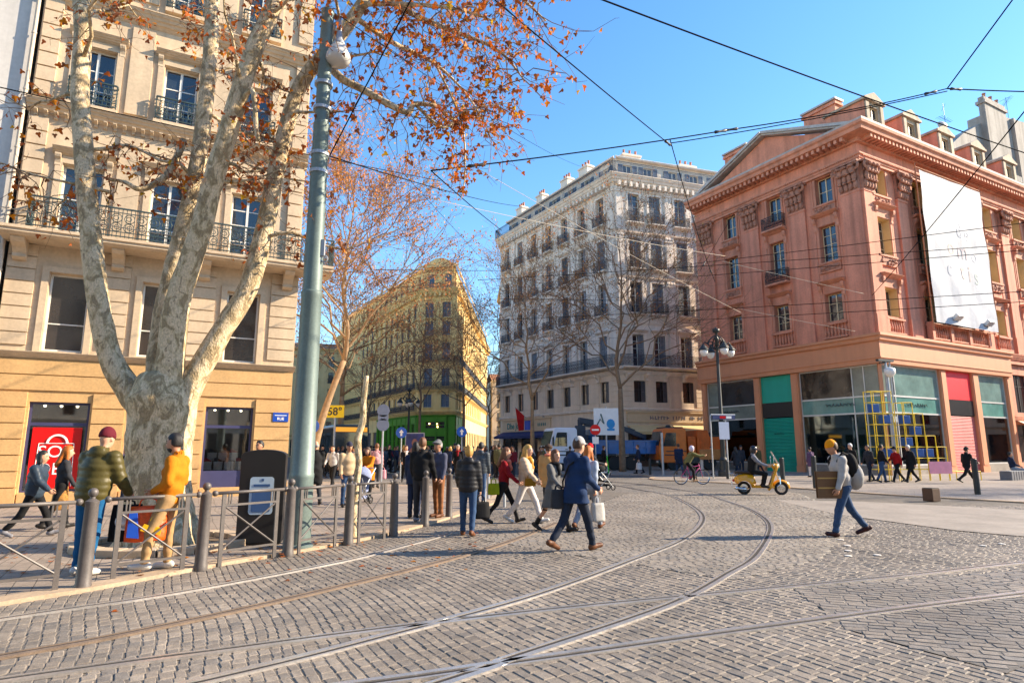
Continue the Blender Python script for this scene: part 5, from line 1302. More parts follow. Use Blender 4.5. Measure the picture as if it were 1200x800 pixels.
# stone surround and fallen leaves at the foot
m_curb = M('tree_surround_stone', (.42, .33, .24), .8, var=.15, scale=3, bump=.3)
t = thing('tree_surround', BASE + Vector((0, .1, 0)), 0, 'low weathered stone kerb ring round the foot of the big plane tree', 'planter')
mb = MB(); n = 16
for i in range(n):
    a0, a1 = 2*math.pi*i/n+.012, 2*math.pi*(i+1)/n-.012
    mb.prism([(math.cos(a0)*1.05, math.sin(a0)*.95), (math.cos(a1)*1.05, math.sin(a1)*.95), (math.cos(a1)*1.38, math.sin(a1)*1.25), (math.cos(a0)*1.38, math.sin(a0)*1.25)], 0, .11)
mb.build('kerb_ring', m_curb, t, bevel=.012); mb = MB(); mb.lathe([(1.04, .03), (.01, .05)], 20); mb.build('soil', m_earth, t)
fl = MB(); rnd2 = random.Random(9)
for i in range(420):
    p = Vector((BASE.x+rnd2.gauss(.6, 2.2), BASE.y+rnd2.gauss(.3, 1.3), 0)); i0 = len(fl.v)
    if p.y < 7.6+(p.x+5)*.9: z = .012
    else: z = .062
    a = rnd2.uniform(0, 6.28); s_ = rnd2.uniform(.04, .085)
    pts = [(p.x+(x*math.cos(a)-y*math.sin(a))*s_, p.y+(x*math.sin(a)+y*math.cos(a))*s_, z+.02*abs(x)*rnd2.random()) for x, y in LEAF]
    fl.v += pts; fl.f.append(tuple(range(i0, i0+12))); fl.m.append(rnd2.choice((0, 1, 1, 2)))
tag(fl.build('fallen_leaves', m_lf, recalc=False), 'dry rust leaves scattered on the paving round the plane tree', 'leaves', kind='stuff')
# ---------------------------------------------------------------- street trees by recursive branching
def street_tree(name, p, h, r, fork, seed, label, bark, leafn=0, lsize=.1, lmats=None, lean=(0, 0), spread=.55, depth=4, group='bare street trees', width=1.0, twn=1.4):
    rd = random.Random(seed); root = thing(name, p, rd.random()*6.28 if not any(lean) else 0, label, 'tree', group)
    tb = MB(); tw = MB(); lv = MB()
    top = Vector((lean[0], lean[1], fork)); P = [Vector((0, 0, -.05)), Vector((lean[0]*.15, lean[1]*.15, fork*.35)), Vector((lean[0]*.55, lean[1]*.55, fork*.7)), top]
    tb.tube(smooth3(P, 3), [r*1.25] + [r*(1.1-.35*i/8) for i in range(9)], 9)
    def grow(a, d, L_, rad, lev):
        b = a + d*L_; w = wander(a, b, rd, 4, .22); dst = tb if lev < 2 else tw
        rad = max(rad, .011 if lev < 4 else .009)
        dst.tube(w, [rad, rad*.9, rad*.8, rad*.7, rad*.58], 6 if lev < 2 else (4 if lev < 3 else 3), cap=False)
        if lev >= depth:
            for k in range(leafn):
                if lmats and rd.random() < .7:
                    q = w[rd.randrange(1, 5)] + Vector((rd.gauss(0, .16), rd.gauss(0, .16), rd.gauss(0, .14))); lv.mi = rd.randrange(len(lmats)); add_leaf(lv, q, lsize*rd.uniform(.6, 1.3), rd, True)
            return
        n = (4, 4, 4, 3, 3)[lev] if lev else 5
        n = max(2, int(n*twn + .5)) if lev > 1 else n
        for i in range(n):
            t = rd.uniform(.35, 1.0) if i else 1.0
            j = min(int(t*4), 3); s = w[j].lerp(w[j+1], t*4-j)
            nd = (d + Vector((rd.gauss(0, spread), rd.gauss(0, spread), rd.gauss(.08, spread*.7)))*(1.0 if i else .5)).normalized()
            grow(s, nd, L_*rd.uniform(.55, .82), rad*rd.uniform(.42, .62), lev+1)
    H = h - fork; a0 = rd.random()*6.28
    ld = wander(top, top+Vector((rd.gauss(lean[0]*.15, .5), rd.gauss(0, .5), H*.86)), rd, 8, .10); lr = [r*.74*(1-.90*(i/8)**.8) for i in range(9)]; tb.tube(smooth3(ld, 2), [lr[min(i//2, 8)]*(1 if i % 2 == 0 else .96) for i in range(17)], 7)
    nl = 17
    for i in range(nl):
        q = (i+.3*rd.random())/nl; t = q*.92*8; j = min(int(t), 7); p = ld[j].lerp(ld[j+1], t-j); a = a0+i*2.4+rd.uniform(-.4, .4); tilt = rd.uniform(.6, 1.35)*width*(1-.35*q)
        grow(p, Vector((math.cos(a)*tilt, math.sin(a)*tilt, 1)).normalized(), H*(.46-.30*q)*rd.uniform(.8, 1.15), max(lr[j]*.5, .028), 1)
    tb.build('trunk', bark, root, smooth=True); cr = tw.build('crown', m_twig, root, recalc=False)
    if lmats: lv.build('leaves', lmats, cr, recalc=False)
    return root
def GP(px, Y): d = _ray(px, 525); t = Y/d[1]; return Vector((d[0]*t, Y, .04))
street_tree('plane_tree', GP(366, 32), 17.5, .19, 6.2, 5, 'plane tree full of pinkish brown leaves, its trunk leaning right of the lamp mast', m_bark3, 6, .13, m_lp, lean=(1.3, .4), spread=.6, width=1.1, group='street trees', twn=1.5)
street_tree('plane_tree', GP(398, 47), 17, .24, 5.5, 15, 'farther plane tree with tan leaves behind the leaning one, left of the yellow block', m_bark3, 4, .15, m_lp, spread=.6, width=1.2, group='street trees', twn=1.4)
street_tree('bare_tree', GP(491, 56), 14.0, .15, 5.0, 7, 'bare dark winter tree in front of the green shop door', m_bark2, 2, .13, [m_lp[1], m_lp[2]], spread=.6, width=1.2, twn=1.0)
street_tree('bare_tree', GP(543, 60), 16, .17, 5.5, 8, 'bare winter tree at the right edge of the green shop', m_bark2, 2, .13, [m_lp[1], m_lp[2]], spread=.58, width=1.15, twn=1.0)
street_tree('bare_tree', GP(624, 47), 17.5, .17, 5.2, 9, 'bare winter tree left of the white truck cab before the white block', m_bark3, 3, .12, [m_lp[1], m_lp[0]], spread=.6, width=1.3)
street_tree('bare_tree', GP(729, 44), 20.0, .22, 5.8, 10, 'tall bare winter tree standing beside the blue tipper truck', m_bark2, 2, .12, [m_lp[2], m_lp[1]], spread=.6, width=1.25)
street_tree('bare_tree', GP(574, 76), 13, .14, 5.0, 12, 'slim bare tree beyond the white block along the side street', m_bark2, 0, .1, None, spread=.55)
street_tree('bare_tree', GP(430, 72), 13, .15, 5.0, 13, 'bare tree along the boulevard behind the bus roof', m_bark2, 2, .15, [m_lp[2]], spread=.55, twn=1.0)
# tree beside the picture's right edge that throws the striped shade on the plaza
street_tree('bare_tree', Vector((39, 25.5, .04)), 13, .2, 4.5, 14, 'bare plaza tree just beyond the right edge that shades the paving', m_bark2, 0, .1, None, spread=.55)
# ================================================================ PEOPLE: bodies and clothes grown from distance fields
def _cone(P, a, b, ra, rb):
    a = np.array(a, float); b = np.array(b, float); ab = b-a; l2 = max(ab @ ab, 1e-9)
    t = np.clip(((P-a) @ ab)/l2, 0, 1); q = P-(a+t[..., None]*ab)
    return np.sqrt((q*q).sum(-1))-(ra+t*(rb-ra))
def _ell(P, c, r):
    q = (P-np.array(c, float))/np.array(r, float); k = np.sqrt((q*q).sum(-1)); return (k-1)*min(r)
def _smin(a, b, k):
    h = np.clip(.5+.5*(b-a)/k, 0, 1); return b*(1-h)+a*h-k*h*(1-h)
def surface(fn, lo, hi, vox):
    lo = np.array(lo, float); hi = np.array(hi, float); n = np.maximum(((hi-lo)/vox).astype(int)+2, 3)
    ax = [lo[i]+vox*np.arange(n[i]) for i in range(3)]
    P = np.stack(np.meshgrid(*ax, indexing='ij'), -1); D = fn(P); S = D < 0
    acc = np.zeros((*(n-1), 3)); cnt = np.zeros(tuple(n-1))
    sl = lambda o: tuple(slice(o[i], n[i]-1+o[i]) for i in range(3))
    C = [(i, j, k) for i in (0, 1) for j in (0, 1) for k in (0, 1)]
    for a in C:
        for d in range(3):
            if a[d]: continue
            b = list(a); b[d] = 1; b = tuple(b)
            da, db = D[sl(a)], D[sl(b)]; m = (da < 0) != (db < 0)
            t = np.where(m, da/np.where(m, da-db, 1), 0)
            p = np.zeros((*da.shape, 3)); 
            for e in range(3): p[..., e] = a[e]+(t if e == d else 0)
            acc += p*m[..., None]; cnt += m
    act = cnt > 0; idx = -np.ones(act.shape, int); idx[act] = np.arange(act.sum())
    base = np.stack(np.meshgrid(*[np.arange(x-1) for x in n], indexing='ij'), -1)
    V = lo+vox*(base[act]+acc[act]/cnt[act][:, None])
    F = []
    for d in range(3):
        u, v = (d+1) % 3, (d+2) % 3
        s0 = [slice(1, n[i]-1) for i in range(3)]; s0[d] = slice(0, n[d]-1); s1 = list(s0); s1[d] = slice(1, n[d])
        A, B = S[tuple(s0)], S[tuple(s1)]; m = A != B; ii = np.argwhere(m)+np.array([0 if i == d else 1 for i in range(3)])
        fl = A[m]
        def cell(du, dv):
            q = ii.copy(); q[:, u] -= du; q[:, v] -= dv; return idx[q[:, 0], q[:, 1], q[:, 2]]
        q = np.stack([cell(1, 1), cell(0, 1), cell(0, 0), cell(1, 0)], 1); q[~fl] = q[~fl][:, ::-1]; F.append(q)
    F = np.concatenate(F); F = F[(F >= 0).all(1)]
    return V, F
def np_mesh(name, V, F, mat, extra=None):
    me = bpy.data.meshes.new(name); vs = V.tolist(); fs = F.tolist()
    nf = len(fs)
    if extra is not None:
        o = len(vs); vs += extra.v; fs += [[i+o for i in f] for f in extra.f]
    me.from_pydata(vs, [], fs)
    for m in (mat if isinstance(mat, (list, tuple)) else [mat]): me.materials.append(m)
    if extra is not None: me.polygons.foreach_set('material_index', [0]*nf+list(extra.m))
    me.polygons.foreach_set('use_smooth', [True]*len(me.polygons)); me.update(); return me
def _rotx(d, a):          # swing a direction forward (towards +y) by a degrees about the hip or shoulder
    a = R(a); c, s = math.cos(a), math.sin(a); return Vector((d[0], d[1]*c-d[2]*s, d[1]*s+d[2]*c))
STAND = dict(lL=(2, 3), lR=(-2, 3), aL=(4, 6, 14), aR=(4, 6, 14), lean=1)
WALK = dict(lL=(27, 8), lR=(-20, 20), aL=(-20, 6, 14), aR=(24, 6, 24), lean=4)
WALK2 = dict(lL=(-22, 22), lR=(28, 6), aL=(22, 6, 22), aR=(-20, 6, 14), lean=4)
STROLL = dict(lL=(14, 6), lR=(-13, 14), aL=(-10, 6, 14), aR=(13, 6, 18), lean=2)
def skeleton(pose, h, fem=False):
    k = h/1.75; J = {}
    lean = pose.get('lean', 0); hipw = (.095 if fem else .09)*k; shw = (.165 if fem else .192)*k
    J['pel'] = Vector((0, 0, .95*k))
    up = _rotx((0, 0, 1), -lean)
    J['waist'] = J['pel']+up*.13*k; J['chest'] = J['pel']+up*.34*k; J['neck'] = J['pel']+up*.53*k
    hl = _rotx((0, 0, 1), -lean*.4-pose.get('nod', 0)); J['headb'] = J['neck']+hl*.06*k+Vector((0, .012*k, 0)); J['head'] = J['headb']+hl*.125*k+Vector((0, .02*k, 0)); J['hup'] = hl
    for s, q in (('L', -1), ('R', 1)):
        th, kn = pose['l'+s][:2]; out = pose['l'+s][2] if len(pose['l'+s]) > 2 else 2
        hip = J['pel']+Vector((q*hipw, 0, -.03*k)); J['hip'+s] = hip
        d = _rotx((q*math.sin(R(out)), 0, -1), th).normalized(); d2 = _rotx((q*math.sin(R(out*.3)), 0, -1), th-kn).normalized()
        J['knee'+s] = hip+d*.445*k; J['ank'+s] = J['knee'+s]+d2*.405*k
        ft = (th-kn)*.55 if th-kn < 0 else (th-kn)*.7
        f = _rotx((q*.12, 1, 0), ft).normalized(); J['toe'+s] = J['ank'+s]+f*.165*k+Vector((0, 0, -.055*k)); J['heel'+s] = J['ank'+s]-f*.05*k+_rotx((0, 0, -1), ft)*.06*k; J['fd'+s] = f
        sw, ao, el = pose['a'+s][:3]; inn = pose['a'+s][3] if len(pose['a'+s]) > 3 else 0
        sh = J['pel']+up*.475*k+Vector((q*shw, 0, 0)); J['sho'+s] = sh
        d = _rotx((q*math.sin(R(ao)), 0, -math.cos(R(ao))), sw+lean*.5).normalized(); J['elb'+s] = sh+d*.285*k
        d2 = _rotx((q*math.sin(R(ao*.4-inn)), 0, -math.cos(R(ao*.4-inn))), sw+el+lean*.5).normalized(); J['wri'+s] = J['elb'+s]+d2*.25*k; J['hd'+s] = d2
    low = min(J['heelL'].z, J['heelR'].z, J['toeL'].z, J['toeR'].z)-.028*k
    sh = Vector((0, 0, -low + pose.get('lift', 0)))
    for n in J:
        if n[:2] not in ('fd', 'hd', 'hu'): J[n] = J[n]+sh
    J['k'] = k; return J
def hand_into(mb, J, s, mi, curl=45):
    k = J['k']; q = -1 if s == 'L' else 1; w = J['wri'+s]; d = J['hd'+s].normalized()
    side = Vector((0, 1, 0)); side = (side-d*side.dot(d)).normalized()       # thumb side points forward
    pal = d.cross(side)*(-q); pal.normalize()
    if pal.x*q > 0: pal = -pal                                              # palm faces the thigh
    mb.mi = mi; n0 = len(mb.v)
    mb.ell((0, 0, 0), (.042*k, .017*k, .05*k), 8, 6)
    for i in range(n0, len(mb.v)):
        v = mb.v[i]; mb.v[i] = tuple(w+d*(.055*k)+side*v[0]+pal*v[1]+d*v[2])
    for i, (off, L_) in enumerate(((.030, .078), (.010, .086), (-.010, .08), (-.029, .062))):
        p = w+d*(.085*k)+side*off*k; pts = [p]; dd = d.copy(); ang = 0
        for sg in (.45, .3, .25):
            ang += R(curl*(.5+.12*i)); dd = (d*math.cos(ang)+pal*math.sin(ang)); pts.append(pts[-1]+dd*L_*k*sg)
        mb.tube(pts, [.0105*k, .0098*k, .009*k, .0065*k], 6)
    p = w+d*.03*k+side*.03*k; pts = [p, p+(d*.6+side*.7+pal*.2)*.035*k, p+(d*1.3+side*.8+pal*.5)*.045*k, p+(d*1.9+side*.55+pal*.8)*.045*k]
    mb.tube(pts, [.013*k, .012*k, .010*k, .007*k], 6)
SKIN = [M('skin_light', (.56, .32, .22), .55, var=.06, scale=12), M('skin_tan', (.42, .22, .14), .55, var=.06, scale=12), M('skin_deep', (.15, .075, .045), .5, var=.06, scale=12)]
HAIRS = {n: M('hair_'+n, c, .6, var=.3, scale=40, bump=.3, bscale=120) for n, c in dict(black=(.012, .01, .009), brown=(.06, .032, .018), blond=(.46, .28, .10), red=(.36, .11, .025), grey=(.30, .29, .28), white=(.62, .60, .57), chestnut=(.13, .055, .025)).items()}
m_eye = M('eye_dark', (.015, .012, .01), .2)
m_lip = M('lips', (.36, .12, .09), .5)
def CL(name, col, rough=.85): return M('cloth_'+name, col, rough, var=.14, scale=7, fine=.08, bump=.35, bscale=30, spec=.25, dist=.006)
def make_person(J, top, bottom, hair, hat, skin, vox, fem=False, bulk=0.0, hem=.86, puff=False, hood=False, beard=False, skirt=None, scarf=None, shoe=None, bare_shin=False, boots=False, slim=0.0, hands=True):
    """returns list of (part name, mesh); first is the body"""
    k = J['k']; v = lambda n: np.array(J[n], float); up = np.array(J['hup'], float); fw = np.array((0, 1, 0)); out = []
    hc = v('head'); sk = skin; hr = np.array((.074, .094, .112))*k*1.02
    def head_sd(P):
        d = _ell(P, hc+up*.012*k, hr); d = _smin(d, _ell(P, hc-up*.055*k+fw*.028*k, np.array((.055, .062, .065))*k), .03*k)
        d = _smin(d, _cone(P, hc+fw*.088*k-up*.0*k, hc+fw*.112*k-up*.035*k, .010*k, .016*k), .012*k)
        for q in (-1, 1): d = np.minimum(d, _ell(P, hc+np.array((q*.078*k, -.008*k, 0))-up*.01*k, np.array((.014, .022, .034))*k))
        d = _smin(d, _cone(P, v('neck')-up*.05*k, hc-up*.06*k, .056*k, .052*k), .03*k); return d
    def body(P):
        d = head_sd(P)
        t = _cone(P, v('neck')-up*.04*k, v('chest'), .07*k, .115*k); t = _smin(t, _cone(P, v('chest'), v('pel'), .115*k, .11*k), .06*k); d = _smin(d, t, .04*k)
        for s in 'LR':
            d = _smin(d, _cone(P, v('sho'+s), v('elb'+s), .05*k, .038*k), .03*k); d = _smin(d, _cone(P, v('elb'+s), v('wri'+s), .038*k, .027*k), .015*k)
            d = _smin(d, _cone(P, v('hip'+s), v('knee'+s), .075*k, .05*k), .04*k); d = _smin(d, _cone(P, v('knee'+s), v('ank'+s), .05*k, .035*k), .02*k)
            d = np.minimum(d, _cone(P, v('heel'+s)+np.array((0, 0, .02*k)), v('toe'+s), .03*k, .026*k))
        return d
    pts = np.array([J[n] for n in J if isinstance(J[n], Vector) and n[:2] not in ('fd', 'hd', 'hu')]); lo = pts.min(0)-.2*k; hi = pts.max(0)+.2*k
    V, F = surface(body, lo, hi, vox); ex = MB()
    if hands:
        for s in 'LR': hand_into(ex, J, s, 0)
    ex.mi = 1
    for q in (-1, 1):
        c = hc+np.array((q*.031*k, .084*k, 0))+up*.012*k; ex.ell(tuple(c), (.013*k, .010*k, .008*k), 6, 5)
        c2 = c+up*.022*k; ex.tube([tuple(c2-np.array((.018*k, .006*k, 0))), tuple(c2+fw*.006*k), tuple(c2+np.array((.018*k, -.006*k, 0)))], .005*k, 4)
    ex.mi = 2; c = hc+fw*.085*k-up*.066*k; ex.ell(tuple(c), (.024*k, .010*k, .007*k), 6, 5)
    out.append(('body', np_mesh('body', V, F, [sk, m_eye, m_lip], ex)))
    # trousers, skirt or leggings
    lw = 0.0 if not slim else -slim
    def legs(P):
        d = _ell(P, v('pel')-np.array((0, 0, .0)), np.array((.165 if not fem else .172, .125, .15))*k)
        for s in 'LR':
            d = _smin(d, _cone(P, v('hip'+s), v('knee'+s), (.098+lw)*k, (.068+lw)*k), .05*k); a = v('ank'+s)+(v('knee'+s)-v('ank'+s))*.06
            d = _smin(d, _cone(P, v('knee'+s), a, (.068+lw)*k, (.056+lw*1.3)*k), .03*k)
            n_ = (v('ank'+s)-v('knee'+s)); n_ /= np.linalg.norm(n_); d = np.maximum(d, -1e9)
        wr = .006*k*np.sin(P[..., 2]*46/k+7*P[..., 0])*np.clip((.5*k-P[..., 2])/.3, 0, 1)
        d = d+wr
        return np.maximum(d, (P-(v('waist')+np.array((0, 0, .04)))) @ np.array(J['neck']-J['pel'])/np.linalg.norm(np.array(J['neck']-J['pel'])))
    V, F = surface(legs, lo, np.array((hi[0], hi[1], v('waist')[2]+.1)), vox); out.append(('trousers', np_mesh('trousers', V, F, bottom)))
    b = bulk
    def coat(P):
        nk = v('neck')-up*.03*k; ch = v('chest'); pl = v('pel'); ws = v('waist')
        wid = np.array((1.0, .82, 1.0))
        def tor(c0, c1, r0, r1, sx):
            Q = P.copy(); Q[..., 0] = (Q[..., 0]-c0[0])/sx+c0[0]; return _cone(Q, c0, c1, r0, r1)
        d = tor(nk, ch, .085*k, (.128+b)*k, 1.22); d = _smin(d, tor(ch, ws, (.128+b)*k, (.118+b+(-.012 if fem else .01))*k, 1.3 if not fem else 1.2), .07*k)
        d = _smin(d, tor(ws, pl, (.118+b)*k, (.128+b*1.1)*k, 1.28), .07*k)
        if hem < .8:
            c = (v('kneeL')+v('kneeR'))/2; c[2] = hem*k-.04; c = pl+(c-pl)*1.0
            Q = P.copy(); d = _smin(d, tor(pl, c, (.128+b*1.1)*k, (.150+b)*k, 1.28), .06*k)
            for s in 'LR': d = _smin(d, _cone(P, v('hip'+s), v('hip'+s)+(v('knee'+s)-v('hip'+s))*.8, .11*k, .10*k), .08*k)
        for s in 'LR':
            d = _smin(d, _cone(P, v('sho'+s), v('elb'+s), (.074+b*.75)*k, (.056+b*.7)*k), .045*k); w_ = v('elb'+s)+(v('wri'+s)-v('elb'+s))*.97
            d = _smin(d, _cone(P, v('elb'+s), w_, (.056+b*.7)*k, (.043+b*.4)*k), .02*k)
        if hood: d = _smin(d, _ell(P, v('neck')-fw*.075*k-up*.005*k, np.array((.13, .075, .10))*k), .035*k)
        d = _smin(d, np.abs(_cone(P, v('neck')-up*.02*k, v('neck')+up*.035*k, .078*k, .072*k)+.004)-.012*k, .01)
        if puff: d = d-.008*k*np.abs(np.sin(P[..., 2]*math.pi/(.085*k)+1.5*P[..., 0]))+.004
        else: d = d+.007*k*np.sin(P[..., 2]*34/k+9*P[..., 0]-6*P[..., 1])*np.sin(9*P[..., 0]/k+2)
        zz = P[..., 2]-(hem*k+J['pel'].z-.95*k); cut = -zz
        arm = np.minimum.reduce([_cone(P, v('elb'+s), v('wri'+s), .10*k, .08*k) for s in 'LR'])
        d = np.maximum(d, np.where(arm < 0, -1e3, cut))
        return np.maximum(d, -_cone(P, v('neck')+up*.02*k, v('neck')+up*.2*k, .052*k, .07*k))
    V, F = surface(coat, np.array((lo[0], lo[1], min(hem*k-.1, v('wriL')[2]-.12, v('wriR')[2]-.12))), np.array((hi[0], hi[1], v('neck')[2]+.14)), vox); out.append(('jacket', np_mesh('jacket', V, F, top)))
    sm = shoe or CL('shoe_black', (.018, .016, .015), .5)
    for s in 'LR':
        f = np.array(J['fd'+s]); a = v('heel'+s); t_ = v('toe'+s)
        def sh(P):
            d = _smin(_cone(P, a+np.array((0, 0, .03*k)), t_+np.array((0, 0, .012*k)), .045*k, .038*k), _cone(P, v('ank'+s)-np.array((0, 0, .02)), v('ank'+s)+(v('knee'+s)-v('ank'+s))*(.38 if boots else .06), .052*k, (.056 if boots else .046)*k), .03*k); return d
        lo2 = np.minimum(np.minimum(a, t_), v('ank'+s))-.12*k; hi2 = np.maximum(np.maximum(a, t_), v('ank'+s))+np.array((.12, .12, .30 if boots else .14))*k
        V, F = surface(sh, lo2, hi2, max(vox*.8, .012)); out.append(('shoe', np_mesh('shoe', V, F, sm)))
    if hair:
        style, hm = hair; bun = style == 'bun'
        def hs(P):
            d = _ell(P, hc+up*.022*k-fw*.012*k, hr+.016*k)
            fc_ = (P-hc) @ fw; uc_ = (P-hc) @ up; d = np.maximum(d, np.minimum(fc_-.012*k, (.052+.0)*k-uc_)); d = np.maximum(d, np.minimum(fc_-.06*k, .085*k-uc_))
            if style in ('short', 'bald'): d = np.maximum(d, ((P-hc) @ (-up)-.035*k)-.25*((P-hc) @ (-fw))); 
            if style == 'bald': d = np.maximum(d, (P-hc) @ up-.02*k)
            if style == 'long':
                bk = hc-fw*.055*k; e = v('chest')-fw*.13*k+up*.10*k
                d = _smin(d, _cone(P, bk, e, .075*k, .065*k), .04*k)
                for q in (-1, 1): d = _smin(d, _cone(P, hc+np.array((q*.07*k, -.02*k, .0)), v('neck')+np.array((q*.095*k, .02*k, -.06*k)), .035*k, .04*k), .03*k)
            if bun: d = _smin(d, _ell(P, hc-fw*.07*k+up*.105*k, np.array((.055, .055, .05))*k), .015*k)
            if style == 'bob':
                for q in (-1, 1): d = _smin(d, _cone(P, hc+np.array((q*.07*k, -.02*k, .0)), hc+np.array((q*.075*k, -.01*k, -.11*k)), .036*k, .04*k), .03*k)
                d = _smin(d, _ell(P, hc-fw*.06*k-up*.06*k, np.array((.075, .045, .075))*k), .03*k)
            return d+.004*np.sin(60*P[..., 0]/k)*np.sin(45*P[..., 1]/k)
        lo3 = np.minimum(hc-.25*k, v('chest')-.22*k); V, F = surface(hs, lo3, hc+.26*k, max(vox*.75, .011)); out.append(('hair', np_mesh('hair', V, F, hm)))
        if beard:
            def bd(P): return np.maximum(_ell(P, hc-up*.07*k+fw*.03*k, np.array((.064, .070, .062))*k), (P-hc) @ up+.045*k)
            V, F = surface(bd, hc-.2*k, hc+.2*k, .012); out.append(('beard', np_mesh('beard', V, F, hm)))
    if hat:
        style, hm = hat
        def ht(P):
            d = _ell(P, hc+up*.035*k-fw*.006*k, hr+np.array((.016, .016, .016))*k); d = np.maximum(d, -((P-hc) @ up-(.028 if style != 'beanie' else .012)*k))
            if style == 'cap': d = np.minimum(d, np.maximum(_ell(P, hc+fw*.10*k+up*.035*k, np.array((.065, .075, .012))*k), -(P-hc) @ fw))
            if style == 'flat': d = _smin(d, _ell(P, hc+fw*.05*k+up*.075*k, np.array((.098, .11, .035))*k), .02*k)
            if style == 'fur': d = np.minimum(d, _ell(P, hc+up*.06*k, np.array((.125, .135, .075))*k))
            if style == 'helmet': d = _smin(_ell(P, hc+up*.02*k-fw*.01*k, hr+.035*k), d, .02); 
            if style == 'helmet': d = np.maximum(d, -_ell(P, hc+fw*.11*k-up*.03*k, np.array((.085, .07, .075))*k))
            if style == 'hood': d = np.maximum(_ell(P, hc+up*.01*k-fw*.02*k, hr+.038*k), -_ell(P, hc+fw*.09*k-up*.01*k, np.array((.075, .09, .10))*k))
            return d
        V, F = surface(ht, hc-.24*k, hc+.28*k, max(vox*.8, .012)); out.append(('hat', np_mesh('hat', V, F, hm)))
    if scarf:
        def sc_(P): return _smin(_ell(P, v('neck')+up*.01*k, np.array((.115, .105, .06))*k), _cone(P, v('neck')+fw*.09*k, v('chest')+fw*.15*k, .05*k, .045*k), .03)+.006*np.sin(50*P[..., 2])
        V, F = surface(sc_, v('chest')-.25*k, v('neck')+.25*k, .014); out.append(('scarf', np_mesh('scarf', V, F, scarf)))
    if skirt:
        mt, hz = skirt
        def sk_(P):
            c = v('pel'); Q = P.copy(); Q[..., 0] /= 1.25; d = _cone(Q, c+np.array((0, 0, .1*k)), np.array((0, c[1], hz*k)), .115*k, .17*k); return np.maximum(d, hz*k-P[..., 2])
        V, F = surface(sk_, lo, hi, vox); out.append(('skirt', np_mesh('skirt', V, F, mt)))
    return out
def stand_person(meshes, loc, heading, label, group=None):
    """one continuous body with clothing as its children"""
    rz = R(heading-90); b = None
    for n, me in meshes:
        if b is None:
            b = part('person', me); b.location = loc; b.rotation_euler = (0, 0, rz); tag(b, label, 'person', group)
        else: part(n, me, b)
    return b
def hand_at(J, loc, heading, s):
    M_ = Matrix.Translation(loc) @ Matrix.Rotation(R(heading-90), 4, 'Z'); p = M_ @ (J['wri'+s]+J['hd'+s]*.11*J['k']); return p
# ================================================================ PEOPLE IN THE SQUARE
def bag_tote(name, p, rz, w, h, d, mat, label, handle=.22, cat='bag', sag=.0, group=None):
    """soft bag hanging below its handles from the point p"""
    t = thing(name, p, rz, label, cat, group); mb = MB(); z1 = -handle; z0 = z1-h; n = 8; rings = []
    for i in range(n+1):
        q = i/n; z = z0+(z1-z0)*q; sw = w/2*(1-.10*q+.06*math.sin(q*3)); dp = d/2*(1-.55*q)+.012
        rings.append([(-sw, -dp, z), (-sw*.4, -dp*1.25, z-.01), (sw*.4, -dp*1.2, z), (sw, -dp, z), (sw*1.03, 0, z), (sw, dp, z), (sw*.4, dp*1.2, z), (-sw*.4, dp*1.25, z), (-sw, dp, z), (-sw*1.03, 0, z)])
    m = len(rings[0]); mb.add([v for r in rings for v in r], [(i*m+j, i*m+(j+1) % m, (i+1)*m+(j+1) % m, (i+1)*m+j) for i in range(n) for j in range(m)]+[tuple(range(m-1, -1, -1)), tuple(n*m+j for j in range(m))])
    mb.build('bag_body', mat, t, smooth=True)
    for s_ in (-1, 1):
        mb = MB(); mb.tube([(-w*.25, s_*.02, z1-.04), (-w*.2, s_*.02, z1+handle*.6), (0, s_*.01, 0), (w*.2, s_*.02, z1+handle*.6), (w*.25, s_*.02, z1-.04)], .010, 5); mb.build('handle', mat, t)
    return t
def bag_back(p, rz, mat, label, w=.3, h=.44, d=.18, name='backpack'):
    t = thing(name, p, rz, label, 'backpack'); mb = MB(); mb.ell((0, -d*.5, h*.48), (w/2, d/2, h/2), 12, 10); mb.ell((0, -d*.85, h*.3), (w*.38, d*.35, h*.25), 10, 8); mb.build('bag_body', mat, t, smooth=True)
    for q in (-1, 1):
        mb = MB(); mb.tube([(q*w*.3, -.02, h*.9), (q*w*.36, .1, h*.98), (q*w*.38, .22, h*.7), (q*w*.4, .16, h*.3), (q*w*.34, -.02, h*.12)], .022, 6); mb.build('strap', mat, t)
    return t
C_ = CL
jean = C_('jeans', (.035, .065, .13)); jeanb = C_('jeans_bright', (.015, .085, .20)); jeand = C_('jeans_dark', (.016, .022, .038)); blackc = C_('black', (.008, .008, .009)); navy = C_('navy', (.014, .022, .05)); grey = C_('grey', (.14, .14, .145)); dgrey = C_('charcoal', (.03, .031, .036))
beige = C_('beige', (.48, .36, .23)); cream = C_('cream', (.54, .40, .29)); whit = C_('white', (.62, .57, .54)); brown = C_('brown', (.16, .07, .035)); olive = C_('olive', (.075, .062, .022), .45); orange = C_('orange', (.50, .175, .008)); tan = C_('tan', (.36, .235, .125)); redc = C_('red', (.20, .012, .016)); mauve = C_('mauve', (.42, .24, .25)); slate = C_('slate', (.03, .045, .065), .45); camel = C_('camel', (.48, .27, .12)); yel = C_('mustard', (.70, .28, .01)); blue_ = C_('blue', (.013, .030, .080)); green_ = C_('moss', (.11, .10, .05)); purple = C_('purple', (.10, .06, .11)); leop = M('leopard_print', (.30, .15, .045), .8, var=.75, scale=28); wine = C_('wine', (.10, .012, .02)); crims = C_('crimson', (.55, .02, .03))
shw = C_('shoe_white', (.6, .58, .55), .5); shb = C_('shoe_brown', (.12, .05, .025), .5)
light, tanS, deep = SKIN
NP = {}
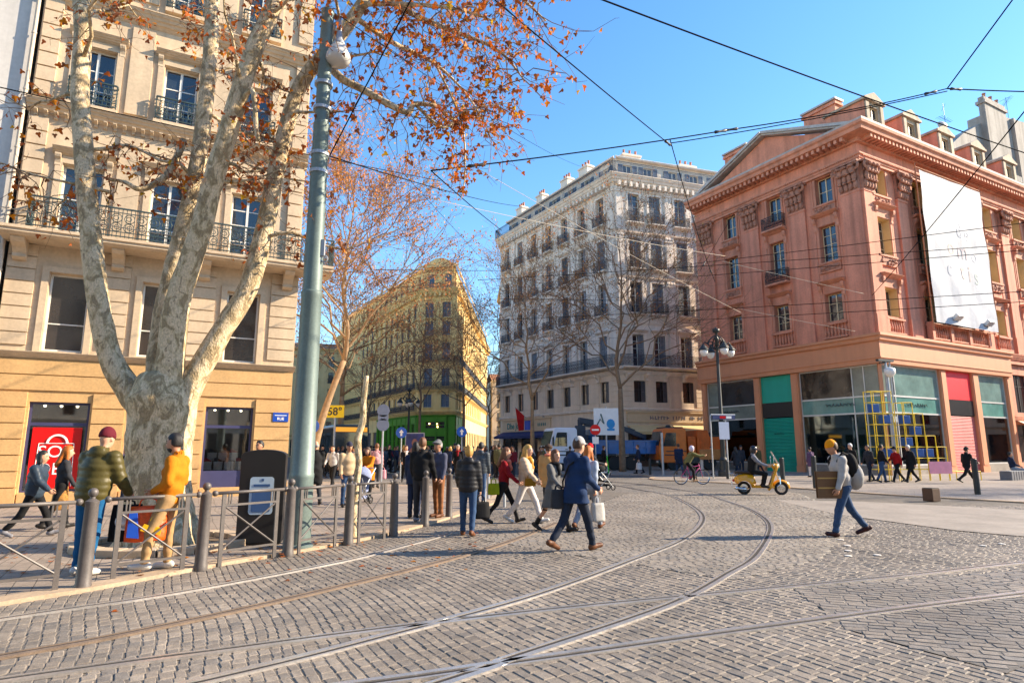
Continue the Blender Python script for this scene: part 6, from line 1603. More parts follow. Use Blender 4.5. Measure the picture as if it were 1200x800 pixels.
def person(key, px, py, h, heading, pose, label, top, bottom, vox=.02, z=None, group=None, at=None, **kw):
    loc = at if at is not None else G(px, py, PZ if (z is None and px < 545) else (z or 0))
    J = skeleton(pose, h, kw.get('fem', False)); ms = make_person(J, top, bottom, kw.pop('hair', None), kw.pop('hat', None), kw.pop('skin', light), vox, **kw)
    o = stand_person(ms, loc, heading, label, group); NP[key] = (J, loc, heading, o); return o
def hand(key, s): J, l, hd, o = NP[key]; return hand_at(J, l, hd, s)
# --- left pavement
person('olive', 97, 674, 1.80, 82, dict(lL=(3, 4), lR=(-3, 4), aL=(6, 12, 16), aR=(6, 16, 30, 4), lean=9, nod=6), 'man seen from behind in a quilted olive jacket and blue jeans leaning on the barrier', olive, jeanb, .018, hair=None, hat=('beanie', wine), bulk=.028, puff=True, hood=True, hem=.80, shoe=shw)
person('orange', 191, 668, 1.74, 186, dict(lL=(20, 16, 6), lR=(4, 8, 4), aL=(2, 10, 62, 20), aR=(2, 10, 62, 20), lean=-7, nod=14), 'bearded man in an orange jacket and tan trousers leaning back against the plane tree', orange, tan, .018, hair=('short', HAIRS['black']), beard=True, skin=tanS, hem=.84, bulk=.008, shoe=shw)
person('walker', 34, 629, 1.55, 12, WALK, 'person in a dark blue quilted jacket and black trousers walking past the sale poster', slate, blackc, .022, hair=('bob', HAIRS['black']), puff=True, bulk=.03, hem=.80, shoe=C_('shoe_grey', (.2, .2, .22)))
person('redhair', 66, 620, 1.60, 40, STROLL, 'woman with long orange hair, grey jacket and leopard skirt in front of the sale poster', dgrey, blackc, .022, hair=('long', HAIRS['red']), fem=True, skirt=(leop, .42), hem=.88, boots=True)
person('trunk', 144, 604, 1.62, 200, STAND, 'person in a patterned scarf and grey coat half hidden by the plane tree trunk', grey, jeand, .026, hair=('short', HAIRS['black']), scarf=blackc, skin=tanS, hem=.7)
person('kiosk', 300, 603, 1.72, 250, STAND, 'man in a brown jacket standing behind the black kiosk so that only his head shows', brown, jeand, .026, hair=('short', HAIRS['black']), skin=tanS)
person('bald', 367, 592, 1.76, 120, STROLL, 'bald man in a long black coat walking away just right of the lamp mast', blackc, dgrey, .024, hair=('bald', HAIRS['grey']), hem=.58, skin=light)
person('cap', 406, 594, 1.70, 300, STAND, 'man in a beige jacket and dark cap standing behind the bare stake', beige, jean, .022, hair=('short', HAIRS['grey']), hat=('cap', C_('capdark', (.03, .03, .05))), bulk=.02, skin=tanS)
person('pram', 431, 588, 1.58, 250, dict(lL=(10, 6), lR=(-8, 10), aL=(34, 4, 40), aR=(34, 4, 40), lean=4, nod=12), 'woman in a mustard orange coat bending over a stroller near the stake', orange, blackc, .024, hair=('bob', HAIRS['brown']), fem=True, hem=.7)
person('mauve', 440, 572, 1.74, 95, STROLL, 'person in a mauve jacket carrying a pink bag beside the round sign pole', mauve, dgrey, .026, hair=('short', HAIRS['chestnut']), hem=.8)
person('darkback', 485, 607, 1.68, 80, STAND, 'dark haired person in a navy jacket hidden behind the two men at the bollards', navy, navy, .024, hair=('bob', HAIRS['black']), hem=.78)
person('blackback', 492, 612, 1.76, 75, dict(lL=(4, 4), lR=(-3, 6), aL=(6, 8, 20), aR=(10, 8, 24), lean=3), 'man seen from behind in a black bomber jacket and grey trousers at the bollards', blackc, dgrey, .02, hair=('short', HAIRS['chestnut']), bulk=.015, hem=.86, shoe=C_('shoe_grey', (.2, .2, .22)))
person('flatcap', 513, 606, 1.72, 230, STAND, 'elderly man in a grey flat cap, navy jacket and brown trousers between two bollards', C_('navygrey', (.06, .065, .10)), C_('rust_trousers', (.22, .10, .05)), .02, hair=('short', HAIRS['grey']), hat=('flat', grey), skin=tanS, hem=.8, bulk=.012, shoe=shb)
person('bunw', 548, 628, 1.64, 84, dict(lL=(8, 6), lR=(-8, 12), aL=(4, 10, 40), aR=(2, 10, 14), lean=2), 'woman with a blond bun in a black quilted jacket and blue jeans seen from behind', C_('blackpuff', (.02, .02, .022), .45), jean, .019, fem=True, hair=('bun', HAIRS['blond']), puff=True, hood=True, bulk=.03, hem=.86, shoe=shb)
person('puffman', 563, 590, 1.76, 70, STAND, 'man in a dark grey hooded quilted jacket seen from behind by the slim steel posts', C_('greypuff', (.06, .07, .08), .5), jean, .024, hair=('short', HAIRS['black']), puff=True, hood=True, bulk=.03, hem=.84)
# --- crossing the tracks
person('redjkt', 590, 613, 1.66, 356, WALK, 'dark haired woman in a red jacket and black leggings crossing with a lime bag', redc, blackc, .02, fem=True, hair=('long', HAIRS['chestnut']), hem=.80, scarf=C_('coral', (.6, .2, .14)), slim=.012, boots=True)
person('blonde', 616, 613, 1.72, 334, WALK, 'blonde woman in a cream quilted jacket, golden scarf and white trousers crossing the tracks', cream, whit, .02, fem=True, hair=('long', HAIRS['blond']), puff=True, bulk=.03, hem=.88, scarf=C_('goldscarf', (.55, .26, .06)), shoe=shw)
person('furhat', 643, 596, 1.70, 80, STROLL, 'person in a camel coat and broad dark fur hat seen from behind', camel, dgrey, .024, hair=('short', HAIRS['brown']), hat=('fur', C_('furdark', (.05, .03, .02))), scarf=C_('coral', (.6, .2, .14)), hem=.6, bulk=.02)
person('greycoat', 649, 623, 1.62, 318, WALK, 'woman in a grey knee length coat and black tights walking beside the man in blue', C_('coatgrey', (.12, .12, .12)), blackc, .02, fem=True, hair=('bob', HAIRS['chestnut']), hem=.55, scarf=blackc, slim=.02, boots=True)
person('bluecoat', 675, 646, 1.80, 38, dict(lL=(-20, 20), lR=(22, 8), aL=(10, 8, 24), aR=(4, 8, 46), lean=5, nod=8), 'man in a blue hooded parka and white cap striding across the tracks', blue_, jeand, .018, hair=('short', HAIRS['brown']), hat=('cap', C_('capwhite', (.40, .39, .38))), hood=True, hem=.76, bulk=.008, shoe=shb)
person('whitebag', 690, 621, 1.70, 60, WALK2, 'woman with long auburn hair and a pale jacket carrying a white shopping bag', C_('paleblue', (.34, .38, .45)), C_('jeansgrey', (.24, .26, .30)), .02, fem=True, hair=('long', HAIRS['red']), hem=.84, shoe=shb)
person('redhat', 690, 586, 1.74, 20, dict(lL=(14, 6), lR=(-13, 14), aL=(34, 4, 40), aR=(34, 4, 40), lean=6), 'person in a red beanie and dark jacket pushing the black stroller', dgrey, blackc, .024, hair=('short', HAIRS['black']), hat=('beanie', crims), hem=.82)
# --- right: the man with the cardboard and the plaza walkers
person('card', 993, 629, 1.78, 179, dict(lL=(22, 8), lR=(-22, 16), aL=(6, 7, 12), aR=(-8, 3, 8), lean=8, nod=12), 'man in a mustard beanie and pale hoodie carrying cardboard sheets under his arm', C_('hoodie', (.38, .365, .35)), jean, .018, hair=('short', HAIRS['brown']), hat=('beanie', yel), hood=True, hem=.86, bulk=.012, shoe=C_('shoe_dark', (.04, .012, .012), .5), skin=tanS)
def plaza(key, px, h, Y, heading, pose, label, top, bottom, **kw):
    p = GP(px, Y); person(key, 0, 0, h, heading, pose, label, top, bottom, .028, at=p, **kw)
plaza('purp', 949, 1.62, 35.5, 100, STAND, 'woman in a purple coat with a pale bag by the corner shop window', purple, whit, fem=True, hair=('short', HAIRS['black']), hem=.62)
plaza('whitehair', 997, 1.78, 29.5, 200, STROLL, 'white haired man in black behind the man with the cardboard', blackc, blackc, hair=('short', HAIRS['white']), hem=.75)
plaza('dark1', 1017, 1.72, 30.5, 190, STROLL, 'man in a dark grey jacket walking left of the yellow tube structure', dgrey, jeand, hair=('short', HAIRS['black']), skin=tanS)
plaza('jeansm', 1031, 1.74, 30.0, 350, STROLL, 'man in a short black jacket and blue jeans passing the yellow tubes', blackc, jean, hair=('short', HAIRS['black']), skin=tanS, hem=.84)
plaza('redcoat', 1049, 1.68, 30.2, 186, WALK, 'man in a red jacket and black cap walking before the yellow tubes', C_('redjacket', (.32, .02, .02)), blackc, hair=('short', HAIRS['black']), hat=('beanie', blackc), hem=.84)
plaza('whitetop', 1065, 1.76, 30.0, 184, WALK, 'white haired person in a long black coat walking before the yellow tubes', blackc, blackc, hair=('short', HAIRS['white']), hem=.66, bulk=.02)
plaza('strider', 1130, 1.74, 29.3, 8, dict(lL=(36, 4), lR=(-32, 24), aL=(-10, 6, 30), aR=(16, 6, 50), lean=6), 'man in black with a cap taking a long stride past the salmon shutter', blackc, blackc, hair=('short', HAIRS['black']), hat=('cap', blackc), hem=.84)
plaza('sitter', 1184, 1.72, 33.0, 340, dict(lL=(80, 78), lR=(84, 66), aL=(20, 6, 40), aR=(24, 6, 40), lean=-8), 'man in a navy jacket sitting on the slatted bench at the right', navy, C_('jeansgrey', (.24, .26, .30)), hair=('short', HAIRS['black']), skin=tanS)
plaza('worker', 748, 1.78, 40.2, 170, STROLL, 'person in a dark jacket carrying a white bag beside the blue tipper truck', navy, blackc, hair=('short', HAIRS['chestnut']), hem=.8)
plaza('scootman', 707, 1.72, 39.0, 10, STAND, 'person in black standing behind the green and white kick scooter', blackc, blackc, hair=('short', HAIRS['brown']), hem=.8)
plaza('paleped', 391, 1.72, 26.5, 265, WALK, 'person in a black and white jacket walking towards us beside the bus', C_('offwhite', (.4, .38, .36)), blackc, hair=('short', HAIRS['black']), hem=.8)
plaza('whiteped', 476, 1.74, 30, 285, WALK, 'person in a dark coat with a white striped front near the ornate lamp', blackc, blackc, hair=('short', HAIRS['brown']), scarf=whit, hem=.7)
plaza('olivedist', 585, 1.80, 34, 90, STROLL, 'broad man in an olive brown coat walking away up the side street', green_, blackc, hair=('short', HAIRS['black']), hem=.7, bulk=.03)
plaza('redscarf', 537, 1.78, 31, 268, WALK, 'person in a long black coat and red scarf coming out of the crowd', blackc, blackc, hair=('short', HAIRS['grey']), scarf=redc, hem=.55)
# things carried
bag_tote('tote_bag', hand('olive', 'R')+Vector((.02, -.12, -.0)), .3, .36, .46, .10, blackc, 'black tote bag with a white round note emblem hanging at the barrier', .06)
t = thing('bag_emblem', (0, 0, 0)) if 0 else None
o = [x for x in bpy.data.objects if x.name == 'tote_bag'][0]
mb = MB(); mb.lathe([(.115, 0), (.115, .006), (.09, .006), (.09, 0)], 20); mb.xf(Matrix.Translation((0, -.068, -.27)) @ Matrix.Rotation(R(90), 4, 'X')); mb.build('emblem_ring', m_white, o)
mb = MB(); mb.ell((-.02, -.068, -.30), (.03, .008, .022), 8, 5); mb.tube([(.006, -.068, -.30), (.006, -.068, -.215), (.045, -.068, -.235)], .009, 5); mb.build('note_mark', m_white, o)
m_plast = M('orange_plastic', (.80, .12, .015), .35, var=.3, scale=14, bump=.5, bscale=18, dist=.02)
t = bag_tote('shopping_bag', (hand('orange', 'L')+hand('orange', 'R'))/2+Vector((.0, -.05, -.02)), .4, .46, .44, .22, m_plast, 'crumpled orange red shopping bag held by the man in orange', .12)
mb = MB(); mb.prism([(-.2, -.5), (-.06, -.52), (-.1, -.2), (-.19, -.16)], -.165, -.135, 'y'); mb.build('blue_print', m_bluep, t)
mb = MB()
for q in ((-.0, -.42), (.1, -.3), (.14, -.46)): mb.prism([(q[0]-.05, q[1]), (q[0]+.04, q[1]-.03), (q[0]+.06, q[1]+.06), (q[0]-.01, q[1]+.08)], -.168, -.14, 'y')
mb.build('yellow_print', M('yellow_print', (.85, .5, .05), .5), t)
bag_tote('handbag', hand('bunw', 'R'), .2, .34, .30, .16, blackc, 'black handbag carried by the woman with the blond bun', .14)
bag_tote('shoulder_bag', NP['redjkt'][1]+Vector((-.22, -.17, 1.0)), .2, .24, .24, .12, C_('lime', (.26, .28, .012)), 'lime green shoulder bag of the woman in the red jacket', .12)
bag_tote('crossbody_bag', NP['blonde'][1]+Vector((.1, -.30, 1.10)), -.1, .24, .17, .10, C_('ochre', (.28, .13, .012)), 'ochre and navy crossbody bag of the blonde woman', .1)
bag_tote('shopping_bag', hand('whitebag', 'R')+Vector((.02, -.05, 0)), .4, .28, .36, .10, C_('bagwhite', (.42, .40, .37)), 'white shopping bag carried by the woman with auburn hair', .16)
bag_tote('shoulder_bag', NP['bluecoat'][1]+Vector((-.27, .02, 1.06)), .3, .24, .30, .10, dgrey, 'dark shoulder bag hanging at the side of the man in the blue parka', .08)
bag_tote('shopping_bag', hand('worker', 'L'), .3, .34, .42, .16, whit, 'white carrier bag held by the person beside the blue truck', .12)
bag_tote('shopping_bag', hand('mauve', 'R'), .1, .28, .36, .12, C_('pinkbag', (.6, .3, .33)), 'pink shopping bag carried by the person in mauve', .12)
bag_back(NP['mauve'][1]+Vector((0, -.08, 1.05)), R(5), mauve, 'mauve backpack on the person beside the round sign pole')
bp = bag_back(NP['card'][1]+Vector((.06, .015, 1.02)), R(98), blackc, 'large black and grey backpack on the man carrying cardboard', .36, .56, .26)
mb = MB(); mb.ell((0, -.20, .10), (.21, .15, .26), 12, 9); mb.build('rain_cover', C_('raincover', (.32, .31, .30)), bp, smooth=True)
m_card = M('cardboard', (.15, .08, .04), .85, var=.1, scale=2, fine=.06)
hp = hand('card', 'L'); t = thing('cardboard_sheets', Vector((hp.x-.02, hp.y+.07, hp.z-.02)), R(4), 'folded brown cardboard sheets held by the man in the mustard beanie', 'cardboard')
for dy, x0, x1 in ((0, -.30, .26), (.02, -.27, .29), (.04, -.31, .25)):
    mb = MB(); mb.box(x0, x1, dy, dy+.012, -.06, .44); mb.build('sheet', m_card, t)
mb = MB()
for z in (.12, .3): mb.box(-.29, .1, -.004, -.001, z, z+.025)
mb.build('tape', M('packing_tape', (.45, .28, .10), .4), t)
J, l, hd, o = NP['bluecoat']; mb = MB(); mb.tube([tuple(J['shoR']+Vector((-.07, .0, .085))), tuple(J['chest']+Vector((.03, -.19, .06))), tuple(J['waist']+Vector((-.10, -.19, .02))), tuple(J['pel']+Vector((-.19, -.09, .05)))], .016, 6); mb.build('bag_strap', blackc, o)
# --- the crowd in the boulevard: a few figures copied with other clothes
tops = [('black', blackc), ('navy', navy), ('charcoal', dgrey), ('brown', brown), ('dark red', wine), ('grey', grey), ('beige', beige), ('moss', green_), ('slate blue', slate)]
var = []
for i, (ps, fm, hr_, hat, hm_) in enumerate(((WALK, False, 'short', None, .8), (WALK2, True, 'long', None, .62), (STAND, False, 'short', ('beanie', dgrey), .8), (STROLL, True, 'bob', None, .85), (WALK2, False, 'short', ('cap', blackc), .84), (STROLL, False, 'short', None, .6))):
    J = skeleton(ps, 1.74-.08*fm, fm)
    var.append(make_person(J, blackc, jeand, (hr_, HAIRS['brown']), hat, light, .034, fem=fm, hem=hm_, bulk=.015))
rnd = random.Random(77); names_h = ['black', 'brown', 'chestnut', 'grey', 'blond']; used = set(); spots = []; used_l = {}
for zone, n in (((445, 600, 34, 60), 70), ((372, 450, 33, 50), 20), ((588, 640, 36, 50), 14), ((655, 700, 36, 46), 6), ((560, 590, 62, 88), 8), ((780, 900, 38, 44), 5)):
    for i in range(n):
        for tries in range(60):
            px = rnd.uniform(zone[0], zone[1]); Y = rnd.uniform(zone[2], zone[3]); p = GP(px, Y)
            q = PKM.inverted() @ p; q2 = WBM.inverted() @ p; q2l = FL.inverted() @ q2
            if all((p-s).length > .75 for s in spots) and not (q2.y > -.5 and q2l.y > -.5): break
        spots.append(p); ms = var[rnd.randrange(6)]; ti = rnd.randrange(len(tops)) if rnd.random() < .55 else rnd.randrange(3); hi_ = rnd.randrange(5)
        where = 'beside the bus' if px < 450 else ('in front of the green shop' if px < 535 else ('at the mouth of the side street' if px < 590 else ('by the white block shops' if px < 700 else 'by the terracotta shop')))
        depth_ = ('near the kerb' if Y < 42 else ('midway across' if Y < 52 else 'far back'))
        lab = 'distant pedestrian, %s top, %s hair, %s, %s' % (tops[ti][0], names_h[hi_], where, depth_)
        o = stand_person(ms, p, rnd.choice((80, 100, 260, 280, 270, 90, 200, 340))+rnd.uniform(-20, 20), lab, 'pedestrians in the distant crowd')
        s_ = rnd.uniform(.94, 1.06); o.scale = (s_, s_, s_)
        o.material_slots[0].link = 'OBJECT'; o.material_slots[0].material = rnd.choice(SKIN[:2])
        for c in o.children:
            st = c.name.split('.')[0]
            m_ = {'jacket': tops[ti][1], 'trousers': rnd.choice((jeand, blackc, jean, dgrey)), 'hair': HAIRS[names_h[hi_]]}.get(st)
            if m_: c.material_slots[0].link = 'OBJECT'; c.material_slots[0].material = m_
# ================================================================ STREET FURNITURE
m_steel = M('barrier_paint', (.105, .092, .085), .5, var=.2, scale=5, fine=.12, metal=.1)
m_mast = M('mast_paint', (.16, .205, .19), .5, var=.12, scale=2, fine=.1, metal=.2, streak=.25)
m_cast = M('dark_cast_iron', (.022, .026, .026), .5, var=.2, scale=6)
m_glb = M('opal_glass', (.78, .75, .70), .25, var=.03)
m_lglass = M('lamp_glass', (.58, .57, .54), .12, var=.1, spec=.8)
m_galv = M('galvanised', (.40, .42, .44), .5, var=.12, scale=5, metal=.5)
def mk_bollard(loc, label, group='ball topped bollards along the kerb'):
    t = thing('bollard', loc, 0, label, 'bollard', group)
    mb = MB(); mb.lathe([(.09, -.05), (.09, .02), (.082, .04), (.077, .5), (.071, .93), (.075, .94), (.075, .975), (.05, .99), (.03, 1.005), (.028, 1.03)], 20); me = mb.mesh('post', m_steel); smooth_by_angle(me); part('post', me, t)
    mb = MB(); mb.ell((0, 0, 1.075), .056, 16, 10); mb.build('ball', m_steel, t, smooth=True); return t
bspots = [(97, 687, 'in front of the man in the olive jacket'), (235, 664, 'between the plane tree and the black kiosk'), (337, 648, 'at the foot of the grey lamp mast'), (408, 635, 'below the bare stake'), (461, 625, 'at the right end of the last barrier'), (498, 614, 'in front of the man in the black bomber jacket'), (526, 605, 'right of the elderly man in the flat cap')]
b0 = None
for px, py, w in bspots:
    p = G(px, py, PZ); l = 'grey ball topped bollard ' + w
    b0 = mk_bollard(p, l) if b0 is None else dup(b0, p, 0, l) and b0
def mk_barrier(a, b, label):
    d = b-a; L_ = d.length; rz = math.atan2(d.y, d.x); t = thing('barrier', a, rz, label, 'barrier', 'crossed steel barriers along the kerb')
    mb = MB(); mb.tube([(-.14, 0, .97), (L_+.14, 0, .97)], .024, 10); 
    for x in (-.14, L_+.14): mb.ell((x, 0, .97), .042, 10, 8)
    mb.build('top_rail', m_steel, t, smooth=True)
    for x in (0, L_):
        mb = MB(); mb.box(x-.028, x+.028, -.012, .012, -.04, .95); mb.build('leg', m_steel, t)
    mb = MB()
    mb.box(.028, L_-.028, -.012, .012, .78, .81); mb.box(.028, L_-.028, -.012, .012, .15, .18)
    for x in (.07, .11, L_-.07, L_-.11): mb.box(x-.008, x+.008, -.01, .01, .81, .955)
    for p, q in (((.03, .19), (L_-.03, .77)), ((.03, .77), (L_-.03, .19))):
        mb.tube([(p[0], .006 if p[1] < .5 else -.006, p[1]), (q[0], .006 if p[1] < .5 else -.006, q[1])], .013, 6)
    mb.build('crossed_infill', m_steel, t); return t
for (a, b), l in zip((((-52, 706), (64, 691)), ((132, 678), (213, 667)), ((257, 660), (321, 650)), ((350, 646), (392, 638)), ((420, 633), (450, 628))),
    ('crossed steel barrier at the far left, partly out of the frame', 'crossed steel barrier the man in orange stands behind', 'crossed steel barrier in front of the black kiosk', 'crossed steel barrier right of the lamp mast', 'short crossed steel barrier right of the bare stake')):
    mk_barrier(G(*a, PZ), G(*b, PZ), l)
# the big lamp mast with its teardrop lamp
MP = G(341, 645, PZ); MP = Vector((MP.x-.02, MP.y+.35, PZ))
t = thing('lamp_mast', MP, 0, 'tall grey green tubular mast carrying a teardrop lamp and tram wires beside the kiosk', 'street lamp')
mb = MB(); mb.lathe([(.25, -.05), (.25, .03), (.205, .06), (.20, 1.1), (.205, 1.12), (.205, 1.18), (.195, 1.2), (.175, 4.2), (.182, 4.22), (.182, 4.3), (.165, 4.32), (.14, 7.4), (.146, 7.42), (.146, 7.5), (.13, 7.52), (.115, 9.75), (.12, 9.76), (.12, 9.85), (.02, 9.9)], 28); me = mb.mesh('pole', m_mast); smooth_by_angle(me); part('pole', me, t)
mb = MB()
for z in (6.55, 6.9, 7.8, 8.3): mb.lathe([(.165, z-.03), (.165, z+.03)], 20)
mb.torus((.2, -.05, 4.9), .06, .014, 'y', 14, 6); mb.box(.1, .2, -.08, -.02, 4.95, 5.25)
mb.build('clamp', m_galv, t)
mb = MB(); mb.tube([(.1, 0, 9.3), (.16, -.03, 9.55), (.24, -.05, 9.6)], .03, 8); mb.lathe([(.02, 9.72), (.035, 9.45), (.06, 9.25), (.12, 9.1), (.125, 9.08)], 16, (.26, -.05, 0)); mb.build('lamp_arm', m_galv, t, smooth=True)
mb = MB(); mb.lathe([(.09, 9.14), (.17, 9.0), (.225, 8.86), (.23, 8.78), (.19, 8.71), (.1, 8.67), (.01, 8.66)], 20, (.26, -.05, 0)); mb.build('lamp_glass', m_lglass, t, smooth=True)
# black kiosk with the notice plate
KP = G(304, 637, PZ); KA = R(14)
t = thing('kiosk', KP, KA, 'black upright recycling kiosk with a curved top and a pale blue notice plate', 'kiosk')
m_kb = M('kiosk_black', (.012, .012, .013), .4, var=.1)
mb = MB(); pr = [(-.36, .03), (.36, .03), (.36, 1.48)]+[(.36*math.cos(a), 1.48+.10*math.sin(a)) for a in [math.pi*i/12 for i in range(1, 12)]]+[(-.36, 1.48)]
mb.prism(pr, -.17, .17, 'y'); mb.box(-.33, .33, -.14, .14, -.02, .035); mb.build('body', m_kb, t, bevel=.012)
m_plate = M('notice_pale_blue', (.42, .52, .62), .4, var=.04); m_plate2 = M('notice_blue', (.05, .10, .22), .3)
def rr_(w, z0, z1, r, n=5):
    out = []
    for cx, cz, a0 in ((w-r, z0+r, -90), (w-r, z1-r, 0), (-w+r, z1-r, 90), (-w+r, z0+r, 180)):
        out += [(cx+r*math.cos(R(a0+90*i/n)), cz+r*math.sin(R(a0+90*i/n))) for i in range(n+1)]
    return out
mb = MB(); mb.prism(rr_(.19, .50, 1.12, .05), -.178, -.168, 'y'); f = mb.build('notice_plate', m_plate, t)
mb = MB(); mb.prism(rr_(.15, .54, .90, .03), -.183, -.1775, 'y'); mb.build('notice_field', m_plate2, f)
mb = MB(); mb.box(-.13, .13, -.183, -.1775, .96, 1.0); mb.prism([(-.01, 1.05), (.03, 1.05), (.03, 1.09), (-.01, 1.09)], -.183, -.1775, 'y'); mb.build('notice_bar', m_plate2, f)
# bare pollard stake
t = thing('bare_stake', G(413, 630, PZ), 0, 'pale peeled sapling trunk without crown standing behind the barrier', 'tree')
b, _, _ = knobbly([(0, 0, -.05), (.0, 0, .6), (.06, 0, 1.3), (.02, 0, 1.75), (.1, 0, 2.1), (.1, 0, 2.5), (.14, 0, 2.95)], [.075, .065, .06, .072, .055, .06, .045], random.Random(2), 12, 4, .25); o = b.build('trunk', m_bark, t, smooth=True)
# sign poles
def sign_pole(px, Y, h, label, discs, name='sign_pole', cat='sign', r=.035):
    t = thing(name, GP(px, Y), 0, label, cat); mb = MB(); mb.tube([(0, 0, -.05), (0, 0, h)], r, 8); mb.build('pole', m_galv, t)
    for kind, z, s_, mt in discs:
        mb = MB()
        if kind == 'disc': mb.prism([(s_*math.cos(2*math.pi*i/24), z+s_*math.sin(2*math.pi*i/24)) for i in range(24)], -.06, -.045, 'y')
        else: mb.box(-s_[0], s_[0], -.06, -.045, z-s_[1], z+s_[1])
        mb.build('sign_plate', mt, t)
    return t
m_sback = M('sign_back', (.33, .34, .38), .5, var=.06); m_sblue = M('sign_enamel', (.015, .10, .45), .35)
sign_pole(448, 24, 3.3, 'pole with two round sign backs and a plate between them near the mauve backpack', [('disc', 3.05, .24, m_sback), ('box', 2.78, (.2, .1), m_sback), ('disc', 2.5, .24, m_sback)])
def arrow_sign(px, Y, h, label):
    t = sign_pole(px, Y, h+.25, label, [('disc', h, .30, m_sblue)])
    mb = MB(); mb.prism([(-.05, h-.18), (.05, h-.18), (.05, h), (.13, h), (0, h+.17), (-.13, h), (-.05, h)], -.066, -.0605, 'y'); mb.build('arrow', m_white, t)
arrow_sign(470, 34, 2.45, 'blue round direction sign in front of the green shop, left of the poster')
arrow_sign(541, 36, 2.55, 'blue round direction sign in front of the corner of the green shop')
arrow_sign(365, 27, 2.55, 'blue round direction sign just right of the lamp mast')
t = sign_pole(698, 39, 3.1, 'red no entry sign with a small plate in front of the blue truck', [('disc', 2.75, .33, M('sign_red', (.55, .015, .02), .35)), ('box', 2.1, (.2, .22), m_white)])
mb = MB(); mb.box(-.22, .22, -.068, -.0605, 2.70, 2.80); mb.build('white_bar', m_white, t)
sign_pole(776, 38, 2.55, 'plain grey square post between the orange truck and the cyclist', [], cat='post', name='steel_post', r=.07)
t = sign_pole(391, 36, 3.9, 'yellow board reading 58 on a pale pole near the bus', [('box', 3.72, (.52, .36), M('board_yellow', (.75, .55, .01), .5))], r=.06)
part('lettering', text_mesh('58°', .62, m_blkp, .004, .012), t, face_up(-.02, -.066, 3.70))
t = sign_pole(711, 41, 4.35, 'white and blue event banner on a pole beside the tall bare tree', [('box', 3.35, (.82, .88), M('banner_white', (.66, .70, .72), .6, var=.06))], name='pole_banner', cat='banner', r=.05)
mb = MB(); mb.ell((.3, -.064, 3.2), (.28, .006, .32), 12, 6); mb.box(.05, .55, -.068, -.0605, 2.75, 2.9); mb.build('blue_motif', M('motif_blue', (.03, .22, .5), .5), t)
mb = MB(); mb.tube([(-.62, -.066, 3.1), (-.4, -.066, 3.5), (-.15, -.066, 3.2), (-.35, -.066, 3.85)], .05, 5); mb.build('dark_motif', M('motif_dark', (.06, .12, .13), .5), t)
t = thing('flag', WBM @ FL @ Vector((-15.6, -.1, 5.1)), math.atan2(-.86, .51), 'small red flag hung slanting over the shop sign of the white block', 'flag'); mb = MB(); mb.tube([(0, 0, -.2), (0, -1.5, 1.0)], .03, 6); mb.build('staff', m_galv, t)
mb = MB(); mb.add([(0, -1.45, .95), (0.05, -.35, .1), (.25, -.5, -1.5), (.3, -1.2, -1.6)], [(0, 1, 2, 3)]); mb.add([(.012, -1.45, .95), (.062, -.35, .1), (.262, -.5, -1.5), (.312, -1.2, -1.6)], [(3, 2, 1, 0)]); mb.build('cloth', M('flag_red', (.6, .02, .015), .7), t)
t = thing('poster_stand', GP(486, 40), 0, 'dark blue portrait poster in a frame before the green shop', 'poster'); mb = MB(); mb.box(-.62, .62, -.05, .05, .5, 2.6); mb.tube([(-.5, 0, 0), (-.5, 0, .52)], .04, 6); mb.tube([(.5, 0, 0), (.5, 0, .52)], .04, 6); mb.build('frame', m_galv, t)
mb = MB(); mb.box(-.56, .56, -.062, -.052, .56, 2.54); mb.build('sheet', M('poster_night', (.03, .04, .14), .5, var=.5, scale=2), t); mb = MB(); mb.ell((0, -.062, 1.95), (.2, .01, .27), 10, 6); mb.ell((0, -.062, 1.2), (.42, .008, .5), 10, 6); mb.build('printed_figure', M('poster_warm', (.28, .12, .09), .5, var=.3, scale=5), t)
# ornate lanterns
def candelabra(p, h, label, arms=4, rz=0.0):
    t = thing('street_lamp', p, rz, label, 'street lamp', 'ornate black lamp posts')
    mb = MB(); mb.lathe([(.34, -.05), (.34, .3), (.26, .36), (.22, .9), (.26, .95), (.15, 1.1), (.13, h*.4), (.16, h*.41), (.11, h*.43), (.085, h-1.1), (.13, h-1.08), (.14, h-.95), (.10, h-.9)], 14); me = mb.mesh('post', m_cast); smooth_by_angle(me); part('post', me, t)
    mb = MB()
    for i in range(arms):
        a = 2*math.pi*i/arms; c, s_ = math.cos(a), math.sin(a)
        mb.tube([(c*.08, s_*.08, h-1.0), (c*.35, s_*.35, h-.95), (c*.6, s_*.6, h-.7), (c*.78, s_*.78, h-.62), (c*.86, s_*.86, h-.75)], .045, 6); n0 = len(mb.v)
        mb.torus((.38, 0, h-.72), .16, .03, 'y', 10, 5); mb.xf(Matrix.Rotation(a, 4, 'Z'), n0)
        mb.tube([(c*.1, s_*.1, h-.2), (c*.34, s_*.34, h-.35), (c*.62, s_*.62, h-.68)], .035, 6)
    mb.lathe([(.08, h-.95), (.1, h-.5), (.16, h-.4), (.08, h-.3), (.07, h-.05), (.2, h+.02), (.22, h+.2), (.1, h+.22), (.05, h+.3)], 12); mb.build('arms', m_cast, t, smooth=True)
    for i in range(arms):
        a = 2*math.pi*i/arms; x, y = math.cos(a)*.86, math.sin(a)*.86
        mb = MB(); mb.lathe([(.03, h-.72), (.1, h-.8), (.27, h-1.02), (.30, h-1.08), (.26, h-1.12)], 12, (x, y, 0)); l = mb.build('lantern', m_cast, t)
        mb = MB(); mb.lathe([(.24, h-1.12), (.23, h-1.28), (.15, h-1.44), (.02, h-1.5)], 12, (x, y, 0)); mb.build('lantern_glass', m_glb, l, smooth=True)
    return t
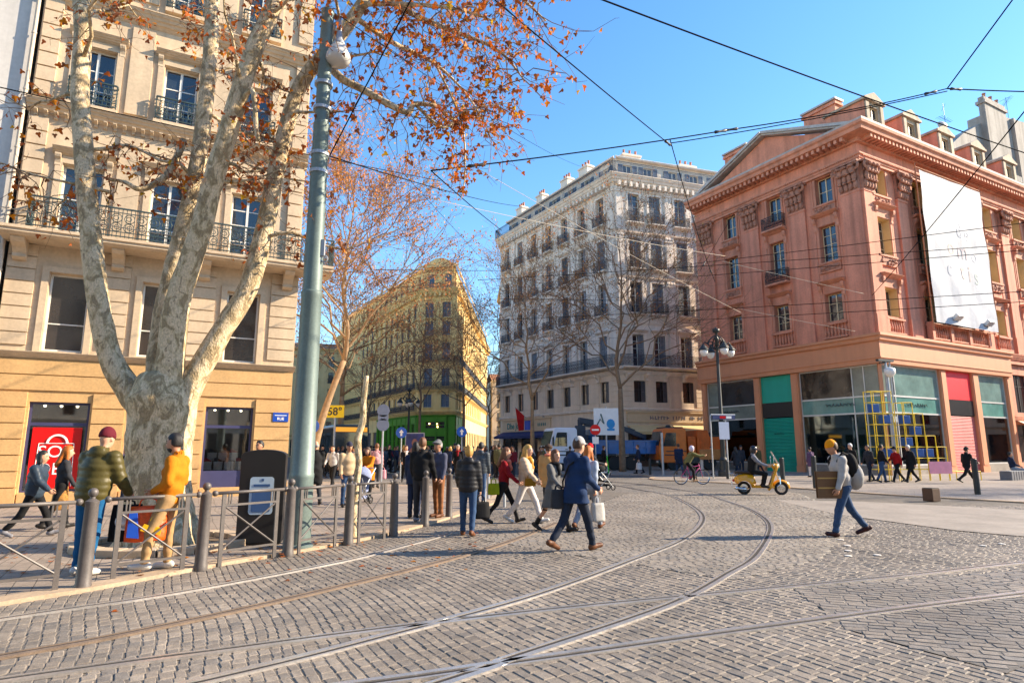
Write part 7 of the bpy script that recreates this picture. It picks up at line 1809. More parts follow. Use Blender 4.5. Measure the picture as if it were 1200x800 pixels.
candelabra(GP(847, 36.5), 8.5, 'ornate black lamp post with hanging lanterns in front of the terracotta shop', 4, .15)
candelabra(GP(478, 58), 6.9, 'distant ornate black lamp post in front of the green shop', 4, .3)
candelabra(GP(648, 66), 6.0, 'small ornate lamp post against the white block behind the truck cab', 2, .3)
t = thing('street_lamp', GP(1048, 33.5), R(20), 'modern steel lamp post with a white globe beside the yellow tubes at the shop corner', 'street lamp')
mb = MB(); mb.lathe([(.16, -.05), (.16, .6), (.11, .65), (.09, 5.6), (.05, 6.3)], 12); mb.tube([(.3, 0, .0), (.3, 0, 6.4)], .04, 6); mb.build('pole', m_galv, t, smooth=False)
mb = MB(); mb.tube([(-.45, 0, 6.2), (.5, 0, 6.35)], .05, 6); mb.box(-.6, .55, -.09, .09, 6.3, 6.42); mb.build('cross_arm', m_cast, t); mb = MB(); mb.lathe([(.1, 5.95), (.28, 5.85), (.27, 5.6), (.12, 5.42), (.02, 5.4)], 14, (-.12, -.3, 0)); mb.build('globe', m_glb, t, smooth=True)
mb = MB(); mb.box(-.16, .16, -.24, -.09, 3.0, 3.3); mb.build('junction_box', m_galv, t)
# slim steel posts and plaza bollards
def simple_post(px, py, h, r, mat, label, group, z=0.0, tilt=0.0):
    p = G(px, py, z); t = tag(MB().lathe([(r, -.05), (r, h-.03), (r*.8, h), (.005, h+.005)], 12).build('bollard', mat), label, 'bollard', group); t.location = p; t.rotation_euler = (0, tilt, 0); return t
for i, (px, py, w) in enumerate(((568, 588, 'left'), (572, 584, 'middle'), (591, 592, 'right'))): simple_post(px, py, 1.25, .045, m_galv, 'slim pale steel post, %s of the three behind the woman with the blond bun' % w, 'slim steel posts', PZ)
for px, py, h, w in ((918, 569, 1.2, 'between the scooter and the teal shutter'), (956, 572, 1.3, 'left of the man carrying cardboard'), (1146, 579, 1.25, 'in front of the salmon shutter at right')): simple_post(px, py, h, .095, m_cast, 'dark plaza bollard ' + w, 'plaza bollards', .04)
for px, py, w in ((853, 561, 'at the foot of the ornate lamp'), (803, 557, 'below the orange truck'), (762, 556, 'below the blue tipper bed')): simple_post(px, py, .95, .08, m_cast, 'dark kerb bollard ' + w, 'kerb bollards', .04)
for i in range(6): simple_post(463+i*17, 556-i, .95, .07, m_cast, 'dark kerb bollard in the shade among the boulevard crowd', 'boulevard bollards', .0)
p = G(1092, 586, .04); t = thing('block_stool', p, R(20), 'low dark brown cube block on the plaza paving', 'block'); mb = MB(); mb.box(-.17, .17, -.17, .17, -.02, .37); mb.build('block', M('rust_block', (.09, .05, .03), .7, var=.2), t, bevel=.015); mb = MB(); mb.box(-.155, .155, -.155, .155, .371, .383); mb.build('top_plate', m_cast, t)
t = thing('bus_stop_sign', GP(849, 34.5), R(10), 'bus stop frame with a red and blue strip and a white timetable plate', 'sign'); mb = MB(); mb.tube([(-.75, 0, 0), (-.75, 0, 3.35), (-.7, 0, 3.45), (.75, 0, 3.45)], .04, 8); mb.tube([(.15, 0, 0), (.15, 0, 3.4)], .045, 8); mb.build('frame', m_galv, t)
mb = MB(); mb.box(-.62, .72, -.05, .05, 3.2, 3.42); s = mb.build('header', M('header_blue', (.04, .05, .13), .4), t); mb = MB(); mb.box(-.2, .15, -.058, -.052, 3.24, 3.38); mb.build('red_strip', crims, s); mb = MB(); mb.box(.18, .5, -.058, -.052, 3.24, 3.38); mb.build('white_strip', m_white, s)
mb = MB(); mb.box(-.28, .32, -.05, -.02, 2.1, 3.05); mb.build('timetable', M('timetable', (.55, .58, .66), .4, var=.1, scale=20), t)
t = thing('planter_table', GP(833, 37.5), R(-20), 'brown wooden box on grey legs beside the orange truck', 'planter'); mb = MB(); mb.box(-.65, .65, -.4, .4, .95, 1.55); mb.build('box', M('brown_wood', (.22, .12, .05), .7, var=.2, scale=6), t, bevel=.02)
for x in (-.55, .55):
    mb = MB(); mb.box(x-.08, x+.08, -.3, .3, 0, .95); mb.build('leg', m_galv, t)
# yellow tube structure with blue and pink panels
p = GP(1062, 31.8); t = thing('tube_sculpture', p, R(8), 'stepped yellow tube frame with blue boxes and pink boards at the shop corner', 'sculpture')
m_yt = M('yellow_tube', (.78, .55, .01), .4); m_bb = M('blue_box', (.015, .075, .27), .5); m_pb = M('pink_board', (.70, .30, .38), .5)
c = .56; hs = (8, 8, 4, 7, 6, 4, 3); mb = MB(); x0 = -1.9; hmax = [max(hs[max(i-1, 0)], hs[min(i, 6)]) for i in range(8)]
for y in (-.28, .28):
    for i in range(8): mb.tube([(x0+i*c, y, 0), (x0+i*c, y, hmax[i]*c)], .020, 6)
    for i, h_ in enumerate(hs):
        for k in range(1, h_+1): mb.tube([(x0+i*c, y, k*c), (x0+(i+1)*c, y, k*c)], .016, 5)
for i in range(8):
    for k in range(1, hmax[i]+1): mb.tube([(x0+i*c, -.28, k*c), (x0+i*c, .28, k*c)], .016, 5)
mb.build('tube_frame', m_yt, t)
for i, k in ((1, 5), (1, 2), (3, 5), (3, 3), (4, 4), (4, 2), (0, 6), (5, 2)):
    mb = MB(); mb.box(x0+i*c+.09, x0+(i+1)*c-.09, -.2, .2, k*c+.05, (k+1)*c-.09); mb.build('blue_panel_box', m_bb, t, bevel=.03)
mb = MB(); mb.box(x0+5*c, x0+7*c+.15, -.33, -.30, .35, .95); mb.build('pink_panel', m_pb, t)
mb = MB()
for x in (2.5, 3.9): mb.tube([(x, -.2, 0), (x, -.2, .45), (x, .2, .45), (x, .2, 0)], .025, 5)
for y in (-.2, .2): mb.tube([(2.5, y, .45), (3.9, y, .45)], .025, 5)
mb.build('low_bench_frame', m_yt, t)
p = GP(1187, 32.6); t = thing('bench', p, R(24), 'grey slatted block bench with a seated man at the right', 'bench'); mb = MB()
for i in range(9): mb.box(-.95+i*.215, -.95+i*.215+.17, -.28, .28, 0.0, .44)
mb.build('seat', M('bench_grey', (.16, .16, .17), .7, var=.15), t, bevel=.01); mb = MB(); mb.box(-.97, .97, -.22, .22, .445, .47); mb.build('top_board', m_galv, t)
# ================================================================ VEHICLES
m_tyre = M('tyre_rubber', (.018, .018, .018), .8, var=.15); m_rim = M('rim_grey', (.5, .5, .52), .45, metal=.5); m_chrome = M('chrome', (.7, .7, .7), .15, metal=1.0)
m_vgl = glass_dark('vehicle_glass', (.02, .03, .035), .05, .02)
def wheel(t, x, y, z, r, w, name='wheel'):
    mb = MB(); mb.lathe([(r*.60, -w/2), (r*.94, -w/2), (r, -w*.35), (r, w*.35), (r*.94, w/2), (r*.60, w/2)], 22); mb.xf(Matrix.Translation((x, y, z)) @ Matrix.Rotation(R(90), 4, 'X')); o = mb.build(name, m_tyre, t)
    mb = MB(); mb.lathe([(.01, -w*.42), (r*.25, -w*.46), (r*.3, -w*.3), (r*.62, -w*.38), (r*.62, w*.38), (r*.3, w*.3), (r*.25, w*.46), (.01, w*.42)], 16); mb.xf(Matrix.Translation((x, y, z)) @ Matrix.Rotation(R(90), 4, 'X')); mb.build('rim', m_rim, o); return o
def truck(p, rz, label, cab, bed, kind):
    """nose towards -x; y=-1.25 is the side we see"""
    t = thing('tipper_truck' if kind == 'tipper' else 'waste_truck', p, rz, label, 'truck', 'work trucks parked at the white block'); L_ = 8.6 if kind == 'tipper' else 5.2
    mb = MB(); mb.box(.9, L_-.3, -.45, .45, .72, .98); mb.box(2.4, 3.4, -1.1, -.5, .5, .95); mb.build('chassis', m_cast, t)
    mb = MB(); pr = [(.05, .55), (2.15, .55), (2.15, 2.95), (2.0, 3.1), (.55, 3.1), (.38, 3.0), (.04, 1.75), (0, 1.2)]; mb.prism(pr, -1.2, 1.2, 'y'); c = mb.build('cab', cab, t, bevel=.06)
    for y in (-1.207, 1.195): mb = MB(); mb.prism([(.34, 1.75), (1.35, 1.75), (1.35, 2.75), (.62, 2.75), (.56, 2.68)], y, y+.012, 'y'); mb.build('side_window', m_vgl, c)
    mb = MB(); mb.add([(.028, -1.05, 1.82), (.028, 1.05, 1.82), (.335, 1.05, 2.86), (.335, -1.05, 2.86)], [(0, 1, 2, 3)]); n0 = len(mb.v); mb.add([(.012, -1.05, 1.815), (.012, 1.05, 1.815), (.322, 1.05, 2.86), (.322, -1.05, 2.86)], [(3, 2, 1, 0)]); mb.build('windscreen', m_vgl, c)
    mb = MB(); mb.box(-.06, .1, -1.22, 1.22, .42, .75); mb.build('bumper', m_cast, c, bevel=.03)
    for y in (-.92, .92):
        mb = MB(); mb.box(-.075, -.05, y-.2, y+.2, .55, .7); mb.build('headlight', m_glb, c)
        mb = MB(); mb.box(.2, .3, y*1.44-.06, y*1.44+.06, 1.8, 2.4); mb.tube([(.35, y*1.3, 2.5), (.25, y*1.42, 2.4)], .02, 5); mb.build('mirror', m_cast, c)
    mb = MB(); mb.box(.55, 2.1, -1.215, -1.203, 1.35, 1.42); mb.box(1.2, 1.4, -1.22, -1.203, 1.5, 1.55); mb.build('door_trim', m_cast, c)
    for x in ((1.15, 5.1, 6.45) if kind == 'tipper' else (1.15, 3.9)):
        for y in (-1.0, 1.0): wheel(t, x, y, .52, .52, .34)
        mb = MB(); mb.prism([(x-.75, 1.08), (x+.75, 1.08), (x+.72, 1.16), (x-.72, 1.16)], -1.22, -.8, 'y'); mb.prism([(x-.75, 1.08), (x+.75, 1.08), (x+.72, 1.16), (x-.72, 1.16)], .8, 1.22, 'y'); mb.build('mudguard', m_cast, t)
    if kind == 'tipper':
        mb = MB(); mb.box(3.5, 8.7, -1.25, 1.25, 1.2, 1.32)
        for y in (-1.25, 1.19): mb.box(3.5, 8.7, y, y+.06, 1.32, 2.15)
        mb.box(3.5, 3.58, -1.19, 1.19, 1.32, 3.0); mb.box(8.62, 8.7, -1.19, 1.19, 1.32, 2.1)
        for i in range(6): mb.box(3.55+i*1.02, 3.65+i*1.02, -1.31, -1.25, 1.2, 2.15); mb.box(3.55+i*1.02, 3.65+i*1.02, 1.25, 1.31, 1.2, 2.15)
        mb.box(3.48, 8.72, -1.33, -1.25, 2.1, 2.2); mb.box(3.5, 8.7, -1.3, -1.252, 1.65, 1.72); mb.build('tipper_body', bed, t)
        mb = MB(); mb.box(2.35, 3.3, -.9, .9, .98, 1.35); mb.box(2.55, 3.15, -.35, .35, 1.35, 3.3); mb.box(2.4, 3.3, -.5, .5, 2.2, 2.6); mb.tube([(2.85, 0, 3.2), (2.85, 0, 3.75)], .2, 8); mb.box(2.38, 3.25, -1.15, -.9, .6, 2.2); mb.build('crane_column', m_crn, t)
        mb = MB()
        for a, b, w in (((2.75, 3.7), (6.0, 3.25), .2), ((6.0, 3.25), (8.2, 2.45), .16), ((3.2, 3.35), (5.2, 3.05), .11)):
            d = Vector((b[0]-a[0], b[1]-a[1])); n0 = len(mb.v); mb.box(0, d.length, -w, w, -w, w); mb.xf(Matrix.Translation((a[0], 0, a[1])) @ Matrix.Rotation(-math.atan2(d.y, d.x), 4, 'Y'), n0)
        mb.tube([(8.2, 0, 2.45), (8.1, -.1, 2.25)], .14, 8); mb.tube([(3, .25, 3.4), (4.5, .3, 3.7), (6, .26, 3.4), (7.5, .2, 3.0)], .035, 5); mb.build('crane_arm', m_crn, t)
    else:
        mb = MB(); mb.box(2.3, 2.9, -1.1, 1.1, 1.0, 2.5); pr = [(2.95, 1.0), (5.1, 1.0), (5.3, 1.5), (5.1, 2.45), (3.95, 2.45), (3.8, 2.95), (3.0, 2.95)]; mb.prism(pr, -1.22, 1.22, 'y')
        for i in range(3): mb.box(3.2+i*.75, 3.32+i*.75, -1.27, -1.222, 1.02, 2.44); 
        mb.box(2.95, 5.15, -1.28, -1.222, 1.3, 1.38); mb.build('hopper', bed, t)
        mb = MB(); mb.box(4.0, 5.0, -.9, .9, 2.45, 2.62); mb.tube([(4, -.6, 2.7), (5.1, -.5, 2.75)], .09, 6); mb.build('load', m_cast, t)
        mb = MB(); mb.box(.6, 2.0, -.95, .95, 3.1, 3.2); mb.ell((1.1, -.3, 3.26), (.22, .22, .12), 8, 6); mb.build('roof_beacon_bar', m_cast, c)
    return t
m_vw = M('truck_white', (.68, .72, .80), .35, var=.05, coat=.3); m_vb = M('truck_blue', (.025, .12, .34), .45, var=.12, scale=3, coat=.2); m_crn = M('crane_navy', (.02, .03, .05), .45, var=.2); m_vo = M('truck_orange', (.62, .16, .02), .45, var=.1, scale=3, coat=.2); m_vo2 = M('hopper_orange', (.52, .12, .025), .6, var=.2, scale=3)
def gp0(px, Y): q = GP(px, Y); q.z = 0.045; return q
truck(gp0(638, 46.2), R(15), 'truck with white cab, navy loading crane and blue tipper body before the white block', m_vw, m_vb, 'tipper')
truck(gp0(766, 47.6), R(6), 'orange truck with a ribbed hopper parked behind the blue tipper', m_vo, m_vo2, 'hopper')
# city bus seen over the crowd
p = GP(411, 44); t = thing('city_bus', Vector((p.x, p.y, 0)), R(28), 'dark fronted bus with an amber destination display beyond the crowd', 'bus')
m_busb = M('bus_black', (.02, .022, .026), .3, var=.1); m_amb = bpy.data.materials.new('amber_display'); m_amb.use_nodes = True; _b = m_amb.node_tree.nodes['Principled BSDF']; _b.inputs['Base Color'].default_value = (.5, .2, .02, 1); _b.inputs['Emission Color'].default_value = (1, .42, .03, 1); _b.inputs['Emission Strength'].default_value = .35
mb = MB(); mb.prism([(-1.27, .35), (1.27, .35), (1.27, 3.1), (1.1, 3.3), (-1.1, 3.3), (-1.27, 3.1)], 0, 11.5, 'y'); b_ = mb.build('body', m_busb, t, bevel=.08)
mb = MB(); mb.box(-1.16, 1.16, -.02, .0, 1.15, 2.75); mb.build('windscreen', m_vgl, b_)
mb = MB(); mb.box(-1.12, 1.12, -.03, .0, 2.80, 3.12); mb.build('destination_display', m_amb, b_)
for i in range(6):
    for x in (-1.285, 1.273):
        mb = MB(); mb.box(x, x+.012, .6+i*1.8, 2.2+i*1.8, 1.3, 2.75); mb.build('window', m_vgl, b_)
mb = MB(); mb.box(-1.18, -.75, -.05, .0, .6, .85); mb.box(.75, 1.18, -.05, .0, .6, .85); mb.build('headlight', m_glb, b_)
mb = MB(); mb.box(-1.275, 1.275, -.03, .05, .4, .58); mb.build('bumper', m_white, b_)
for y in (2.4, 8.6):
    for x in (-1.1, 1.1):
        mb = MB(); mb.lathe([(.3, -.14), (.47, -.14), (.5, -.1), (.5, .1), (.47, .14), (.3, .14), (.05, .1), (.05, -.1)], 18); mb.xf(Matrix.Translation((x, y, .5)) @ Matrix.Rotation(R(90), 4, 'Y')); mb.build('wheel', m_tyre, t)
# yellow motor scooter (nose towards +x)
def round_wheel(t, x, r, w, name='wheel'):
    mb = MB(); mb.torus((x, 0, r), r-w/2, w/2, 'y', 26, 8); o = mb.build(name, m_tyre, t, smooth=True)
    mb = MB(); mb.lathe([(.02, -w*.35), (r*.3, -w*.4), (r*.62, -w*.25), (r*.68, -w*.3), (r*.68, w*.3), (r*.62, w*.25), (r*.3, w*.4), (.02, w*.35)], 18); mb.xf(Matrix.Translation((x, 0, r)) @ Matrix.Rotation(R(90), 4, 'X')); mb.build('rim', m_chrome, o); return o
SP = G(893, 579.5); SA = R(-14)
m_sy = M('scooter_yellow', (.68, .33, .012), .25, var=.05, coat=.6); m_seat = M('seat_leather', (.03, .018, .012), .5)
t = thing('motor_scooter', SP, SA, 'mustard yellow motor scooter with chrome trim and a clear windshield', 'scooter')
round_wheel(t, -.60, .235, .105); round_wheel(t, .66, .235, .105)
def sdf_part(name, fn, lo, hi, vox, mat): V, F = surface(fn, lo, hi, vox); return part(name, np_mesh(name, V, F, mat), t)
def s_body(P):
    d = _ell(P, (-.52, 0, .52), (.42, .19, .22)); 
    for q in (-1, 1): d = _smin(d, _ell(P, (-.56, q*.17, .44), (.30, .10, .18)), .05)
    d = _smin(d, np.maximum(_cone(P, (-.25, 0, .32), (.28, 0, .28), .16, .17), np.abs(P[..., 2]-.29)-.045), .06)
    d = _smin(d, np.maximum(_cone(P, (.30, 0, .34), (.52, 0, .92), .20, .16), np.abs((P[..., 0]-.30)-(P[..., 2]-.34)*.38)-.045), .05)
    d = np.maximum(d, -_cone(P, (-.60, -.5, .235), (-.60, .5, .235), .26, .26)); return np.maximum(d, -np.maximum(_ell(P, (-.02, 0, .62), (.22, .3, .26)), -P[..., 2]+.33))
sdf_part('body_shell', s_body, (-1.05, -.36, .1), (.75, .36, 1.1), .02, m_sy)
def s_fend(P): return np.maximum(np.maximum(_ell(P, (.66, 0, .30), (.30, .115, .25)), -_ell(P, (.66, 0, .235), (.25, .2, .25))), .22-P[..., 2])
sdf_part('front_fender', s_fend, (.3, -.2, .05), (1.05, .2, .65), .016, m_sy)
sdf_part('seat', lambda P: _smin(_ell(P, (-.30, 0, .78), (.26, .14, .07)), _ell(P, (-.68, 0, .80), (.24, .13, .065)), .05), (-1.0, -.2, .65), (.05, .2, .92), .02, m_seat)
mb = MB(); mb.tube([(.66, .07, .24), (.60, .07, .5), (.50, .02, .95), (.46, 0, 1.02)], .028, 8); mb.tube([(.40, -.34, 1.06), (.46, -.18, 1.04), (.47, 0, 1.03), (.46, .18, 1.04), (.40, .34, 1.06)], .017, 8); mb.build('handlebar', m_chrome, t, smooth=True)
sdf_part('headset', lambda P: _smin(_ell(P, (.50, 0, 1.02), (.13, .14, .10)), _cone(P, (.5, 0, .9), (.5, 0, 1.0), .07, .08), .04), (.3, -.2, .8), (.7, .2, 1.2), .016, m_sy)
mb = MB(); mb.ell((.615, 0, 1.03), (.035, .085, .085), 14, 8); mb.build('headlight', m_glb, t, smooth=True)
m_ws_ = glass_clear('windshield', (.80, .88, .98), .2); mb = MB(); n = 7; vs = []
for j in range(5):
    for i in range(n): a = (i/(n-1)-.5)*1.7; q = j/4; vs.append((.56+.09*math.cos(a)-.22*q, .30*math.sin(a)*(1.05-.25*q), 1.08+.46*q))
mb.add(vs, [(j*n+i, j*n+i+1, (j+1)*n+i+1, (j+1)*n+i) for j in range(4) for i in range(n-1)]); mb.build('windshield', m_ws_, t, smooth=True)
for q in (-1, 1):
    mb = MB(); mb.tube([(.42, q*.3, 1.06), (.42, q*.38, 1.28)], .009, 5); mb.ell((.42, q*.40, 1.32), (.02, .07, .05), 8, 6); mb.build('mirror', m_chrome, t, smooth=True)
mb = MB(); mb.tube([(-.45, -.16, .22), (-.7, -.2, .2), (-.95, -.2, .26)], [.03, .055, .06], 10); mb.build('exhaust', m_chrome, t, smooth=True)
mb = MB(); mb.tube([(.62, .16, .62), (.62, .19, .4), (.5, .2, .3)], .018, 6); mb.tube([(.62, -.16, .62), (.62, -.19, .4), (.5, -.2, .3)], .018, 6)
for x in (-.95, -1.03): mb.tube([(x, -.15, .7), (x, .15, .7), (x, .15, .55)], .013, 5)
mb.tube([(-.85, -.12, .72), (-1.1, -.12, .74), (-1.1, .12, .74), (-.85, .12, .72)], .013, 5); mb.build('chrome_rack', m_chrome, t)
mb = MB(); mb.ell((-.95, 0, .5), (.04, .06, .05), 8, 6); mb.build('tail_light', M('tail_red', (.5, .01, .01), .3), t); mb = MB(); mb.box(-1.02, -1.0, -.1, .1, .3, .45); mb.build('number_plate', m_white, t)
J = skeleton(dict(lL=(78, 92, 8), lR=(78, 92, 8), aL=(38, 8, 30, 4), aR=(38, 8, 30, 4), lean=6, lift=0), 1.76); ms = make_person(J, C_('grey_sleeve', (.20, .20, .22)), blackc, ('short', HAIRS['black']), ('helmet', M('helmet_black', (.02, .02, .025), .2)), tanS, .02, hem=.86, bulk=.01)
dz = .86-J['pel'].z; hp = Vector((-.28, 0, 0)); o = stand_person(ms, SP+Matrix.Rotation(SA, 4, 'Z') @ hp+Vector((0, 0, dz)), math.degrees(SA), 'rider in a black helmet and black vest sitting on the yellow scooter')
def vest(P):
    v_ = lambda n: np.array(J[n], float); Q = P.copy(); Q[..., 0] /= 1.25
    def s_(n): a = v_(n).copy(); return a
    return np.maximum(_smin(_cone(Q, s_('neck')*np.array((.8, 1, 1)), s_('chest')*np.array((.8, 1, 1)), .10, .165), _cone(Q, s_('chest'), s_('pel'), .165, .16), .05), P[..., 2]-J['neck'].z-.02)
V, F = surface(vest, np.array(J['pel'])-np.array((.35, .3, .2)), np.array(J['neck'])+np.array((.35, .35, .1)), .02); part('vest', np_mesh('vest', V, F, blackc), o)
# bicycle and rider (nose towards +x)
m_bp = M('bike_pink', (.50, .06, .20), .35); BP_ = G(811, 567.5, .0); BA = R(6)
t = thing('bicycle', BP_, BA, 'pink framed bicycle ridden past the orange truck', 'bicycle')
for x in (-.52, .54):
    mb = MB(); mb.torus((x, 0, .34), .325, .02, 'y', 30, 6); w = mb.build('wheel', m_tyre, t, smooth=True); mb = MB(); mb.torus((x, 0, .34), .305, .010, 'y', 26, 4)
    for i in range(14): a = 2*math.pi*i/14; mb.tube([(x, 0, .34), (x+.30*math.cos(a), 0, .34+.30*math.sin(a))], .003, 3)
    mb.lathe([(.03, -.03), (.03, .03)], 8, (x, 0, .34)); mb.build('rim', m_chrome, w)
mb = MB()
for a, b in (((-.52, .34), (-.06, .30)), ((-.06, .30), (-.20, .86)), ((-.20, .74), (-.52, .34)), ((-.06, .30), (.40, .76)), ((-.19, .78), (.38, .86)), ((.36, .94), (.42, .72)), ((.42, .72), (.54, .34))): mb.tube([(a[0], 0, a[1]), (b[0], 0, b[1])], .018, 7)
mb.build('frame', m_bp, t, smooth=True)
mb = MB(); mb.tube([(.36, 0, .94), (.36, 0, 1.0)], .015, 6); mb.tube([(.26, -.3, 1.02), (.38, -.12, 1.0), (.38, .12, 1.0), (.26, .3, 1.02)], .014, 6); mb.build('handlebar', m_cast, t)
mb = MB(); mb.ell((-.22, 0, .92), (.14, .075, .04), 10, 6); mb.tube([(-.2, 0, .8), (-.22, 0, .9)], .014, 6); mb.build('saddle', m_cast, t, smooth=True)
mb = MB(); mb.lathe([(.09, -.01), (.09, .01)], 14); mb.xf(Matrix.Translation((-.06, 0, .30)) @ Matrix.Rotation(R(90), 4, 'X')); mb.tube([(-.06, -.05, .30), (-.02, -.06, .14)], .012, 5); mb.tube([(-.06, .05, .30), (-.10, .06, .46)], .012, 5); mb.box(-.07, .03, -.13, -.05, .12, .14); mb.box(-.15, -.05, .05, .13, .46, .48); mb.build('crankset', m_cast, t)
J = skeleton(dict(lL=(62, 70, 4), lR=(36, 34, 4), aL=(56, 8, 22), aR=(56, 8, 22), lean=32, nod=-22), 1.70); ms = make_person(J, C_('olivejacket', (.13, .12, .05)), blackc, ('short', HAIRS['brown']), ('helmet', M('helmet_white', (.55, .5, .6), .3)), light, .022, hem=.86, bulk=.015, shoe=C_('shoe_tan', (.4, .25, .15)))
stand_person(ms, BP_+Matrix.Rotation(BA, 4, 'Z') @ Vector((-.2, 0, 0))+Vector((0, 0, 1.0-J['pel'].z)), math.degrees(BA), 'cyclist in an olive jacket and pale helmet bent over the pink bicycle')
# strollers and kick scooter
def stroller(p, rz, hood_m, label, s_=1.0):
    t = thing('stroller', p, rz, label, 'stroller', 'strollers')
    for x, y in ((-.3, -.24), (-.3, .24), (.34, -.2), (.34, .2)):
        mb = MB(); mb.torus((x, y, .11), .09, .022, 'y', 16, 6); w = mb.build('wheel', m_tyre, t, smooth=True)
    mb = MB()
    for y in (-.24, .24): mb.tube([(-.3, y, .11), (.05, y, .45), (-.5, y, 1.02)], .014, 6); mb.tube([(.34, y*.85, .11), (.05, y, .45), (.2, y, .75)], .014, 6)
    mb.tube([(-.5, -.24, 1.02), (-.5, .24, 1.02)], .018, 6); mb.build('frame', m_galv, t)
    mb = MB(); mb.add([(-.22, -.21, .42), (.26, -.21, .34), (.26, .21, .34), (-.22, .21, .42), (-.34, -.21, .88), (-.34, .21, .88), (-.2, -.21, .36), (.28, -.21, .28), (.28, .21, .28), (-.2, .21, .36)], [(0, 1, 2, 3), (0, 3, 5, 4), (6, 7, 8, 9), (0, 1, 7, 6), (3, 2, 8, 9), (1, 2, 8, 7)]); mb.build('seat', hood_m, t)
    def hd(P): return np.maximum(np.abs(_ell(P, (-.18, 0, .78), (.28, .25, .27)))-.015, .72-P[..., 2]-.5*(P[..., 0]+.18)*-1)
    V, F = surface(hd, (-.55, -.3, .5), (.2, .3, 1.12), .022); part('hood', np_mesh('hood', V, F, hood_m), t); mb = MB(); mb.box(-.2, .2, -.18, .18, .16, .24); mb.build('basket', hood_m, t); return t
stroller(G(707, 574), R(20), blackc, 'black stroller pushed right by the person in the red beanie')
p = NP['pram'][1]; stroller(p+Vector((-.12, -.75, 0)), R(-110), C_('check', (.22, .25, .36)), 'blue grey stroller in front of the woman in the mustard coat')
p = GP(704, 38.2); t = thing('kick_scooter', p, R(-12), 'green and white electric kick scooter parked on the pavement', 'kick scooter')
m_kg = M('kick_green', (.05, .5, .04), .4)
for x in (-.45, .45):
    mb = MB(); mb.torus((x, 0, .12), .10, .028, 'y', 16, 6); mb.build('wheel', m_tyre, t, smooth=True)
mb = MB(); mb.box(-.42, .3, -.08, .08, .14, .19); mb.tube([(.3, 0, .16), (.44, 0, .3)], .03, 6); mb.build('deck', m_white, t); mb = MB(); mb.tube([(.45, 0, .12), (.36, 0, 1.15)], .035, 8); mb.build('stem', m_kg, t); mb = MB(); mb.tube([(.34, -.26, 1.16), (.36, 0, 1.17), (.34, .26, 1.16)], .018, 6); mb.build('handlebar', m_cast, t)
# ================================================================ OVERHEAD WIRES
m_wire = M('wire_black', (.010, .010, .011), .95, spec=.05); m_wire2 = M('rope_pale', (.50, .44, .36), .7); m_conn = M('strain_insulator', (.03, .028, .03), .5)
def wire(a, b, r, label, sag=.012, mat=None, group='tram span wires', conn=()):
    a, b = Vector(a), Vector(b); L_ = (b-a).length; pts = [a.lerp(b, i/24)+Vector((0, 0, -sag*L_*4*(i/24)*(1-i/24))) for i in range(25)]
    mb = MB(); mb.tube(pts, r, 6)
    t = thing('overhead_wire', a, 0, label, 'wire', group); 
    for i in range(len(mb.v)): mb.v[i] = tuple(Vector(mb.v[i])-a)
    mb.build('cable', mat or m_wire, t, smooth=True)
    for q in conn:
        i = int(q*24); p = pts[i]-a; d = (pts[min(i+1, 24)]-pts[max(i-1, 0)]).normalized(); mb = MB(); mb.tube([p-d*.22, p-d*.18, p-d*.05, p+d*.05, p+d*.18, p+d*.22], [r, .045, .03, .03, .045, r], 8); mb.build('insulator', m_conn, t, smooth=True)
    return t
W = lambda a, b, r, l, **k: wire(AT(*a), AT(*b), r, l, **k)
W((640, -25, 8), (1215, 184, 16), .014, 'thick black wire running from the rust leaves down to the grey house', sag=.004, conn=(.04,))
W((556, -20, 9), (788, 172, 17), .014, 'black wire falling from the plane leaves to the white block cornice junction', sag=.003, conn=(.97,))
W((785, 163, 17), (838, 330, 33), .014, 'short black wire dropping from the white block junction behind the terracotta eaves', sag=.02, conn=(.85,))
W((505, 200, 12), (856, 152, 15), .015, 'double black span wire from the tree across the white block roof', sag=.006, conn=(.14, .96))
W((856, 152, 15), (1110, 104, 16), .015, 'double black span wire from the pediment to the upper right junction', sag=.012, conn=(.04, .95))
W((785, 168, 17), (1110, 107, 16.1), .014, 'thinner wire below the double span toward the right junction', sag=.01)
W((1110, 104, 16), (1205, -25, 13), .018, 'black wire rising from the junction to the upper right corner', sag=.0)
W((1110, 104, 16), (1225, 108, 17), .018, 'black wire leaving the junction level to the right edge', sag=.004, conn=(.1,))
W((1225, 100, 14), (1022, 346, 37.2), .018, 'black stay wire slanting from the right edge over the banner to the corner pilaster', sag=.004)
W((373, 208, 11), (492, -20, 9), .013, 'black stay from the lamp mast up through the leaves', sag=.0)
W((-20, 98, 10), (516, 212, 22), .011, 'thin wire crossing the sandstone front to the tree gap', sag=.004)
W((505, 200, 12), (588, 270, 26), .013, 'black wire from the tree gap to the white block parapet corner', sag=.003)
W((376, 180, 11), (612, 242, 40), .013, 'black wire from the lamp mast to the white block cornice', sag=.006, conn=(.3,))
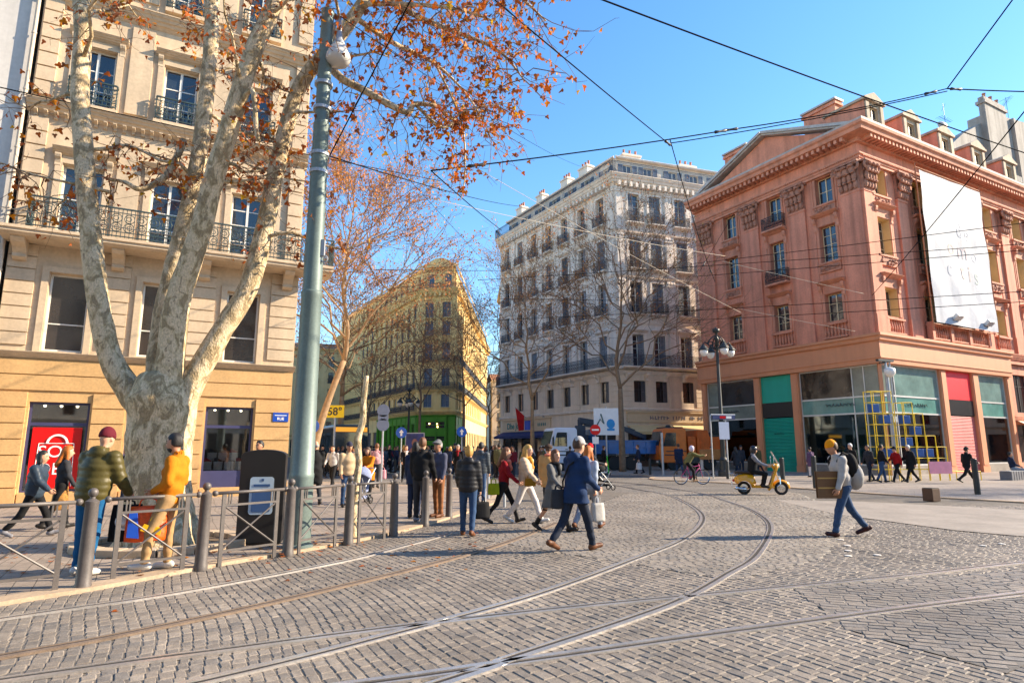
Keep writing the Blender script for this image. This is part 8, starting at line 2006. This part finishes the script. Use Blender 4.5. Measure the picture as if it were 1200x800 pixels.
W((400, 20, 10), (680, 195, 40), .008, 'thin grey wire over the white block roof', sag=.01)
W((440, 316, 34), (588, 317, 54), .022, 'level wire over the yellow pediment', sag=.001, group='far span wires')
W((540, 315, 50), (566, 304, 50), .016, 'left half of the small wire yoke above the yellow block', sag=0, group='far span wires')
W((566, 304, 50), (588, 312, 50), .016, 'right half of the small wire yoke above the yellow block', sag=0, group='far span wires')
W((470, 200, 24), (566, 305, 50), .012, 'thin wire from the leaves down to the small yoke', sag=.0, group='far span wires')
W((566, 305, 50), (640, 400, 60), .012, 'thin wire from the yoke down behind the white block tree', sag=.0, group='far span wires')
W((560, 198, 22), (868, 366, 36.5), .010, 'pale rope from above the white block down to the terracotta wall', sag=.006, mat=m_wire2, group='pale stay ropes')
W((868, 362, 36.5), (1002, 388, 36.4), .010, 'pale rope along the terracotta balustrade', sag=.004, mat=m_wire2, group='pale stay ropes')
W((846, 306, 35), (1012, 344, 36.6), .010, 'pale rope across the middle terracotta windows', sag=.002, mat=m_wire2, group='pale stay ropes')
W((500, 232, 20), (850, 300, 35), .010, 'thin pale wire across the white block upper floors', sag=.006, mat=m_wire2, group='pale stay ropes')
for i, (y0, y1, l) in enumerate(((306, 258, 'top'), (314, 284, 'second'), (321, 291, 'third'), (362, 340, 'fourth'), (372, 352, 'lowest'))):
    W((560 if i in (1, 3) else 812, y0+(14 if i in (1, 3) else 3), 40 if i in (1, 3) else 36), (1225, y1, 24), .016, l + ' of the five level contact wires across the terracotta front', sag=.002, group='contact wires')
W((585, 350, 44), (822, 352, 40), .014, 'level wire across the white block middle floors', sag=.003, group='contact wires')
W((400, 450, 34), (640, 428, 44), .012, 'low wire over the boulevard in front of the green shop', sag=.008, group='far span wires')
W((836, 440, 34), (768, 520, 30), .0, '', sag=0) if 0 else None
W((820, 318, 36), (860, 250, 38), .012, 'short black stay on the terracotta left edge', sag=0, conn=(.15,))
W((-10, 240, 10.5), (380, 300, 11.5), .008, 'thin pale lead along the sandstone balcony', sag=.01, mat=m_wire2, group='pale stay ropes')
